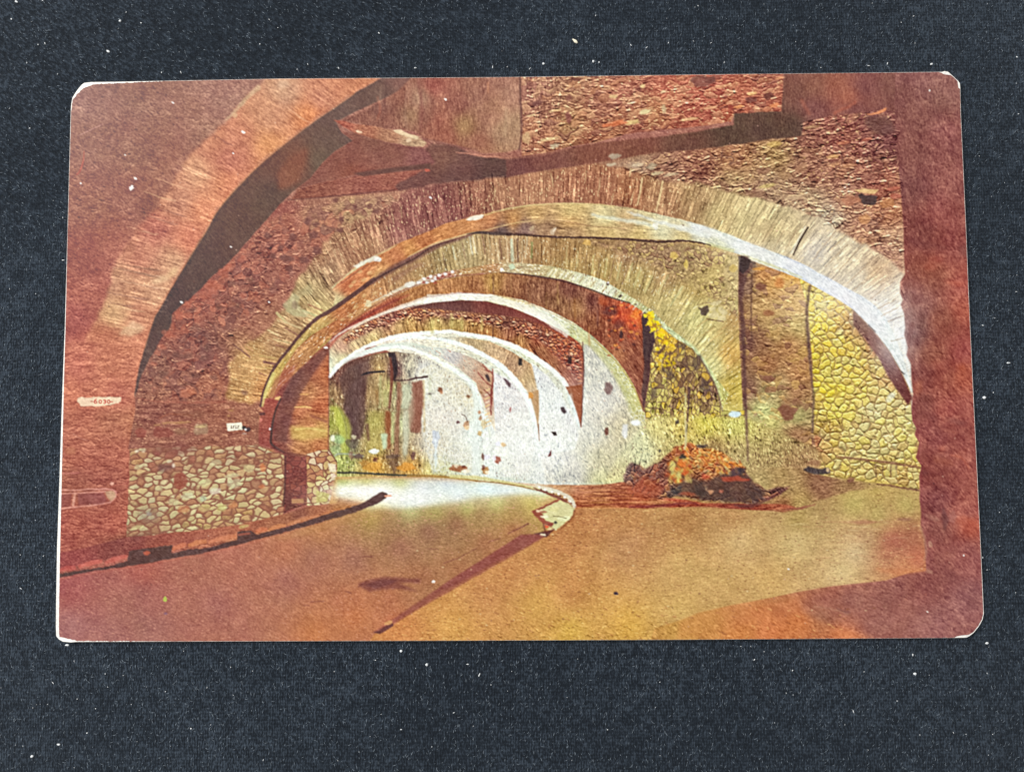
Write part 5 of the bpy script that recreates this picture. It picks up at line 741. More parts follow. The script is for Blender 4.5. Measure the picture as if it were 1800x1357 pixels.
    P([(996, 700), (1004, 690), (1012, 720), (1020, 745), (1019, 755), (1010, 735)], 'E8FAF6', .35, 1)
    for (x, y, w) in [(794, 565, 6), (812, 570, 5), (847, 570, 4), (760, 575, 6)]: S([(x, y-14), (x, y+12)], w, 'D4C478', .5, 1.4)
    # far wall features
    P([(612, 645), (628, 634), (648, 632), (650, 655), (641, 700), (642, 740), (636, 770), (612, 778), (606, 740), (604, 700), (596, 665)], '64463F', .72, 1.6, 2)
    P([(724, 672), (743, 668), (744, 700), (738, 760), (722, 760), (718, 720), (724, 700)], '8E5A47', .8, 1.3, 2); P([(697, 672), (704, 672), (702, 722), (697, 722)], '8C5A48', .7, 1.1, 1)
    P([(645, 660), (680, 655), (682, 716), (646, 722)], 'B29A68', .45, 2, 1.5); P([(647, 722), (676, 722), (676, 800), (644, 800)], 'C0B460', .5, 3, 1.5); P([(703, 680), (720, 674), (718, 718), (706, 718)], 'CAD0B0', .7, 1.5, 1.5)
    S([(669, 660), (668, 718)], [5, 4], 'C0C084', .6, 1.2, 1); S([(682, 722), (684, 790)], [7, 6], '96583A', .7, 1.1, 1); S([(690, 724), (690, 780)], 5, 'C4CC8C', .6, 1.2, 1); S([(700, 726), (698, 800)], 5, '936A50', .6, 1.2, 1.2); S([(714, 722), (713, 800)], [12, 7], 'DCDCC4', .6, 1.6, 1.5)
    S([(745, 668), (746, 760)], 3, 'C8A868', .55, 1.2, 1); S([(756, 660), (756, 700)], 4, 'C8CCA8', .4, 1.5, 1)
    P([(681, 620), (694, 619), (699, 640), (700, 655), (694, 668), (688, 668), (690, 645)], '38282C', .95, .8, .5); S([(686, 628), (689, 660), (686, 700), (684, 718)], [3, 6, 4, 4], '7C4436', .85, 1)
    S([(634, 660), (650, 655), (677, 653)], [3, 4, 3], '302428', .92, .7, .4); S([(692, 668), (710, 669), (730, 665), (752, 662)], [3, 2, 3, 3], '4A2C2C', .88, .7, .5)
    S([(628, 632), (631, 660), (622, 700), (618, 740), (622, 770)], [6, 12, 26, 26, 18], '604440', .75, 3, 1); S([(600, 655), (612, 640), (630, 634), (660, 625)], [4, 10, 10, 4], '70483E', .65, 2.5, 1)
    S([(700, 672), (704, 690), (700, 722), (697, 760), (696, 800)], [7, 7, 6, 8, 6], '9A6C50', .7, 1.4, 1); S([(681, 724), (682, 760), (680, 790)], [9, 8, 5], '985C34', .75, 1.6, 1)
    S([(735, 672), (734, 700), (730, 730), (727, 755)], [16, 18, 20, 14], '905C48', .75, 2.4, 1.5); S([(662, 685), (664, 712)], [4, 3], '98703C', .6, 1.4); S([(645, 745), (648, 775)], [6, 4], '6C4438', .7, 1.4)
    S([(715, 680), (718, 720), (712, 780), (712, 808)], [16, 18, 10, 8], 'C8C8A8', .5, 3, 1.5); S([(676, 685), (678, 715)], [10, 10], 'C8C884', .6, 2); S([(675, 762), (676, 790)], [12, 7], 'CCE0BC', .8, 1.5, 1)
    S([(578, 715), (592, 722), (604, 745), (607, 770), (606, 800)], [2, 14, 22, 20, 12], 'C4CC54', .7, 2.5, 1); S([(582, 700), (600, 725), (609, 755), (609, 795)], [1.5, 3, 2.5, 2], '8A8848', .6, 1); B(595, 772, 12, 8, 'B8E4A0', .6, 0, 2); B(585, 770, 4, 6, 'F4F4D8', .8); B(590, 790, 9, 8, 'A8C888', .5, 0, 2)
    S([(588, 802), (594, 798), (612, 798), (640, 802)], [3, 3, 2], 'A8B0A0', .7, .8)
    for (x, y, rx, ry, c, a) in [(658, 793, 8, 5, 'F4F8F0', .9), (629, 802, 10, 5, '5E4440', .75), (617, 800, 4, 8, '744E44', .6), (690, 802, 14, 4, '63483F', .6), (727, 800, 4, 7, '5E3838', .7), (660, 808, 4, 5, '6C3C2C', .8), (655, 820, 16, 8, 'D8983C', .6), (715, 820, 16, 7, 'E0983A', .7), (640, 815, 10, 6, 'CC9044', .5), (693, 818, 7, 10, '7A5440', .5), (766, 770, 7, 14, 'C4D0E4', .6), (620, 780, 12, 9, '5E5044', .6), (622, 768, 5, 4, 'E8E4B8', .7), (766, 800, 3, 24, 'E4F0F0', .6),
                                  (806, 823, 13, 6, '9A5834', .8), (819, 828, 5, 4, 'FFF4D8', .9), (802, 819, 4, 3, 'F4E8C8', .8), (815, 820, 3, 3, '6C3428', .8), (853, 826, 6, 6, 'B07438', .75), (857, 830, 4, 3, 'FFF0D0', .9), (850, 822, 3, 4, '6C3830', .7), (855, 803, 6, 5, 'E8E4EC', .8), (849, 803, 2.5, 6, '6C4034', .8), (869, 805, 5, 5, 'F4ECF0', .9), (875, 808, 5, 6, 'A0503C', .75), (875, 780, 5, 5, 'F0F0F8', .9), (885, 782, 6, 4, 'DCB070', .6), (774, 685, 5, 4, '8A5438', .8), (776, 690, 3, 3, 'C08058', .7), (824, 697, 4, 2.5, '7A4C30', .8), (805, 742, 3, 2.5, '603438', .85), (820, 745, 6, 5, 'A8683C', .6), (820, 752, 5, 4, 'F0CC98', .7), (755, 692, 4, 1.5, '70605C', .7), (897, 720, 2, 5, 'A05050', .7),
                                  (843, 725, 3, 3, 'B07048', .7), (844, 735, 3, 4, 'A86840', .6), (843, 762, 4, 4, 'C8A060', .7), (846, 690, 3, 2, '90603C', .5), (850, 745, 5, 8, 'E0C080', .5)]:
        B(x, y, rx, ry, c, a, 0, .9, .35)
    S([(811, 728), (818, 732), (822, 742)], 1.5, '705850', .7, .6)
    # far kerb
    S([(592, 831), (630, 831), (680, 834), (740, 836)], [3.5, 3.5, 4, 2], '4A4438', .9, .7, .5); S([(715, 836), (760, 837), (800, 840), (840, 845)], [4, 4.5, 4, 3], 'A88040', .9, .8, .4); S([(790, 837), (840, 840), (880, 846), (930, 856), (950, 860)], [6, 7, 5, 4, 3], 'D8D090', .85, 1, .5)
    S([(835, 845), (880, 849), (920, 856), (945, 862)], [2, 2, 2, 1.5], '98703C', .8, .7, .5); S([(860, 838), (900, 842), (940, 848)], [3, 4, 3], 'D4DCC8', .7, 1.2)
    S([(940, 852), (958, 858), (985, 866), (1004, 878), (1011, 892)], [4, 6, 6, 7, 5], 'E4DCC4', .9, .8, .8); S([(938, 857), (960, 866), (985, 876), (1002, 888), (1009, 898)], [2, 4, 5, 4, 3], '80463A', .9, .8, .9); S([(962, 868), (985, 870), (1002, 885)], [2, 3, 2], 'A8683C', .6, 1)
    for (x, y) in [(948, 856), (958, 860), (970, 864), (982, 868), (993, 874), (1001, 881)]: B(x, y, 2.5, 2, 'FFFAF0', .9, 20, .5); B(x+3, y+4, 2, 1.6, '70403A', .7, 20, .5)
    # pale paving island
    P([(946, 894), (962, 886), (985, 880), (1000, 884), (1009, 895), (1006, 908), (995, 918), (985, 926), (978, 932), (962, 924), (956, 912), (950, 902)], 'DDD8A0', .95, 1, 1)
    P([(933, 898), (950, 892), (965, 884), (982, 876), (984, 880), (965, 888), (948, 897), (955, 906), (958, 915), (975, 920), (968, 926), (952, 918), (944, 910)], '964A38', .9, .9, 1.2)
    for (x, y, rx, ry, c, a) in [(948, 898, 6, 2.5, 'F0D8B0', .8), (958, 908, 8, 3, 'F4ECC8', .8), (975, 895, 8, 5, 'E8E0A0', .7), (990, 912, 12, 5, 'E8E8B8', .7), (976, 918, 3, 2.5, '4A4038', .9), (961, 925, 4, 3, 'E05838', .85), (965, 922, 6, 2, '8A3C34', .7), (970, 930, 8, 2.5, 'F0E0B0', .7), (955, 900, 9, 2, 'A04C3C', .6)]: B(x, y, rx, ry, c, a, 0, .8, .3)
    S([(972, 907), (985, 908), (996, 911)], 1.3, '7A6C44', .8, .5); S([(1011, 896), (1007, 908), (996, 920), (985, 930)], [2.5, 2.5, 3, 2], '8A5030', .7, .9); P([(938, 938), (955, 934), (972, 932), (962, 944), (952, 944)], '5A3030', .85, .9, .8); B(954, 940, 6, 2.2, 'F4E4C0', .95, 0, .6); S([(955, 920), (960, 935), (975, 930)], 3, '703428', .7, .9)
    for k in range(9): S([(1016+k*3, 858+k*3.6), (1070+k*2, 857+k*3.7), (1110+k*3, 860+k*3.4)], 1.1, ['7A3420', 'D08848'][k % 2], .45, .7, .6)
    S([(1014, 893), (1060, 892), (1120, 893)], [1.5, 2, 1], 'D8985C', .7, .8, .5); S([(1010, 890), (1070, 886), (1130, 884)], [1.5, 2, 1], '843020', .6, .8, .5); S([(1104, 884), (1150, 882), (1200, 884), (1225, 880)], [3, 4, 3], 'C88454', .75, 1, .8); S([(1105, 891), (1160, 889), (1210, 884), (1230, 887)], [3, 5, 4, 2], '80302C', .8, 1, .8)
    # slant shadow line and marks on the road
    P([(655, 1112), (672, 1100), (720, 1068), (790, 1020), (860, 976), (915, 940), (945, 938), (958, 942), (920, 966), (870, 994), (800, 1034), (740, 1068), (700, 1092), (675, 1110)], '945044', .75, 1.5, .6)
    P([(755, 1046), (790, 1020), (860, 976), (915, 940), (945, 940), (955, 944), (920, 962), (860, 994), (800, 1028)], '8E4A44', .6, 1.5)
    P([(655, 1111), (665, 1108), (678, 1100), (690, 1094), (692, 1100), (680, 1107), (668, 1114)], '70403A', .9, .8); B(683, 1094, 8, 3.2, 'D8A068', .9, -20, .7); S([(675, 1112), (720, 1082), (770, 1054)], 1.5, 'E0A060', .5, .8)
    P([(628, 1026), (650, 1018), (680, 1013), (710, 1016), (740, 1017), (738, 1024), (700, 1024), (720, 1032), (735, 1040), (700, 1034), (670, 1036), (650, 1040), (635, 1032)], '7A403A', .7, 2, 1); P([(640, 1028), (670, 1018), (700, 1019), (690, 1026), (660, 1034)], '6C3A3A', .6, 1.5)
    for (x0, y0, x1, y1, w) in [(892, 938, 930, 920, 4.5), (779, 990, 800, 982, 2.5), (800, 984, 838, 963, 1.5), (635, 978, 655, 978, 3), (752, 964, 768, 965, 2), (545, 1058, 570, 1056, 2.2), (533, 1064, 545, 1064, 1.8), (606, 1039, 618, 1042, 3.5), (628, 1032, 645, 1022, 4), (858, 952, 880, 946, 1.5), (480, 1018, 490, 1020, 1.5), (410, 1032, 420, 1034, 1.4), (330, 1100, 352, 1098, 1.5)]:
        S([(x0, y0), (x1, y1)], [1, w, w*.6], '783F38', .75, .9, .5)
    S([(1118, 900), (1119, 960), (1120, 1010)], 1, '9A6844', .35, .7)
    B(1083, 1043, 3.6, 3, '48323A', .95, 0, .7); B(290, 1053, 4, 5, 'B8C05C', .95, 20, .6); B(762, 1022, 3, 2.6, 'FFF8E8', .95, 0, .5); B(291, 1078, 3, 2, '8C6478', .7, 0, .8)
    # kerb stones, left
    for (x0, y0, x1, y1, c) in [(105, 1001, 133, 996, 'B85850'), (138, 994, 180, 985, 'C8685A'), (184, 988, 224, 976, 'C4685A'), (301, 964, 327, 956, 'CC7858'), (331, 957, 364, 950, 'D08458'), (366, 951, 417, 940, 'CC7E5A'), (450, 932, 470, 929, 'D07C58'), (472, 930, 503, 922, 'CC8458'), (505, 920, 560, 907, 'C4805A'), (562, 907, 600, 897, 'BC7850')]:
        S([(x0, y0+2), ((x0+x1)/2, (y0+y1)/2), (x1, y1+1)], [6, 9, 7], c, .8, 1, 1)
    P([(95, 1014), (105, 1008), (133, 1003), (160, 1000), (190, 995), (224, 986), (226, 968), (262, 963), (303, 958), (301, 972), (330, 966), (370, 962), (417, 948), (418, 934), (440, 932), (452, 940), (472, 934), (503, 926), (540, 916), (570, 905), (600, 896), (630, 887), (645, 880), (660, 870), (673, 864), (682, 868), (678, 876), (662, 886), (628, 899), (600, 908), (567, 917), (520, 930), (472, 943), (396, 963), (350, 974), (304, 981), (260, 990), (200, 998), (150, 1006), (95, 1018)], '593C38', .95, .9, 1)
    S([(418, 940), (440, 937)], 4, '9A5444', .8, .8); B(258, 972, 6, 4, 'BC6048', .85, 0, 1); S([(676, 872), (688, 871)], 3, 'F0B090', .9, .7); S([(95, 1019), (200, 1001), (304, 983), (396, 965), (472, 946)], 2, 'C07058', .4, 1.5); P([(480, 945), (567, 920), (630, 901), (655, 896), (640, 908), (560, 935), (500, 950)], 'C08C58', .45, 4); B(237, 944, 12, 5, '7C4840', .5, 0, 3)
    # signs and marks on the left wall
    P([(138, 698), (214, 698), (212, 704), (208, 709), (185, 714), (160, 713), (142, 714), (135, 706)], 'F0D4B4', .95, .8, 1.2)
    S([(170, 701.5), (167, 703), (165.8, 706)], 1.5, 'C04C40', .95, .4)
    for i, x in enumerate((168, 176.5, 184, 191)):
        y = 706; c = 'C04C40'
        if i == 2: S([(x-2.4, y-2.2), (x, y-3.4), (x+2.4, y-2), (x+1.2, y-.3), (x-.6, y)], 1.5, c, .95, .4, 0, False); S([(x-.6, y), (x+1.6, y+.4), (x+2.4, y+2), (x, y+3.4), (x-2.4, y+2.4)], 1.5, c, .95, .4, 0, False)
        else:
            th = np.linspace(0, 2*np.pi, 12); S([(x+2.3*math.cos(t), y+(1.9 if i == 0 else 2.8)*math.sin(t)+(1 if i == 0 else 0)) for t in th], 1.5, c, .95, .4, 0, False)
    S([(159, 706), (164, 706)], 1.3, 'C04C40', .9, .4); S([(194, 706.5), (199, 706)], 1.3, 'C04C40', .9, .4)
    P([(398, 744), (425, 742), (427, 755), (400, 758)], 'F2ECD4', .95, .7, .5)
    for i, x in enumerate((406, 410, 414, 418)): S([(x, 753), (x+1.2, 748)], 1.2, '6C5448', .85, .4); S([(x, 753-i % 2*4), (x+3, 752-i % 2*4)], 1., '6C5448', .85, .4)
    B(429, 752, 4, 3.5, '3A2E30', .9); B(436, 755, 4, 4, '453034', .9); B(432, 755, 2, 2, 'F8F0E8', .9, 0, .5); B(430, 762, 4, 2, 'B89888', .7)
    for (x0, y0, x1, y1) in [(285, 744, 335, 742), (270, 747, 282, 746), (345, 748, 365, 748), (400, 720, 410, 722), (400, 731, 405, 730)]: S([(x0, y0), (x1, y1)], [3, 5, 3], 'C49460', .7, 1.2, 1)
    P([(345, 745), (365, 744), (366, 762), (344, 764), (340, 758)], 'AC9474', .6, 1.6, 1); B(352, 750, 10, 2, 'D8BC88', .7); B(320, 758, 14, 6, '9C7456', .5, 0, 2); B(248, 761, 10, 9, '95493F', .7, 0, 1); B(285, 760, 18, 10, '95493F', .6, 0, 1.5)
    S([(280, 735), (300, 728), (340, 730)], 2, 'C07858', .6, 1, 1); B(335, 727, 26, 7, '84503F', .55, 0, 2); B(350, 712, 20, 4, '7E4A40', .5, 0, 2); S([(240, 700), (280, 706), (340, 708), (400, 706)], [2, 3, 2], 'B86C58', .5, 1, 1)
    S([(128, 762), (140, 770), (155, 774)], 1.2, 'D89C88', .5, .6); B(123, 793, 10, 7, 'C07A5C', .6, 0, 1.5)
    # ring foot at left: pale strip, red recess and dark joint
    S([(482, 655), (474, 672), (467, 690), (461, 715)], [7, 6, 5, 3], 'DCCC80', .8, 1); P([(483, 668), (500, 650), (522, 640), (512, 665), (499, 690), (488, 720), (483, 760), (478, 785), (456, 782), (455, 760), (461, 730), (470, 700)], '9A483E', .5, 2); P([(484, 698), (494, 696), (491, 704), (482, 702)], 'E8C07C', .85, .8)
    S([(456, 728), (466, 727)], 5, '5E3636', .8, .9); S([(454, 716), (462, 724)], 3, 'DCA078', .7, .9); B(475, 754, 2.4, 2.4, 'FFF4F0', .95, 0, .5); B(459, 738, 3, 3, 'E08878', .8)
    P([(505, 680), (525, 652), (560, 620), (578, 606), (578, 620), (555, 650), (530, 690), (515, 725), (506, 760), (504, 778), (480, 775), (479, 750), (488, 715)], '6A403C', .62, 2)
    S([(494, 700), (485, 720), (479, 745), (477, 765), (478, 781), (500, 796)], [3, 3, 4, 4, 4, 3], '42302F', .8, .9); S([(504, 781), (520, 790), (540, 800)], 2, 'E8A878', .6, 1); S([(478, 784), (500, 796), (540, 802)], [3, 6, 3], '703A36', .7, 1.5)
    P([(510, 748), (535, 750), (577, 755), (577, 766), (550, 772), (512, 772)], 'D0B060', .65, 2.5, 1); S([(518, 755), (545, 753), (575, 758)], 3, 'E8D07C', .7, 1, 1); S([(517, 716), (535, 715), (548, 717)], [2, 4, 2], 'ECC078', .8, .8); B(535, 693, 10, 2, 'E0A868', .6); S([(545, 730), (576, 742)], 4, '7A3C34', .5, 1.5)
    S([(578, 600), (578, 700), (577, 790)], 2, '74403A', .5, .7); S([(577, 790), (584, 800), (592, 812)], 2, '5A3834', .7, .7); B(573, 611, 3.5, 2, 'FFF0E0', .95, 0, .5); P([(576, 814), (590, 816), (591, 830), (580, 830)], 'F0E4C4', .85, .8); B(585, 835, 5, 4, 'F0DCC0', .8)
    P([(556, 862), (580, 868), (575, 882), (556, 884)], 'CCC478', .7, 1); P([(512, 877), (534, 876), (534, 884), (513, 885)], 'C8986C', .8, .8)
    S([(502, 800), (501, 850), (498, 890)], [2, 3, 3], '4E302E', .7, .9); B(318, 845, 12, 16, '98503F', .85, 0, 1.2, .15); B(300, 790, 40, 9, '8A5044', .6, 0, 3); B(290, 822, 14, 7, '6E4844', .6, 0, 2); B(262, 905, 22, 14, '93806C', .4, 0, 4)
    for (x, y, rx, ry, c) in [(241, 793, 5, 3, 'FAF4D8'), (252, 793, 4, 3, 'F4ECC8'), (360, 848, 13, 9, 'DCDCA0'), (379, 863, 12, 7, 'EAE8CC'), (330, 872, 13, 7, 'D8DCB0'), (305, 882, 10, 8, 'D0C898'), (408, 836, 14, 5, 'E0DCA8'), (438, 823, 12, 9, 'D4CC94'), (412, 850, 15, 10, 'C8C098'), (243, 821, 9, 5, 'DCD4A0'), (279, 858, 9, 6, 'D8D4A0'), (462, 822, 6, 9, 'DC8450'), (460, 855, 7, 4, 'D88858'), (380, 813, 12, 7, 'D0C89C'), (322, 895, 12, 8, 'C88058'), (360, 893, 12, 8, 'CCBC7C'), (428, 925, 10, 4, 'CCBC74'), (243, 926, 12, 4, 'D8D494'), (305, 818, 3, 5, 'FFF8E0'), (298, 811, 6, 3, 'ECE8C4'), (245, 830, 14, 3, 'E0C48C'), (357, 876, 6, 6, 'C0D4B0'), (410, 888, 9, 7, 'D08C5C'), (390, 892, 10, 8, 'CCC47C'), (262, 903, 6, 5, 'A0988C')]:
        B(x, y, rx*.9, ry*.85, c, .6, -10, 1.1, .18)
    # drawn white outline on the wall
    for pl in ([(104, 862), (140, 861), (190, 859), (203, 864), (204, 872), (195, 882), (188, 884)], [(104, 894), (140, 890), (170, 887), (188, 884)], [(104, 868), (150, 866), (186, 864)]): S(pl, 2.4, 'E0A090', .75, .8, .8)
    S([(132, 866), (130, 878), (128, 890)], [3, 5, 4], 'DCA08C', .8, .9); P([(184, 864), (200, 862), (205, 872), (196, 882), (190, 876)], 'CDAC88', .75, 1.2, 1.5); P([(136, 868), (182, 866), (188, 880), (180, 885), (138, 888)], '8A4A48', .7, 1); P([(104, 869), (126, 868), (124, 890), (104, 892)], '8E4C48', .7, 1); B(197, 850, 4, 3, 'F0B8A0', .8)
    S([(110, 832), (140, 831)], 3, 'C87C70', .6, 1); S([(195, 855), (225, 849)], 2, 'B86858', .6, 1)
    # boulder wall extras
    P([(1438, 680), (1470, 670), (1500, 678), (1490, 700), (1450, 700)], 'ECD43C', .25, 5); S([(1424, 500), (1420, 530), (1418, 560), (1421, 600), (1425, 650), (1430, 700), (1428, 760)], [5, 5, 5, 6, 4, 4, 3], '5E4440', .7, 1.4, 1.2)
    S([(1310, 450), (1308, 480), (1302, 520), (1306, 580), (1308, 640), (1310, 700), (1313, 760), (1314, 810)], [10, 16, 8, 8, 6, 6, 4, 2], '5A3836', .72, 1.5, 1); P([(1302, 449), (1320, 457), (1316, 472), (1306, 482), (1299, 476)], '40302F', .9, .9); S([(1322, 480), (1320, 560), (1322, 600)], 3, '5E3C30', .6, 1, 1)
    B(1337, 504, 9, 8, '7A4838', .85, 0, 1.2, .3); S([(1323, 474), (1345, 472)], 4, 'E8A850', .7, 1, 1); B(1350, 665, 12, 5, '84503F', .6, 0, 1.2); B(1355, 685, 12, 5, '84503C', .5); B(1352, 550, 10, 5, '8C4C30', .6, 0, 1.5); B(1370, 498, 8, 9, 'C06830', .5, 0, 2)
    P([(1366, 718), (1378, 710), (1392, 715), (1404, 718), (1396, 728), (1392, 738), (1380, 740), (1374, 730)], '7E4838', .8, 1.2, 1.2); B(1385, 708, 14, 8, '98684C', .6, 0, 3); B(1292, 728, 11, 5.5, 'DCF0F4', .95, 0, 1.2, .1); B(1118, 743, 9, 4.5, 'F8FCF8', .95, 0, 1.2, .15); P([(1094, 745), (1104, 745), (1103, 765), (1098, 772), (1093, 765)], 'F0F2F2', .75, 1.4, 1)
    S([(1211, 680), (1211, 700), (1208, 742)], [5, 4, 2.5], '5A3C38', .8, .9, .8); S([(1205, 690), (1204, 740), (1206, 770), (1204, 790)], [3, 3, 3, 3], 'D8D090', .75, .9, .6); S([(1208, 745), (1206, 760)], 3, '4A4438', .7, .8); B(1190, 742, 4, 4, '54483C', .85); B(1160, 792, 2, 3, '403830', .8)
    # thatch mound
    P([(1174, 812), (1190, 800), (1206, 802), (1214, 818), (1210, 838), (1198, 850), (1184, 848), (1174, 836)], 'B88440', .75, 2, 2)
    P([(1260, 838), (1286, 824), (1312, 832), (1325, 850), (1345, 864), (1335, 880), (1280, 882), (1240, 876), (1200, 866), (1190, 852), (1215, 840), (1240, 846)], '584038', .8, 2, 2)
    P([(1100, 862), (1130, 838), (1150, 842), (1165, 858), (1160, 872), (1120, 876)], 'A85034', .65, 3, 2)
    for k in range(150):
        rr = np.random.RandomState(900+k); t = rr.rand(); x = 1195+t*110; y = 782+28*t+rr.rand()*(46-22*t)
        B(x, y, 2+3.2*rr.rand(), 1.2+1.6*rr.rand(), ['F0A840', 'E88830', 'E8D078', 'F4C460', 'B85028', '8A4C2C', 'D87830', 'C8C080', '603830'][k % 9], .5, rr.uniform(0, 70), .9, .4)
    for k in range(50):
        rr = np.random.RandomState(1200+k); x = 1172+rr.rand()*42; y = 800+rr.rand()*46
        B(x, y, 2+3*rr.rand(), 2+3.5*rr.rand(), ['E8D878', 'D8B058', 'E07830', 'C04828', '5A3430'][k % 5], .45, rr.uniform(50, 110), 1.0, .4)
    for (x, y, rx, ry, c, a) in [(1182, 822, 5, 10, 'E4D880', .7), (1193, 836, 4, 9, 'E0D478', .75), (1200, 815, 7, 5, 'EC8038', .7), (1200, 803, 6, 4, '403430', .9), (1208, 840, 4, 8, 'C8A868', .6), (1249, 865, 5, 4, 'D8A078', .85), (1241, 858, 2, 4, 'E0B890', .8), (1268, 864, 4, 3, 'C07058', .8), (1190, 862, 10, 8, '403838', .7), (1230, 860, 14, 10, '4A3834', .6), (1293, 830, 10, 8, '5A4448', .7), (1304, 828, 7, 7, '3C3438', .8), (1290, 842, 22, 5, 'C4553A', .7), (1240, 838, 8, 5, 'C85038', .6), (1235, 784, 10, 3, '503C38', .8), (1208, 868, 14, 3, 'B4583C', .6)]: B(x, y, rx, ry, c, a, 0, 1.2, .4)
    for k in range(60):
        rr = np.random.RandomState(1300+k); x = 1100+rr.rand()*75; y = 822+rr.rand()*52; a = rr.uniform(-1.6, -.6); l = rr.uniform(5, 13)
        S([(x, y), (x+l*math.cos(a), y+l*math.sin(a))], 1.1, ['C0644A', '5A3430', '9A5844', 'D08060'][k % 4], .6, .6, 0)
    S([(1206, 740), (1205, 775), (1203, 790)], 3, 'D8C898', .7, 1, .5)
    P([(1412, 826), (1420, 820), (1438, 824), (1456, 822), (1460, 832), (1440, 834), (1424, 832)], '40343A', .85, 1.2, 1); B(1432, 814, 14, 6, 'A07050', .7, 0, 2); B(1455, 826, 3, 4, 'E8C890', .8)
    S([(1470, 803), (1520, 808), (1570, 814), (1618, 822)], [3, 4, 4, 3], '8A5C44', .8, 1, 1); S([(1472, 800), (1530, 806), (1590, 813)], 1.5, 'E8D090', .6, .8, .6); S([(1522, 812), (1548, 820)], 2, '5A3C30', .7, .8); S([(1540, 850), (1570, 854), (1616, 862)], [2, 4, 3], '6C4034', .75, 1, 1.2); S([(1485, 838), (1540, 846), (1600, 856)], [3, 4, 3], 'D8C060', .5, 1.5, 1.5); B(1496, 843, 7, 5, '7A443C', .7, 0, 1.4)
    for x in (1540, 1552, 1566, 1575): S([(x, 818), (x, 838)], 2, '70503C', .6, .8, .8)
    B(1572, 832, 6, 8, 'D8CC80', .6); B(1560, 832, 4, 9, 'C8BC70', .6); B(1565, 700, 6, 12, 'E8ECE0', .6, 40, 1.5)
    # streaks in the sandy ground
    for k in range(46):
        rr = np.random.RandomState(1400+k); x = 1380+rr.rand()*235; y = 915+rr.rand()*80; l = rr.uniform(8, 34)
        S([(x, y), (x+l, y+rr.uniform(-2, 3))], [.8, 2, .8], ['A86850', 'E4D0A0', 'B87A5C', 'DCC48C'][k % 4], .45, .9, .5)
    P([(1540, 948), (1600, 930), (1622, 935), (1626, 975), (1600, 972), (1560, 962)], 'B0604E', .3, 5, 3); P([(1480, 918), (1520, 913), (1545, 918), (1520, 922)], 'A86450', .5, 2, 1); B(1590, 913, 12, 3, '8A5448', .5, 0, 1.5)
    S([(1380, 895), (1410, 893), (1435, 886)], [2, 4, 1], '93503F', .8, 1, 1); S([(1200, 890), (1300, 893), (1380, 898)], [1, 3, 2], '9A4C38', .6, 1.2, .8); S([(1290, 888), (1320, 889), (1345, 880), (1385, 858)], [3, 6, 5, 2], '643634', .7, 1.2, 1)
    # right pier marks
    S([(1618, 925), (1624, 945), (1628, 968), (1625, 985)], [4, 5, 5, 3], 'C08C70', .55, 1.2, 1); B(1633, 1004, 7, 4, 'C08C74', .6, 20, 1.2, .4); B(1635, 957, 4, 6, 'D0A084', .6); B(1673, 908, 8, 12, 'B4746A', .6, 20, 1.5, .3); B(1638, 910, 16, 4, 'B07868', .5, 20, 1.5); P([(1658, 890), (1668, 915), (1660, 935), (1654, 905)], '704040', .6, 1.5, 1)
    for (x, y, rx, ry, c) in [(1638, 468, 10, 10, 'B05C48'), (1645, 455, 14, 6, 'B45A4A'), (1680, 498, 18, 4, 'C4604A'), (1620, 560, 9, 14, '6C403C'), (1610, 530, 9, 10, '743E3A'), (1615, 680, 8, 14, 'C87858'), (1650, 640, 12, 8, 'B0604C'), (1690, 645, 10, 6, 'C46444'), (1640, 735, 12, 8, '804440'), (1680, 740, 16, 5, '7A4440'), (1620, 725, 12, 20, '9A5A4E'), (1660, 810, 16, 8, 'B0644E'), (1690, 800, 14, 10, 'A85C4C'), (1620, 790, 12, 12, '96544A'), (1625, 830, 8, 6, '744040'), (1655, 790, 6, 6, 'C86C50'), (1610, 755, 3, 5, '804640'), (1695, 440, 9, 12, '7A4440'), (1620, 430, 40, 7, '7A403C'), (1610, 600, 8, 10, '704040'), (1700, 915, 18, 8, 'C4644C'), (1628, 700, 12, 9, '7A4038'), (1600, 585, 6, 30, '784440')]: B(x, y, rx, ry, c, .42, 10, 3, .45)
    S([(1700, 728), (1670, 736), (1650, 750), (1680, 760), (1705, 750)], [2, 3, 2], 'C47864', .5, 1.5, 1.5); S([(1670, 800), (1690, 805), (1705, 825)], 3, 'C46C54', .5, 1.4, 1)
    P([(1403, 1050), (1407, 1077), (1457, 1097), (1523, 1110), (1557, 1124), (1640, 1124), (1640, 1060), (1500, 1040)], 'A0645A', .35, 8, 2)
    B(1250, 1080, 60, 12, 'CCA05A', .6, -14, 12, .1); B(1340, 1058, 60, 6, 'CC985C', .5, -10, 7, .1); B(1440, 1036, 60, 4, 'B88060', .35, -8, 3, .1)
    S([(1470, 1068), (1490, 1078), (1485, 1070), (1495, 1076)], [2, 4, 2], '84504A', .6, 1, .8); S([(1430, 1065), (1470, 1072), (1495, 1080)], 1.8, 'C08C70', .5, 1, 1); S([(1540, 1000), (1580, 1005), (1626, 1002)], [6, 9, 6], 'D48458', .5, 3)
    P([(1403, 1052), (1283, 1066), (1230, 1078), (1195, 1092), (1190, 1124), (1540, 1124), (1460, 1098), (1410, 1078)], 'D88048', .3, 4)
    for k in range(120):
        rr = np.random.RandomState(1500+k); x = 700+rr.rand()*800; y = 1066+rr.rand()*56
        if x < 900 and y < 1066+(900-x)*.25: continue
        S([(x, y), (x+rr.uniform(3, 9), y+rr.uniform(-2, 5))], 1.3, ['8E5034', 'F0C478', 'A8643C', 'ECB870'][k % 4], .5, .7, .5)
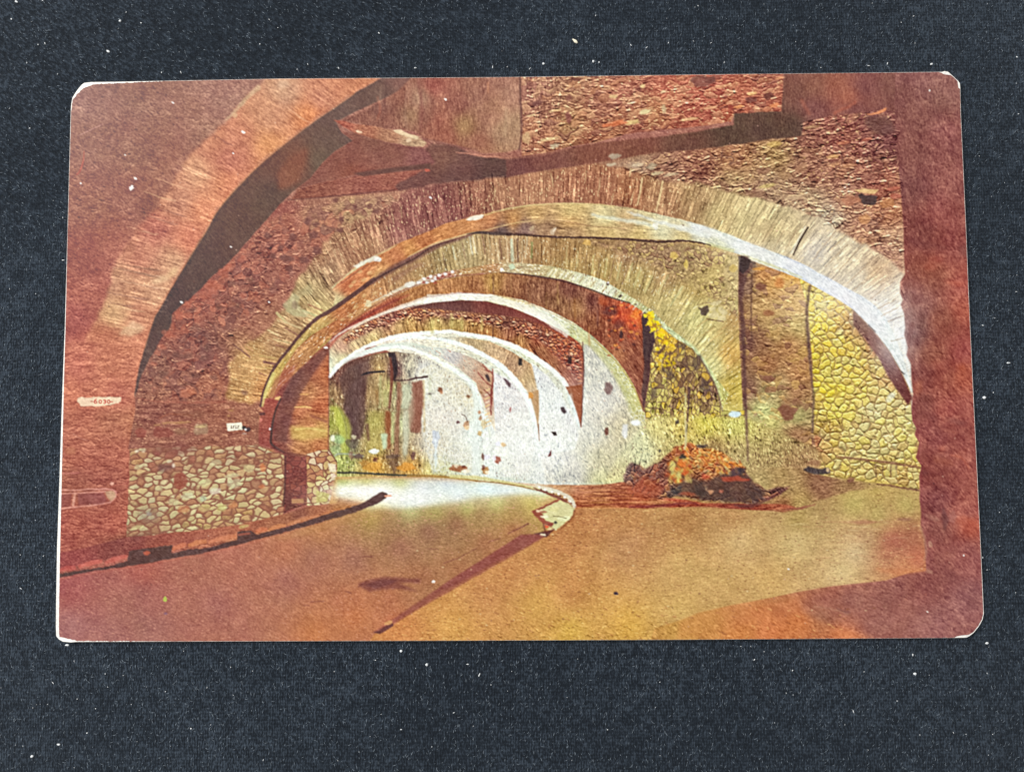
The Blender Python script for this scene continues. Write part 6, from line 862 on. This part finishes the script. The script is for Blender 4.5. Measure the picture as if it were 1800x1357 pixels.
    for k in range(110):
        rr = np.random.RandomState(1700+k); x = 700+rr.rand()*900; y = 900+rr.rand()*200
        B(x, y, 1.2+1.4*rr.rand(), .9+.6*rr.rand(), ['80503C', 'E8D0A0', '9A6440'][k % 3], .5, 0, .6)
    # scuffs and specks of age on the print
    S([(136, 240), (155, 231), (182, 218)], 1.2, 'D09C94', .7, .6); S([(148, 266), (146, 285), (140, 302), (134, 308)], [1.5, 3, 2], 'C06858', .8, .7)
    for (x, y, rx, ry) in [(231, 331, 4, 5), (238, 314, 3, 2), (220, 273, 1.6, 1.2), (142, 323, 2, 1.4), (304, 181, 3, 1.2), (428, 233, 4, 2), (319, 531, 3, 2), (406, 434, 2, 1.4), (757, 348, 3, 2), (473, 531, 2, 1.6), (410, 270, 2, 1.4), (783, 175, 3, 2), (1634, 160, 1.5, 2), (1386, 1000, 2, 1.5), (1694, 976, 1.6, 1.6), (1630, 1075, 2, 1)]: B(x, y, rx, ry, 'FFF4E4', .95, 30, .4, .3)
    for k in range(150):
        rr = np.random.RandomState(1900+k); x = rr.uniform(125, 1690); y = rr.uniform(150, 1110)
        B(x, y, .8+.8*rr.rand(), .7+.5*rr.rand(), ['E8C0A8', 'D8A898', '6A4440'][k % 3], .55, rr.uniform(0, 90), .5)
# ---------------------------------------------------------------- the cloth
def cloth_material():
    m, nt, b = newmat('black_cloth', .9, .12)
    N = nt.nodes.new; L = nt.links.new
    tc = N('ShaderNodeTexCoord')
    def mp(sc_, rot=0):
        q = N('ShaderNodeMapping'); q.inputs['Rotation'].default_value = (0, 0, rot); L(tc.outputs['Object'], q.inputs[0]); n = N('ShaderNodeMapping'); n.inputs['Scale'].default_value = sc_; L(q.outputs[0], n.inputs[0]); return n.outputs[0]
    def noise(vec, s, det=3, ro=.6, dist=0):
        n = N('ShaderNodeTexNoise'); n.inputs['Scale'].default_value = s; n.inputs['Detail'].default_value = det; n.inputs['Roughness'].default_value = ro; n.inputs['Distortion'].default_value = dist
        L(vec, n.inputs['Vector']); return n.outputs[0]
    def math_(op, a, b_, clamp=False):
        n = N('ShaderNodeMath'); n.operation = op; n.use_clamp = clamp
        for i, v in enumerate((a, b_)):
            if isinstance(v, (int, float)): n.inputs[i].default_value = v
            else: L(v, n.inputs[i])
        return n.outputs[0]
    def ramp(v, a, b_, c=0., d=1.):
        n = N('ShaderNodeMapRange'); n.inputs[1].default_value = a; n.inputs[2].default_value = b_; n.inputs[3].default_value = c; n.inputs[4].default_value = d; L(v, n.inputs[0]); return n.outputs[0]
    vert = noise(mp((1.0, .5, 1)), 3900, 2, .65)          # brushed pile, running down
    diag = noise(mp((1.0, .42, 1), math.radians(-52)), 3300, 2, .65)
    big = noise(mp((1, 1, 1)), 26, 2, .5)
    mid = noise(mp((1, 1, 1)), 420, 3, .6)
    # the pile lies aslant over the upper left corner and straight below the card
    sx = N('ShaderNodeSeparateXYZ'); L(tc.outputs['Object'], sx.inputs[0])
    lean = ramp(math_('SUBTRACT', sx.outputs[1], math_('MULTIPLY', sx.outputs[0], .45)), .035, .065)
    mx = N('ShaderNodeMix'); L(lean, mx.inputs[0]); L(vert, mx.inputs[2]); L(diag, mx.inputs[3])
    pile = mx.outputs[0]
    rib = N('ShaderNodeTexWave'); rib.wave_type = 'BANDS'; rib.bands_direction = 'X'; rib.inputs['Scale'].default_value = 800; rib.inputs['Distortion'].default_value = 4.5; rib.inputs['Detail'].default_value = 2; rib.inputs['Detail Scale'].default_value = 1.5
    L(tc.outputs['Object'], rib.inputs['Vector'])
    rib2 = N('ShaderNodeTexWave'); rib2.wave_type = 'BANDS'; rib2.bands_direction = 'Y'; rib2.inputs['Scale'].default_value = 640; rib2.inputs['Distortion'].default_value = 3; rib2.inputs['Detail'].default_value = 2
    L(tc.outputs['Object'], rib2.inputs['Vector'])
    weave = math_('MULTIPLY', math_('ADD', math_('MULTIPLY', rib.outputs[1], .6), math_('MULTIPLY', rib2.outputs[1], .4)), ramp(lean, 0, 1, 1, .25))
    v = math_('ADD', math_('MULTIPLY', ramp(pile, .36, .66), .85), math_('MULTIPLY', weave, .45))
    v = math_('ADD', v, math_('MULTIPLY', ramp(mid, .4, .7), .28))
    v = math_('MULTIPLY', v, ramp(big, .35, .65, .82, 1.12))
    cr = N('ShaderNodeValToRGB'); e = cr.color_ramp.elements
    e[0].position = .0; e[0].color = (.0042, .0060, .0090, 1); e[1].position = 1.0; e[1].color = (.046, .061, .081, 1)
    k = cr.color_ramp.elements.new(.45); k.color = (.0110, .0156, .0225, 1)
    L(math_('MULTIPLY', v, .78), cr.inputs[0]); L(cr.outputs[0], b.inputs['Base Color'])
    bp = N('ShaderNodeBump'); bp.inputs['Distance'].default_value = .00035; bp.inputs['Strength'].default_value = .55; L(v, bp.inputs['Height']); L(bp.outputs[0], b.inputs['Normal'])
    b.inputs['Sheen Weight'].default_value = .12; b.inputs['Sheen Roughness'].default_value = .5; b.inputs['Sheen Tint'].default_value = (.7, .8, .9, 1)
    return m
# a gently uneven sheet
n = 90; g = np.linspace(-.24, .24, n); gx, gy = np.meshgrid(g, g)
gz = .00022*np.sin(gx*60+1)*np.sin(gy*47)+.00015*np.sin(gx*131+gy*90)
far = np.clip((np.abs(gx)-.085)/.04, 0, 1)+np.clip((np.abs(gy)-.055)/.04, 0, 1); gz = gz*np.clip(far+.08, 0, 1)-.0001
me = bpy.data.meshes.new('cloth'); vs = np.stack([gx, gy, gz], -1).reshape(-1, 3)
fs = [(j*n+i, j*n+i+1, (j+1)*n+i+1, (j+1)*n+i) for j in range(n-1) for i in range(n-1)]
me.from_pydata(vs.tolist(), [], fs); me.polygons.foreach_set('use_smooth', [True]*len(fs))
cloth = link('table_cloth', me, cloth_material()); tag(cloth, 'black brushed cloth lying under the card, with pale lint', kind='structure')
def cloth_z(x, y):
    f = min(1, max(0, (abs(x)-.085)/.04)+max(0, (abs(y)-.055)/.04)+.08)
    return (.00022*math.sin(x*60+1)*math.sin(y*47)+.00015*math.sin(x*131+y*90))*min(1, f)-.0001
# ---------------------------------------------------------------- the card
def dense(pts, step=3.):
    out = []; p = np.array(pts, float)
    for a, b in zip(p, np.roll(p, -1, 0)):
        k = max(1, int(np.hypot(*(b-a))/step))
        for i in range(k): out.append(a+(b-a)*i/k)
    return np.array(out)
rs = np.random.RandomState(4)
BODY = [(124.2, 192), (125, 182), (127, 172), (130.5, 166), (136.7, 157), (142.7, 149.6), (148, 145.9), (160, 144.6), (210, 144.0), (279, 142.6), (490, 138.6), (890, 135.8), (1290, 130.6), (1500, 128.4), (1656, 126.6),
        (1661, 125.3), (1667, 126.6), (1672.5, 131.4), (1684.6, 142.4), (1687.6, 146.7), (1688.4, 154.4), (1689.4, 200), (1698.6, 400), (1703.4, 520), (1711.9, 700), (1725.3, 978), (1729.2, 1065), (1729.8, 1078), (1727.6, 1089),
        (1721, 1101), (1712, 1112), (1704.6, 1117.8), (1699, 1120.6), (1680, 1121), (1640, 1121.4), (1490, 1122.4), (1190, 1124.4), (800, 1126), (300, 1127.6), (134, 1128.2), (124, 1129), (110, 1127.6), (103, 1123.4), (98.4, 1118), (97.8, 1100),
        (98.4, 1050), (100, 960), (103.6, 860), (107.4, 740), (110.2, 660), (113.6, 575), (118.2, 410)]
PRINT = [(125.2, 192), (127, 180), (130, 173), (135, 167), (141, 161), (146, 156), (153, 153.5), (158, 151.5), (166, 149), (175, 148.2), (200, 147.2), (222, 146.2), (250, 144.6), (279, 143.4), (490, 139.2), (700, 137.8), (890, 136.4), (1290, 131.2), (1500, 129), (1650, 127.4),
         (1655.5, 129), (1660, 131.4), (1665, 132), (1671, 132.6), (1677, 137.2), (1683, 143.2), (1683.6, 148), (1684.6, 155), (1687.6, 157), (1688.4, 200), (1697.6, 400), (1702.4, 520), (1710.8, 700), (1724.2, 978), (1727.8, 1065), (1728.2, 1078), (1726, 1088),
         (1719.4, 1100), (1710.4, 1111), (1703.4, 1115), (1696, 1116), (1688, 1116.8), (1681, 1118.4), (1678, 1120.4), (1640, 1120.8), (1490, 1121.8), (1190, 1123.8), (800, 1125.4), (300, 1126.8), (136, 1126.4), (130, 1124.4), (122, 1123), (112, 1120.4), (104, 1118),
         (103.6, 1100), (104.2, 1050), (105.8, 960), (108.2, 860), (110.8, 740), (112.8, 660), (115.2, 575), (119, 410)]
body_px = dense(BODY, 4)
def ring(px, z, inset=0.0):
    P = on_plane(px[:, 0], px[:, 1], z)
    if inset:
        c = P-np.roll(P, 1, 0); d = np.roll(P, -1, 0)-P; t = c+d; t /= np.linalg.norm(t, axis=1)[:, None]
        P[:, 0] += t[:, 1]*-inset*-1*np.sign(1); P[:, 1] += -t[:, 0]*inset*1
    return P
stock, nt, b = newmat('paper_stock', .75, .2, (.80, .77, .69))
nn = nt.nodes.new('ShaderNodeTexNoise'); nn.inputs['Scale'].default_value = 3000; nn.inputs['Detail'].default_value = 3
cr = nt.nodes.new('ShaderNodeValToRGB'); cr.color_ramp.elements[0].position = .3; cr.color_ramp.elements[0].color = (.62, .60, .58, 1); cr.color_ramp.elements[1].position = .6; cr.color_ramp.elements[1].color = (.9, .88, .80, 1)
tc = nt.nodes.new('ShaderNodeTexCoord'); nt.links.new(tc.outputs['Object'], nn.inputs['Vector']); nt.links.new(nn.outputs[0], cr.inputs[0]); nt.links.new(cr.outputs[0], b.inputs['Base Color'])
card = bpy.data.objects.new('postcard', None); sc.collection.objects.link(card); card.location = (0, 0, 0); card.empty_display_size = .02
tag(card, 'old colour postcard of a lit stone tunnel with many arches and worn white corners', 'postcard')
K = len(body_px); bev = 0.00006
ctr = body_px.mean(0)
def outset(px, d):
    t = np.roll(px, -1, 0)-np.roll(px, 1, 0); t /= np.hypot(t[:, 0], t[:, 1])[:, None]
    nrm = np.stack([t[:, 1], -t[:, 0]], 1)       # outward for a clockwise outline on screen
    s = np.sign(((px-ctr)*nrm).sum(1)); return px+nrm*(d*s)[:, None]
levels = [on_plane(*outset(body_px, -0.5).T, 0.0), on_plane(*body_px.T, -bev), on_plane(*body_px.T, -CARD_Z+.00008), on_plane(*outset(body_px, -1).T, -CARD_Z+.00002)]
vs = np.vstack(levels).tolist(); fs = [tuple(range(K))[::-1], tuple(range(3*K, 4*K))]
for l in range(3):
    for i in range(K): j = (i+1) % K; fs.append((l*K+i, l*K+j, (l+1)*K+j, (l+1)*K+i))
me = bpy.data.meshes.new('card_stock'); me.from_pydata(vs, [], fs); me.validate(); me.update()
import bmesh
bm = bmesh.new(); bm.from_mesh(me); bmesh.ops.recalc_face_normals(bm, faces=bm.faces); bm.to_mesh(me); bm.free()
link('card_stock', me, stock, card)
# ---- the printed face: a fine grid carrying the printed colours
build_picture(); IMG = paint()
def in_poly(x, y, p):
    r = np.zeros(x.shape, bool)
    for a, b_ in zip(p, np.roll(p, -1, 0)):
        if a[1] == b_[1]: continue
        c = ((a[1] <= y) != (b_[1] <= y)); r ^= c & (x < (b_[0]-a[0])*(y-a[1])/(b_[1]-a[1])+a[0])
    return r
pp = dense(PRINT, 2.0)
jit = rs.uniform(-1, 1, (len(pp), 2)); am = np.full(len(pp), .16)
am[(pp[:, 0] < 290) & (pp[:, 1] < 200)] = .8; am[(pp[:, 0] < 240) & (pp[:, 1] > 1112)] = .9
pp = pp+jit*am[:, None]
ST = 1.25
gx = np.arange(96, 1734, ST); gy = np.arange(122, 1132, ST); GX, GY = np.meshgrid(gx, gy); nx, ny = len(gx), len(gy)
cx = GX[:-1, :-1]+ST/2; cy = GY[:-1, :-1]+ST/2; ins = in_poly(cx, cy, pp)
used = np.zeros((ny, nx), bool)
for a, b_ in ((0, 0), (0, 1), (1, 0), (1, 1)): used[a:ny-1+a, b_:nx-1+b_] |= ins
full = np.ones((ny, nx), bool)
for a, b_ in ((0, 0), (0, 1), (1, 0), (1, 1)):
    t = np.zeros((ny, nx), bool); t[a:ny-1+a, b_:nx-1+b_] = ins; full &= t
edge = used & ~full
ex = GX[edge]; ey = GY[edge]; A = pp; B = np.roll(pp, -1, 0); D = B-A; LL = (D**2).sum(1)
q = np.stack([ex, ey], 1); tt = np.clip((((q[:, None]-A[None])*D[None]).sum(2))/LL[None], 0, 1)
near = A[None]+tt[..., None]*D[None]; dd = ((near-q[:, None])**2).sum(2); k = dd.argmin(1); near = near[np.arange(len(k)), k]
GX[edge] = near[:, 0]; GY[edge] = near[:, 1]
idx = np.full((ny, nx), -1, np.int64); idx[used] = np.arange(used.sum())
UX = GX[used]; UY = GY[used]; P = on_plane(UX, UY, .000012)
f = np.stack([idx[:-1, :-1][ins], idx[1:, :-1][ins], idx[1:, 1:][ins], idx[:-1, 1:][ins]], 1)
me = bpy.data.meshes.new('printed_picture'); me.vertices.add(len(P)); me.vertices.foreach_set('co', P.astype(np.float32).ravel())
me.loops.add(f.size); me.loops.foreach_set('vertex_index', f.astype(np.int32).ravel()); me.polygons.add(len(f))
me.polygons.foreach_set('loop_start', np.arange(0, f.size, 4, dtype=np.int32)); me.polygons.foreach_set('use_smooth', np.ones(len(f), bool))
me.update(calc_edges=True)
ux = np.clip(UX-X0, 0, W-1.01); uy = np.clip(UY-Y0, 0, H-1.01); ix = ux.astype(int); iy = uy.astype(int); fx = (ux-ix)[:, None]; fy = (uy-iy)[:, None]
C = ((IMG[iy, ix]*(1-fx)+IMG[iy, ix+1]*fx)*(1-fy)+(IMG[iy+1, ix]*(1-fx)+IMG[iy+1, ix+1]*fx)*fy)/255.
C = np.where(C <= .04045, C/12.92, ((C+.055)/1.055)**2.4)
# print colours darkened toward the upper left, cancelling the window light's sheen and falloff
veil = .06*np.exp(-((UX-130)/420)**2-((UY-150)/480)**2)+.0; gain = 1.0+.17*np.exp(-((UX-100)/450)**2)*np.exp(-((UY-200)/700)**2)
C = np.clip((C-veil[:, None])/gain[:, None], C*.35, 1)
INK = 0.80; C = np.clip(C*INK, 0, .93)
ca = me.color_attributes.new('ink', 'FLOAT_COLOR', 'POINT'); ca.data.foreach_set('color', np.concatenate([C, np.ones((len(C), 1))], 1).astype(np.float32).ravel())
ink, nt, b = newmat('printed_ink', .40, .16)
N = nt.nodes.new; L = nt.links.new
at = N('ShaderNodeAttribute'); at.attribute_name = 'ink'; tc = N('ShaderNodeTexCoord')
nz = N('ShaderNodeTexNoise'); nz.inputs['Scale'].default_value = 4200; nz.inputs['Detail'].default_value = 2; L(tc.outputs['Object'], nz.inputs['Vector'])
mr = N('ShaderNodeMapRange'); mr.inputs[1].default_value = .25; mr.inputs[2].default_value = .75; mr.inputs[3].default_value = .95; mr.inputs[4].default_value = 1.05; L(nz.outputs[0], mr.inputs[0])
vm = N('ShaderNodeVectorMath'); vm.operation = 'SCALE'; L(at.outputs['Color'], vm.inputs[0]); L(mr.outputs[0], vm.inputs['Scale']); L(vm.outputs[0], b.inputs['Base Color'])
nz2 = N('ShaderNodeTexNoise'); nz2.inputs['Scale'].default_value = 900; nz2.inputs['Detail'].default_value = 4; L(tc.outputs['Object'], nz2.inputs['Vector'])
bp = N('ShaderNodeBump'); bp.inputs['Strength'].default_value = .1; bp.inputs['Distance'].default_value = .00002; L(nz2.outputs[0], bp.inputs['Height']); L(bp.outputs[0], b.inputs['Normal'])
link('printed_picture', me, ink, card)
# ---------------------------------------------------------------- lint on the cloth
lintm, _, _ = newmat('lint', .8, .2, (.74, .76, .76)); fuzzm, _, _ = newmat('fibre', .9, .1, (.20, .235, .27)); creamm, _, _ = newmat('cream_crumb', .7, .3, (.85, .78, .60))
def on_cloth(px, py):
    p = on_plane(np.array([px]), np.array([py]))[0]; d = p-CPOS; s = (0-CPOS[2])/d[2]; q = CPOS+d*s; return q[0], q[1], cloth_z(q[0], q[1])
bodyarr = outset(body_px, 5)
def crumb_mesh(name, rx, ry, rz, seed, sub=2):
    bm = bmesh.new(); bmesh.ops.create_icosphere(bm, subdivisions=sub, radius=1); r = random.Random(seed)
    ph = [r.uniform(0, 6) for _ in range(6)]
    for v in bm.verts:
        c = v.co; s = 1+.22*math.sin(3*c.x+ph[0])*math.sin(4*c.y+ph[1])+.12*math.sin(7*c.y+ph[2]+3*c.z)
        v.co = Vector((c.x*rx*s, c.y*ry*s, c.z*rz*s))
    me = bpy.data.meshes.new(name); bm.to_mesh(me); bm.free()
    for p in me.polygons: p.use_smooth = True
    return me
def place(name, px, py, rx, ry, ang, mat, seed, label, group='white crumbs on the black cloth', cat='crumb'):
    x, y, z = on_cloth(px, py); o = link(name, crumb_mesh(name, rx*MM, ry*MM, min(rx, ry)*MM*.7, seed), mat, None, (x, y, z+min(rx, ry)*MM*.5)); o.rotation_euler = (0, 0, math.radians(ang))
    return tag(o, label, cat, group)
place('crumb', 1011, 73, 5.6, 2.7, -42, creamm, 1, 'cream rice-shaped crumb above the middle of the card')
place('crumb', 211, 37.5, 2.2, 2.2, 0, lintm, 2, 'tiny round white crumb near the top left corner of the cloth')
place('crumb', 190, 91, 3.6, 1.9, -30, lintm, 3, 'white oblong crumb above the rounded top left corner of the card')
place('crumb', 29, 3.5, 3.4, 1.7, -25, lintm, 4, 'white crumb at the very top left edge of the photo')
place('crumb', 955.5, 112.5, 2.2, 2.3, 0, lintm, 5, 'round white crumb just above the card left of the rice-shaped one')
place('crumb', 1043, 108.5, 2.1, 2.6, 0, lintm, 6, 'white crumb just above the card right of the rice-shaped one')
place('crumb', 1637.5, 113, 2.6, 2.0, 20, lintm, 7, 'white crumb just above the top right corner of the card')
place('crumb', 1735, 1130, 3.0, 1.8, 10, lintm, 8, 'white crumb beside the bottom right corner of the card')
place('crumb', 1608, 1184, 3.0, 2.2, -10, lintm, 9, 'white crumb below the card near its bottom right corner')
place('crumb', 118, 1133.5, 3.6, 1.8, -5, lintm, 10, 'white crumb under the bottom left corner of the card')
place('crumb', 1730, 699, 3.0, 2.6, 0, lintm, 11, 'white crumb right of the card halfway down its edge')
place('crumb', 1773, 638, 3.2, 1.5, 0, lintm, 12, 'white oblong crumb at the right edge of the photo')
place('crumb', 705, 1144, 2.3, 2.2, 0, lintm, 13, 'white crumb just below the middle of the card bottom edge')
place('crumb', 750, 1168, 2.2, 2.4, 0, lintm, 14, 'white crumb further below the middle of the card bottom edge')
place('crumb', 56, 1329, 2.6, 2.2, 0, lintm, 15, 'lowest white crumb in the bottom left corner of the cloth')
place('crumb', 103, 1308.5, 2.6, 1.7, 0, lintm, 16, 'white crumb in the bottom left corner, above the lowest one')
R_ = random.Random(12)
def free(px, py):
    return not in_poly(np.array([px]), np.array([py]), bodyarr)[0]
# short pale fibres of the pile
vs = []; fs = []
def lean_at(px, py):
    if py < 400 and px < 700: return math.radians(-35+R_.gauss(0, 26))
    if py > 900 and px < 700: return math.radians(-85+R_.gauss(0, 30)) if R_.random() < .7 else math.radians(R_.uniform(-20, 20))
    if px > 1400: return math.radians(60+R_.gauss(0, 28))
    return math.radians(80+R_.gauss(0, 30))
cand = []
while len(cand) < 17000:
    px = R_.uniform(-40, 1840); py = R_.uniform(-40, 1400); cand.append((px, py))
ca_ = np.array(cand); keep = ~in_poly(ca_[:, 0], ca_[:, 1], outset(body_px, 3))
for (px, py), kk in zip(cand, keep):
    if not kk: continue
    x, y, z = on_cloth(px, py); a = lean_at(px, py); l = R_.uniform(2.0, 6.5)*MM; wd = R_.uniform(.35, .75)*MM; bend = R_.gauss(0, .5)
    # print coordinates run down, the world runs up
    dx, dy = math.cos(a), -math.sin(a) if False else math.sin(a)
    pts = []; cxp, cyp = x, y
    for s in range(4): pts.append((cxp, cyp, z+(.00006+.00012*math.sin(math.pi*s/3)))); cxp += dx*l/3; cyp += dy*l/3; c_, s_ = math.cos(bend/3), math.sin(bend/3); dx, dy = dx*c_-dy*s_, dx*s_+dy*c_
    b0 = len(vs)
    for s, p in enumerate(pts):
        ww = wd*(.35 if s in (0, 3) else 1)/2; vs.append((p[0]-dy*ww, p[1]+dx*ww, p[2])); vs.append((p[0]+dy*ww, p[1]-dx*ww, p[2]))
    for s in range(3): fs.append((b0+2*s, b0+2*s+1, b0+2*s+3, b0+2*s+2))
me = bpy.data.meshes.new('cloth_pile'); me.from_pydata(vs, [], fs)
tag(link('cloth_pile', me, fuzzm), 'short pale fibres standing out of the black cloth', 'cloth fibres', kind='stuff')
# dust and lint too small to count
vs = []; fs = []
def add_dust(px, py, r):
    x, y, z = on_cloth(px, py); r *= MM; b0 = len(vs); k = 6; st = R_.uniform(1, 1.9); a0 = R_.uniform(0, 3.14)
    for t in range(k):
        a = t/k*6.283; u = math.cos(a)*r*st*R_.uniform(.7, 1.2); v = math.sin(a)*r/st*R_.uniform(.7, 1.2)
        vs.append((x+u*math.cos(a0)-v*math.sin(a0), y+u*math.sin(a0)+v*math.cos(a0), z+.00012))
    vs.append((x, y, z+.00012+r*.6))
    for t in range(k): fs.append((b0+t, b0+(t+1) % k, b0+k))
for i in range(430):
    px = R_.uniform(-20, 1820); py = R_.uniform(-20, 1380)
    if free(px, py): add_dust(px, py, .5+R_.expovariate(3.2))
for px, py in ((20, 34), (67, 79), (79, 77), (284, 128), (318, 128), (222, 22), (1047, 28), (1227, 11), (1109, 80), (1137, 84), (1053, 110), (1250, 76), (1175, 76), (1527, 116), (1560, 112), (17, 191), (52, 226), (93, 1200), (101, 1308), (291, 1215), (168, 1245), (153, 1288), (336, 1280), (185, 1184), (364, 1208), (660, 1160), (822, 1167), (1500, 1250), (1745, 1290), (1393, 1178), (1326, 1159), (1720, 975), (1727, 980), (1746, 690), (1735, 1183), (1698, 1290), (457, 78), (595, 120), (730, 120), (866, 118)):
    add_dust(px, py, R_.uniform(.9, 1.7))
me = bpy.data.meshes.new('lint'); me.from_pydata(vs, [], fs)
tag(link('lint', me, lintm), 'fine white dust scattered over the black cloth', 'lint', kind='stuff')
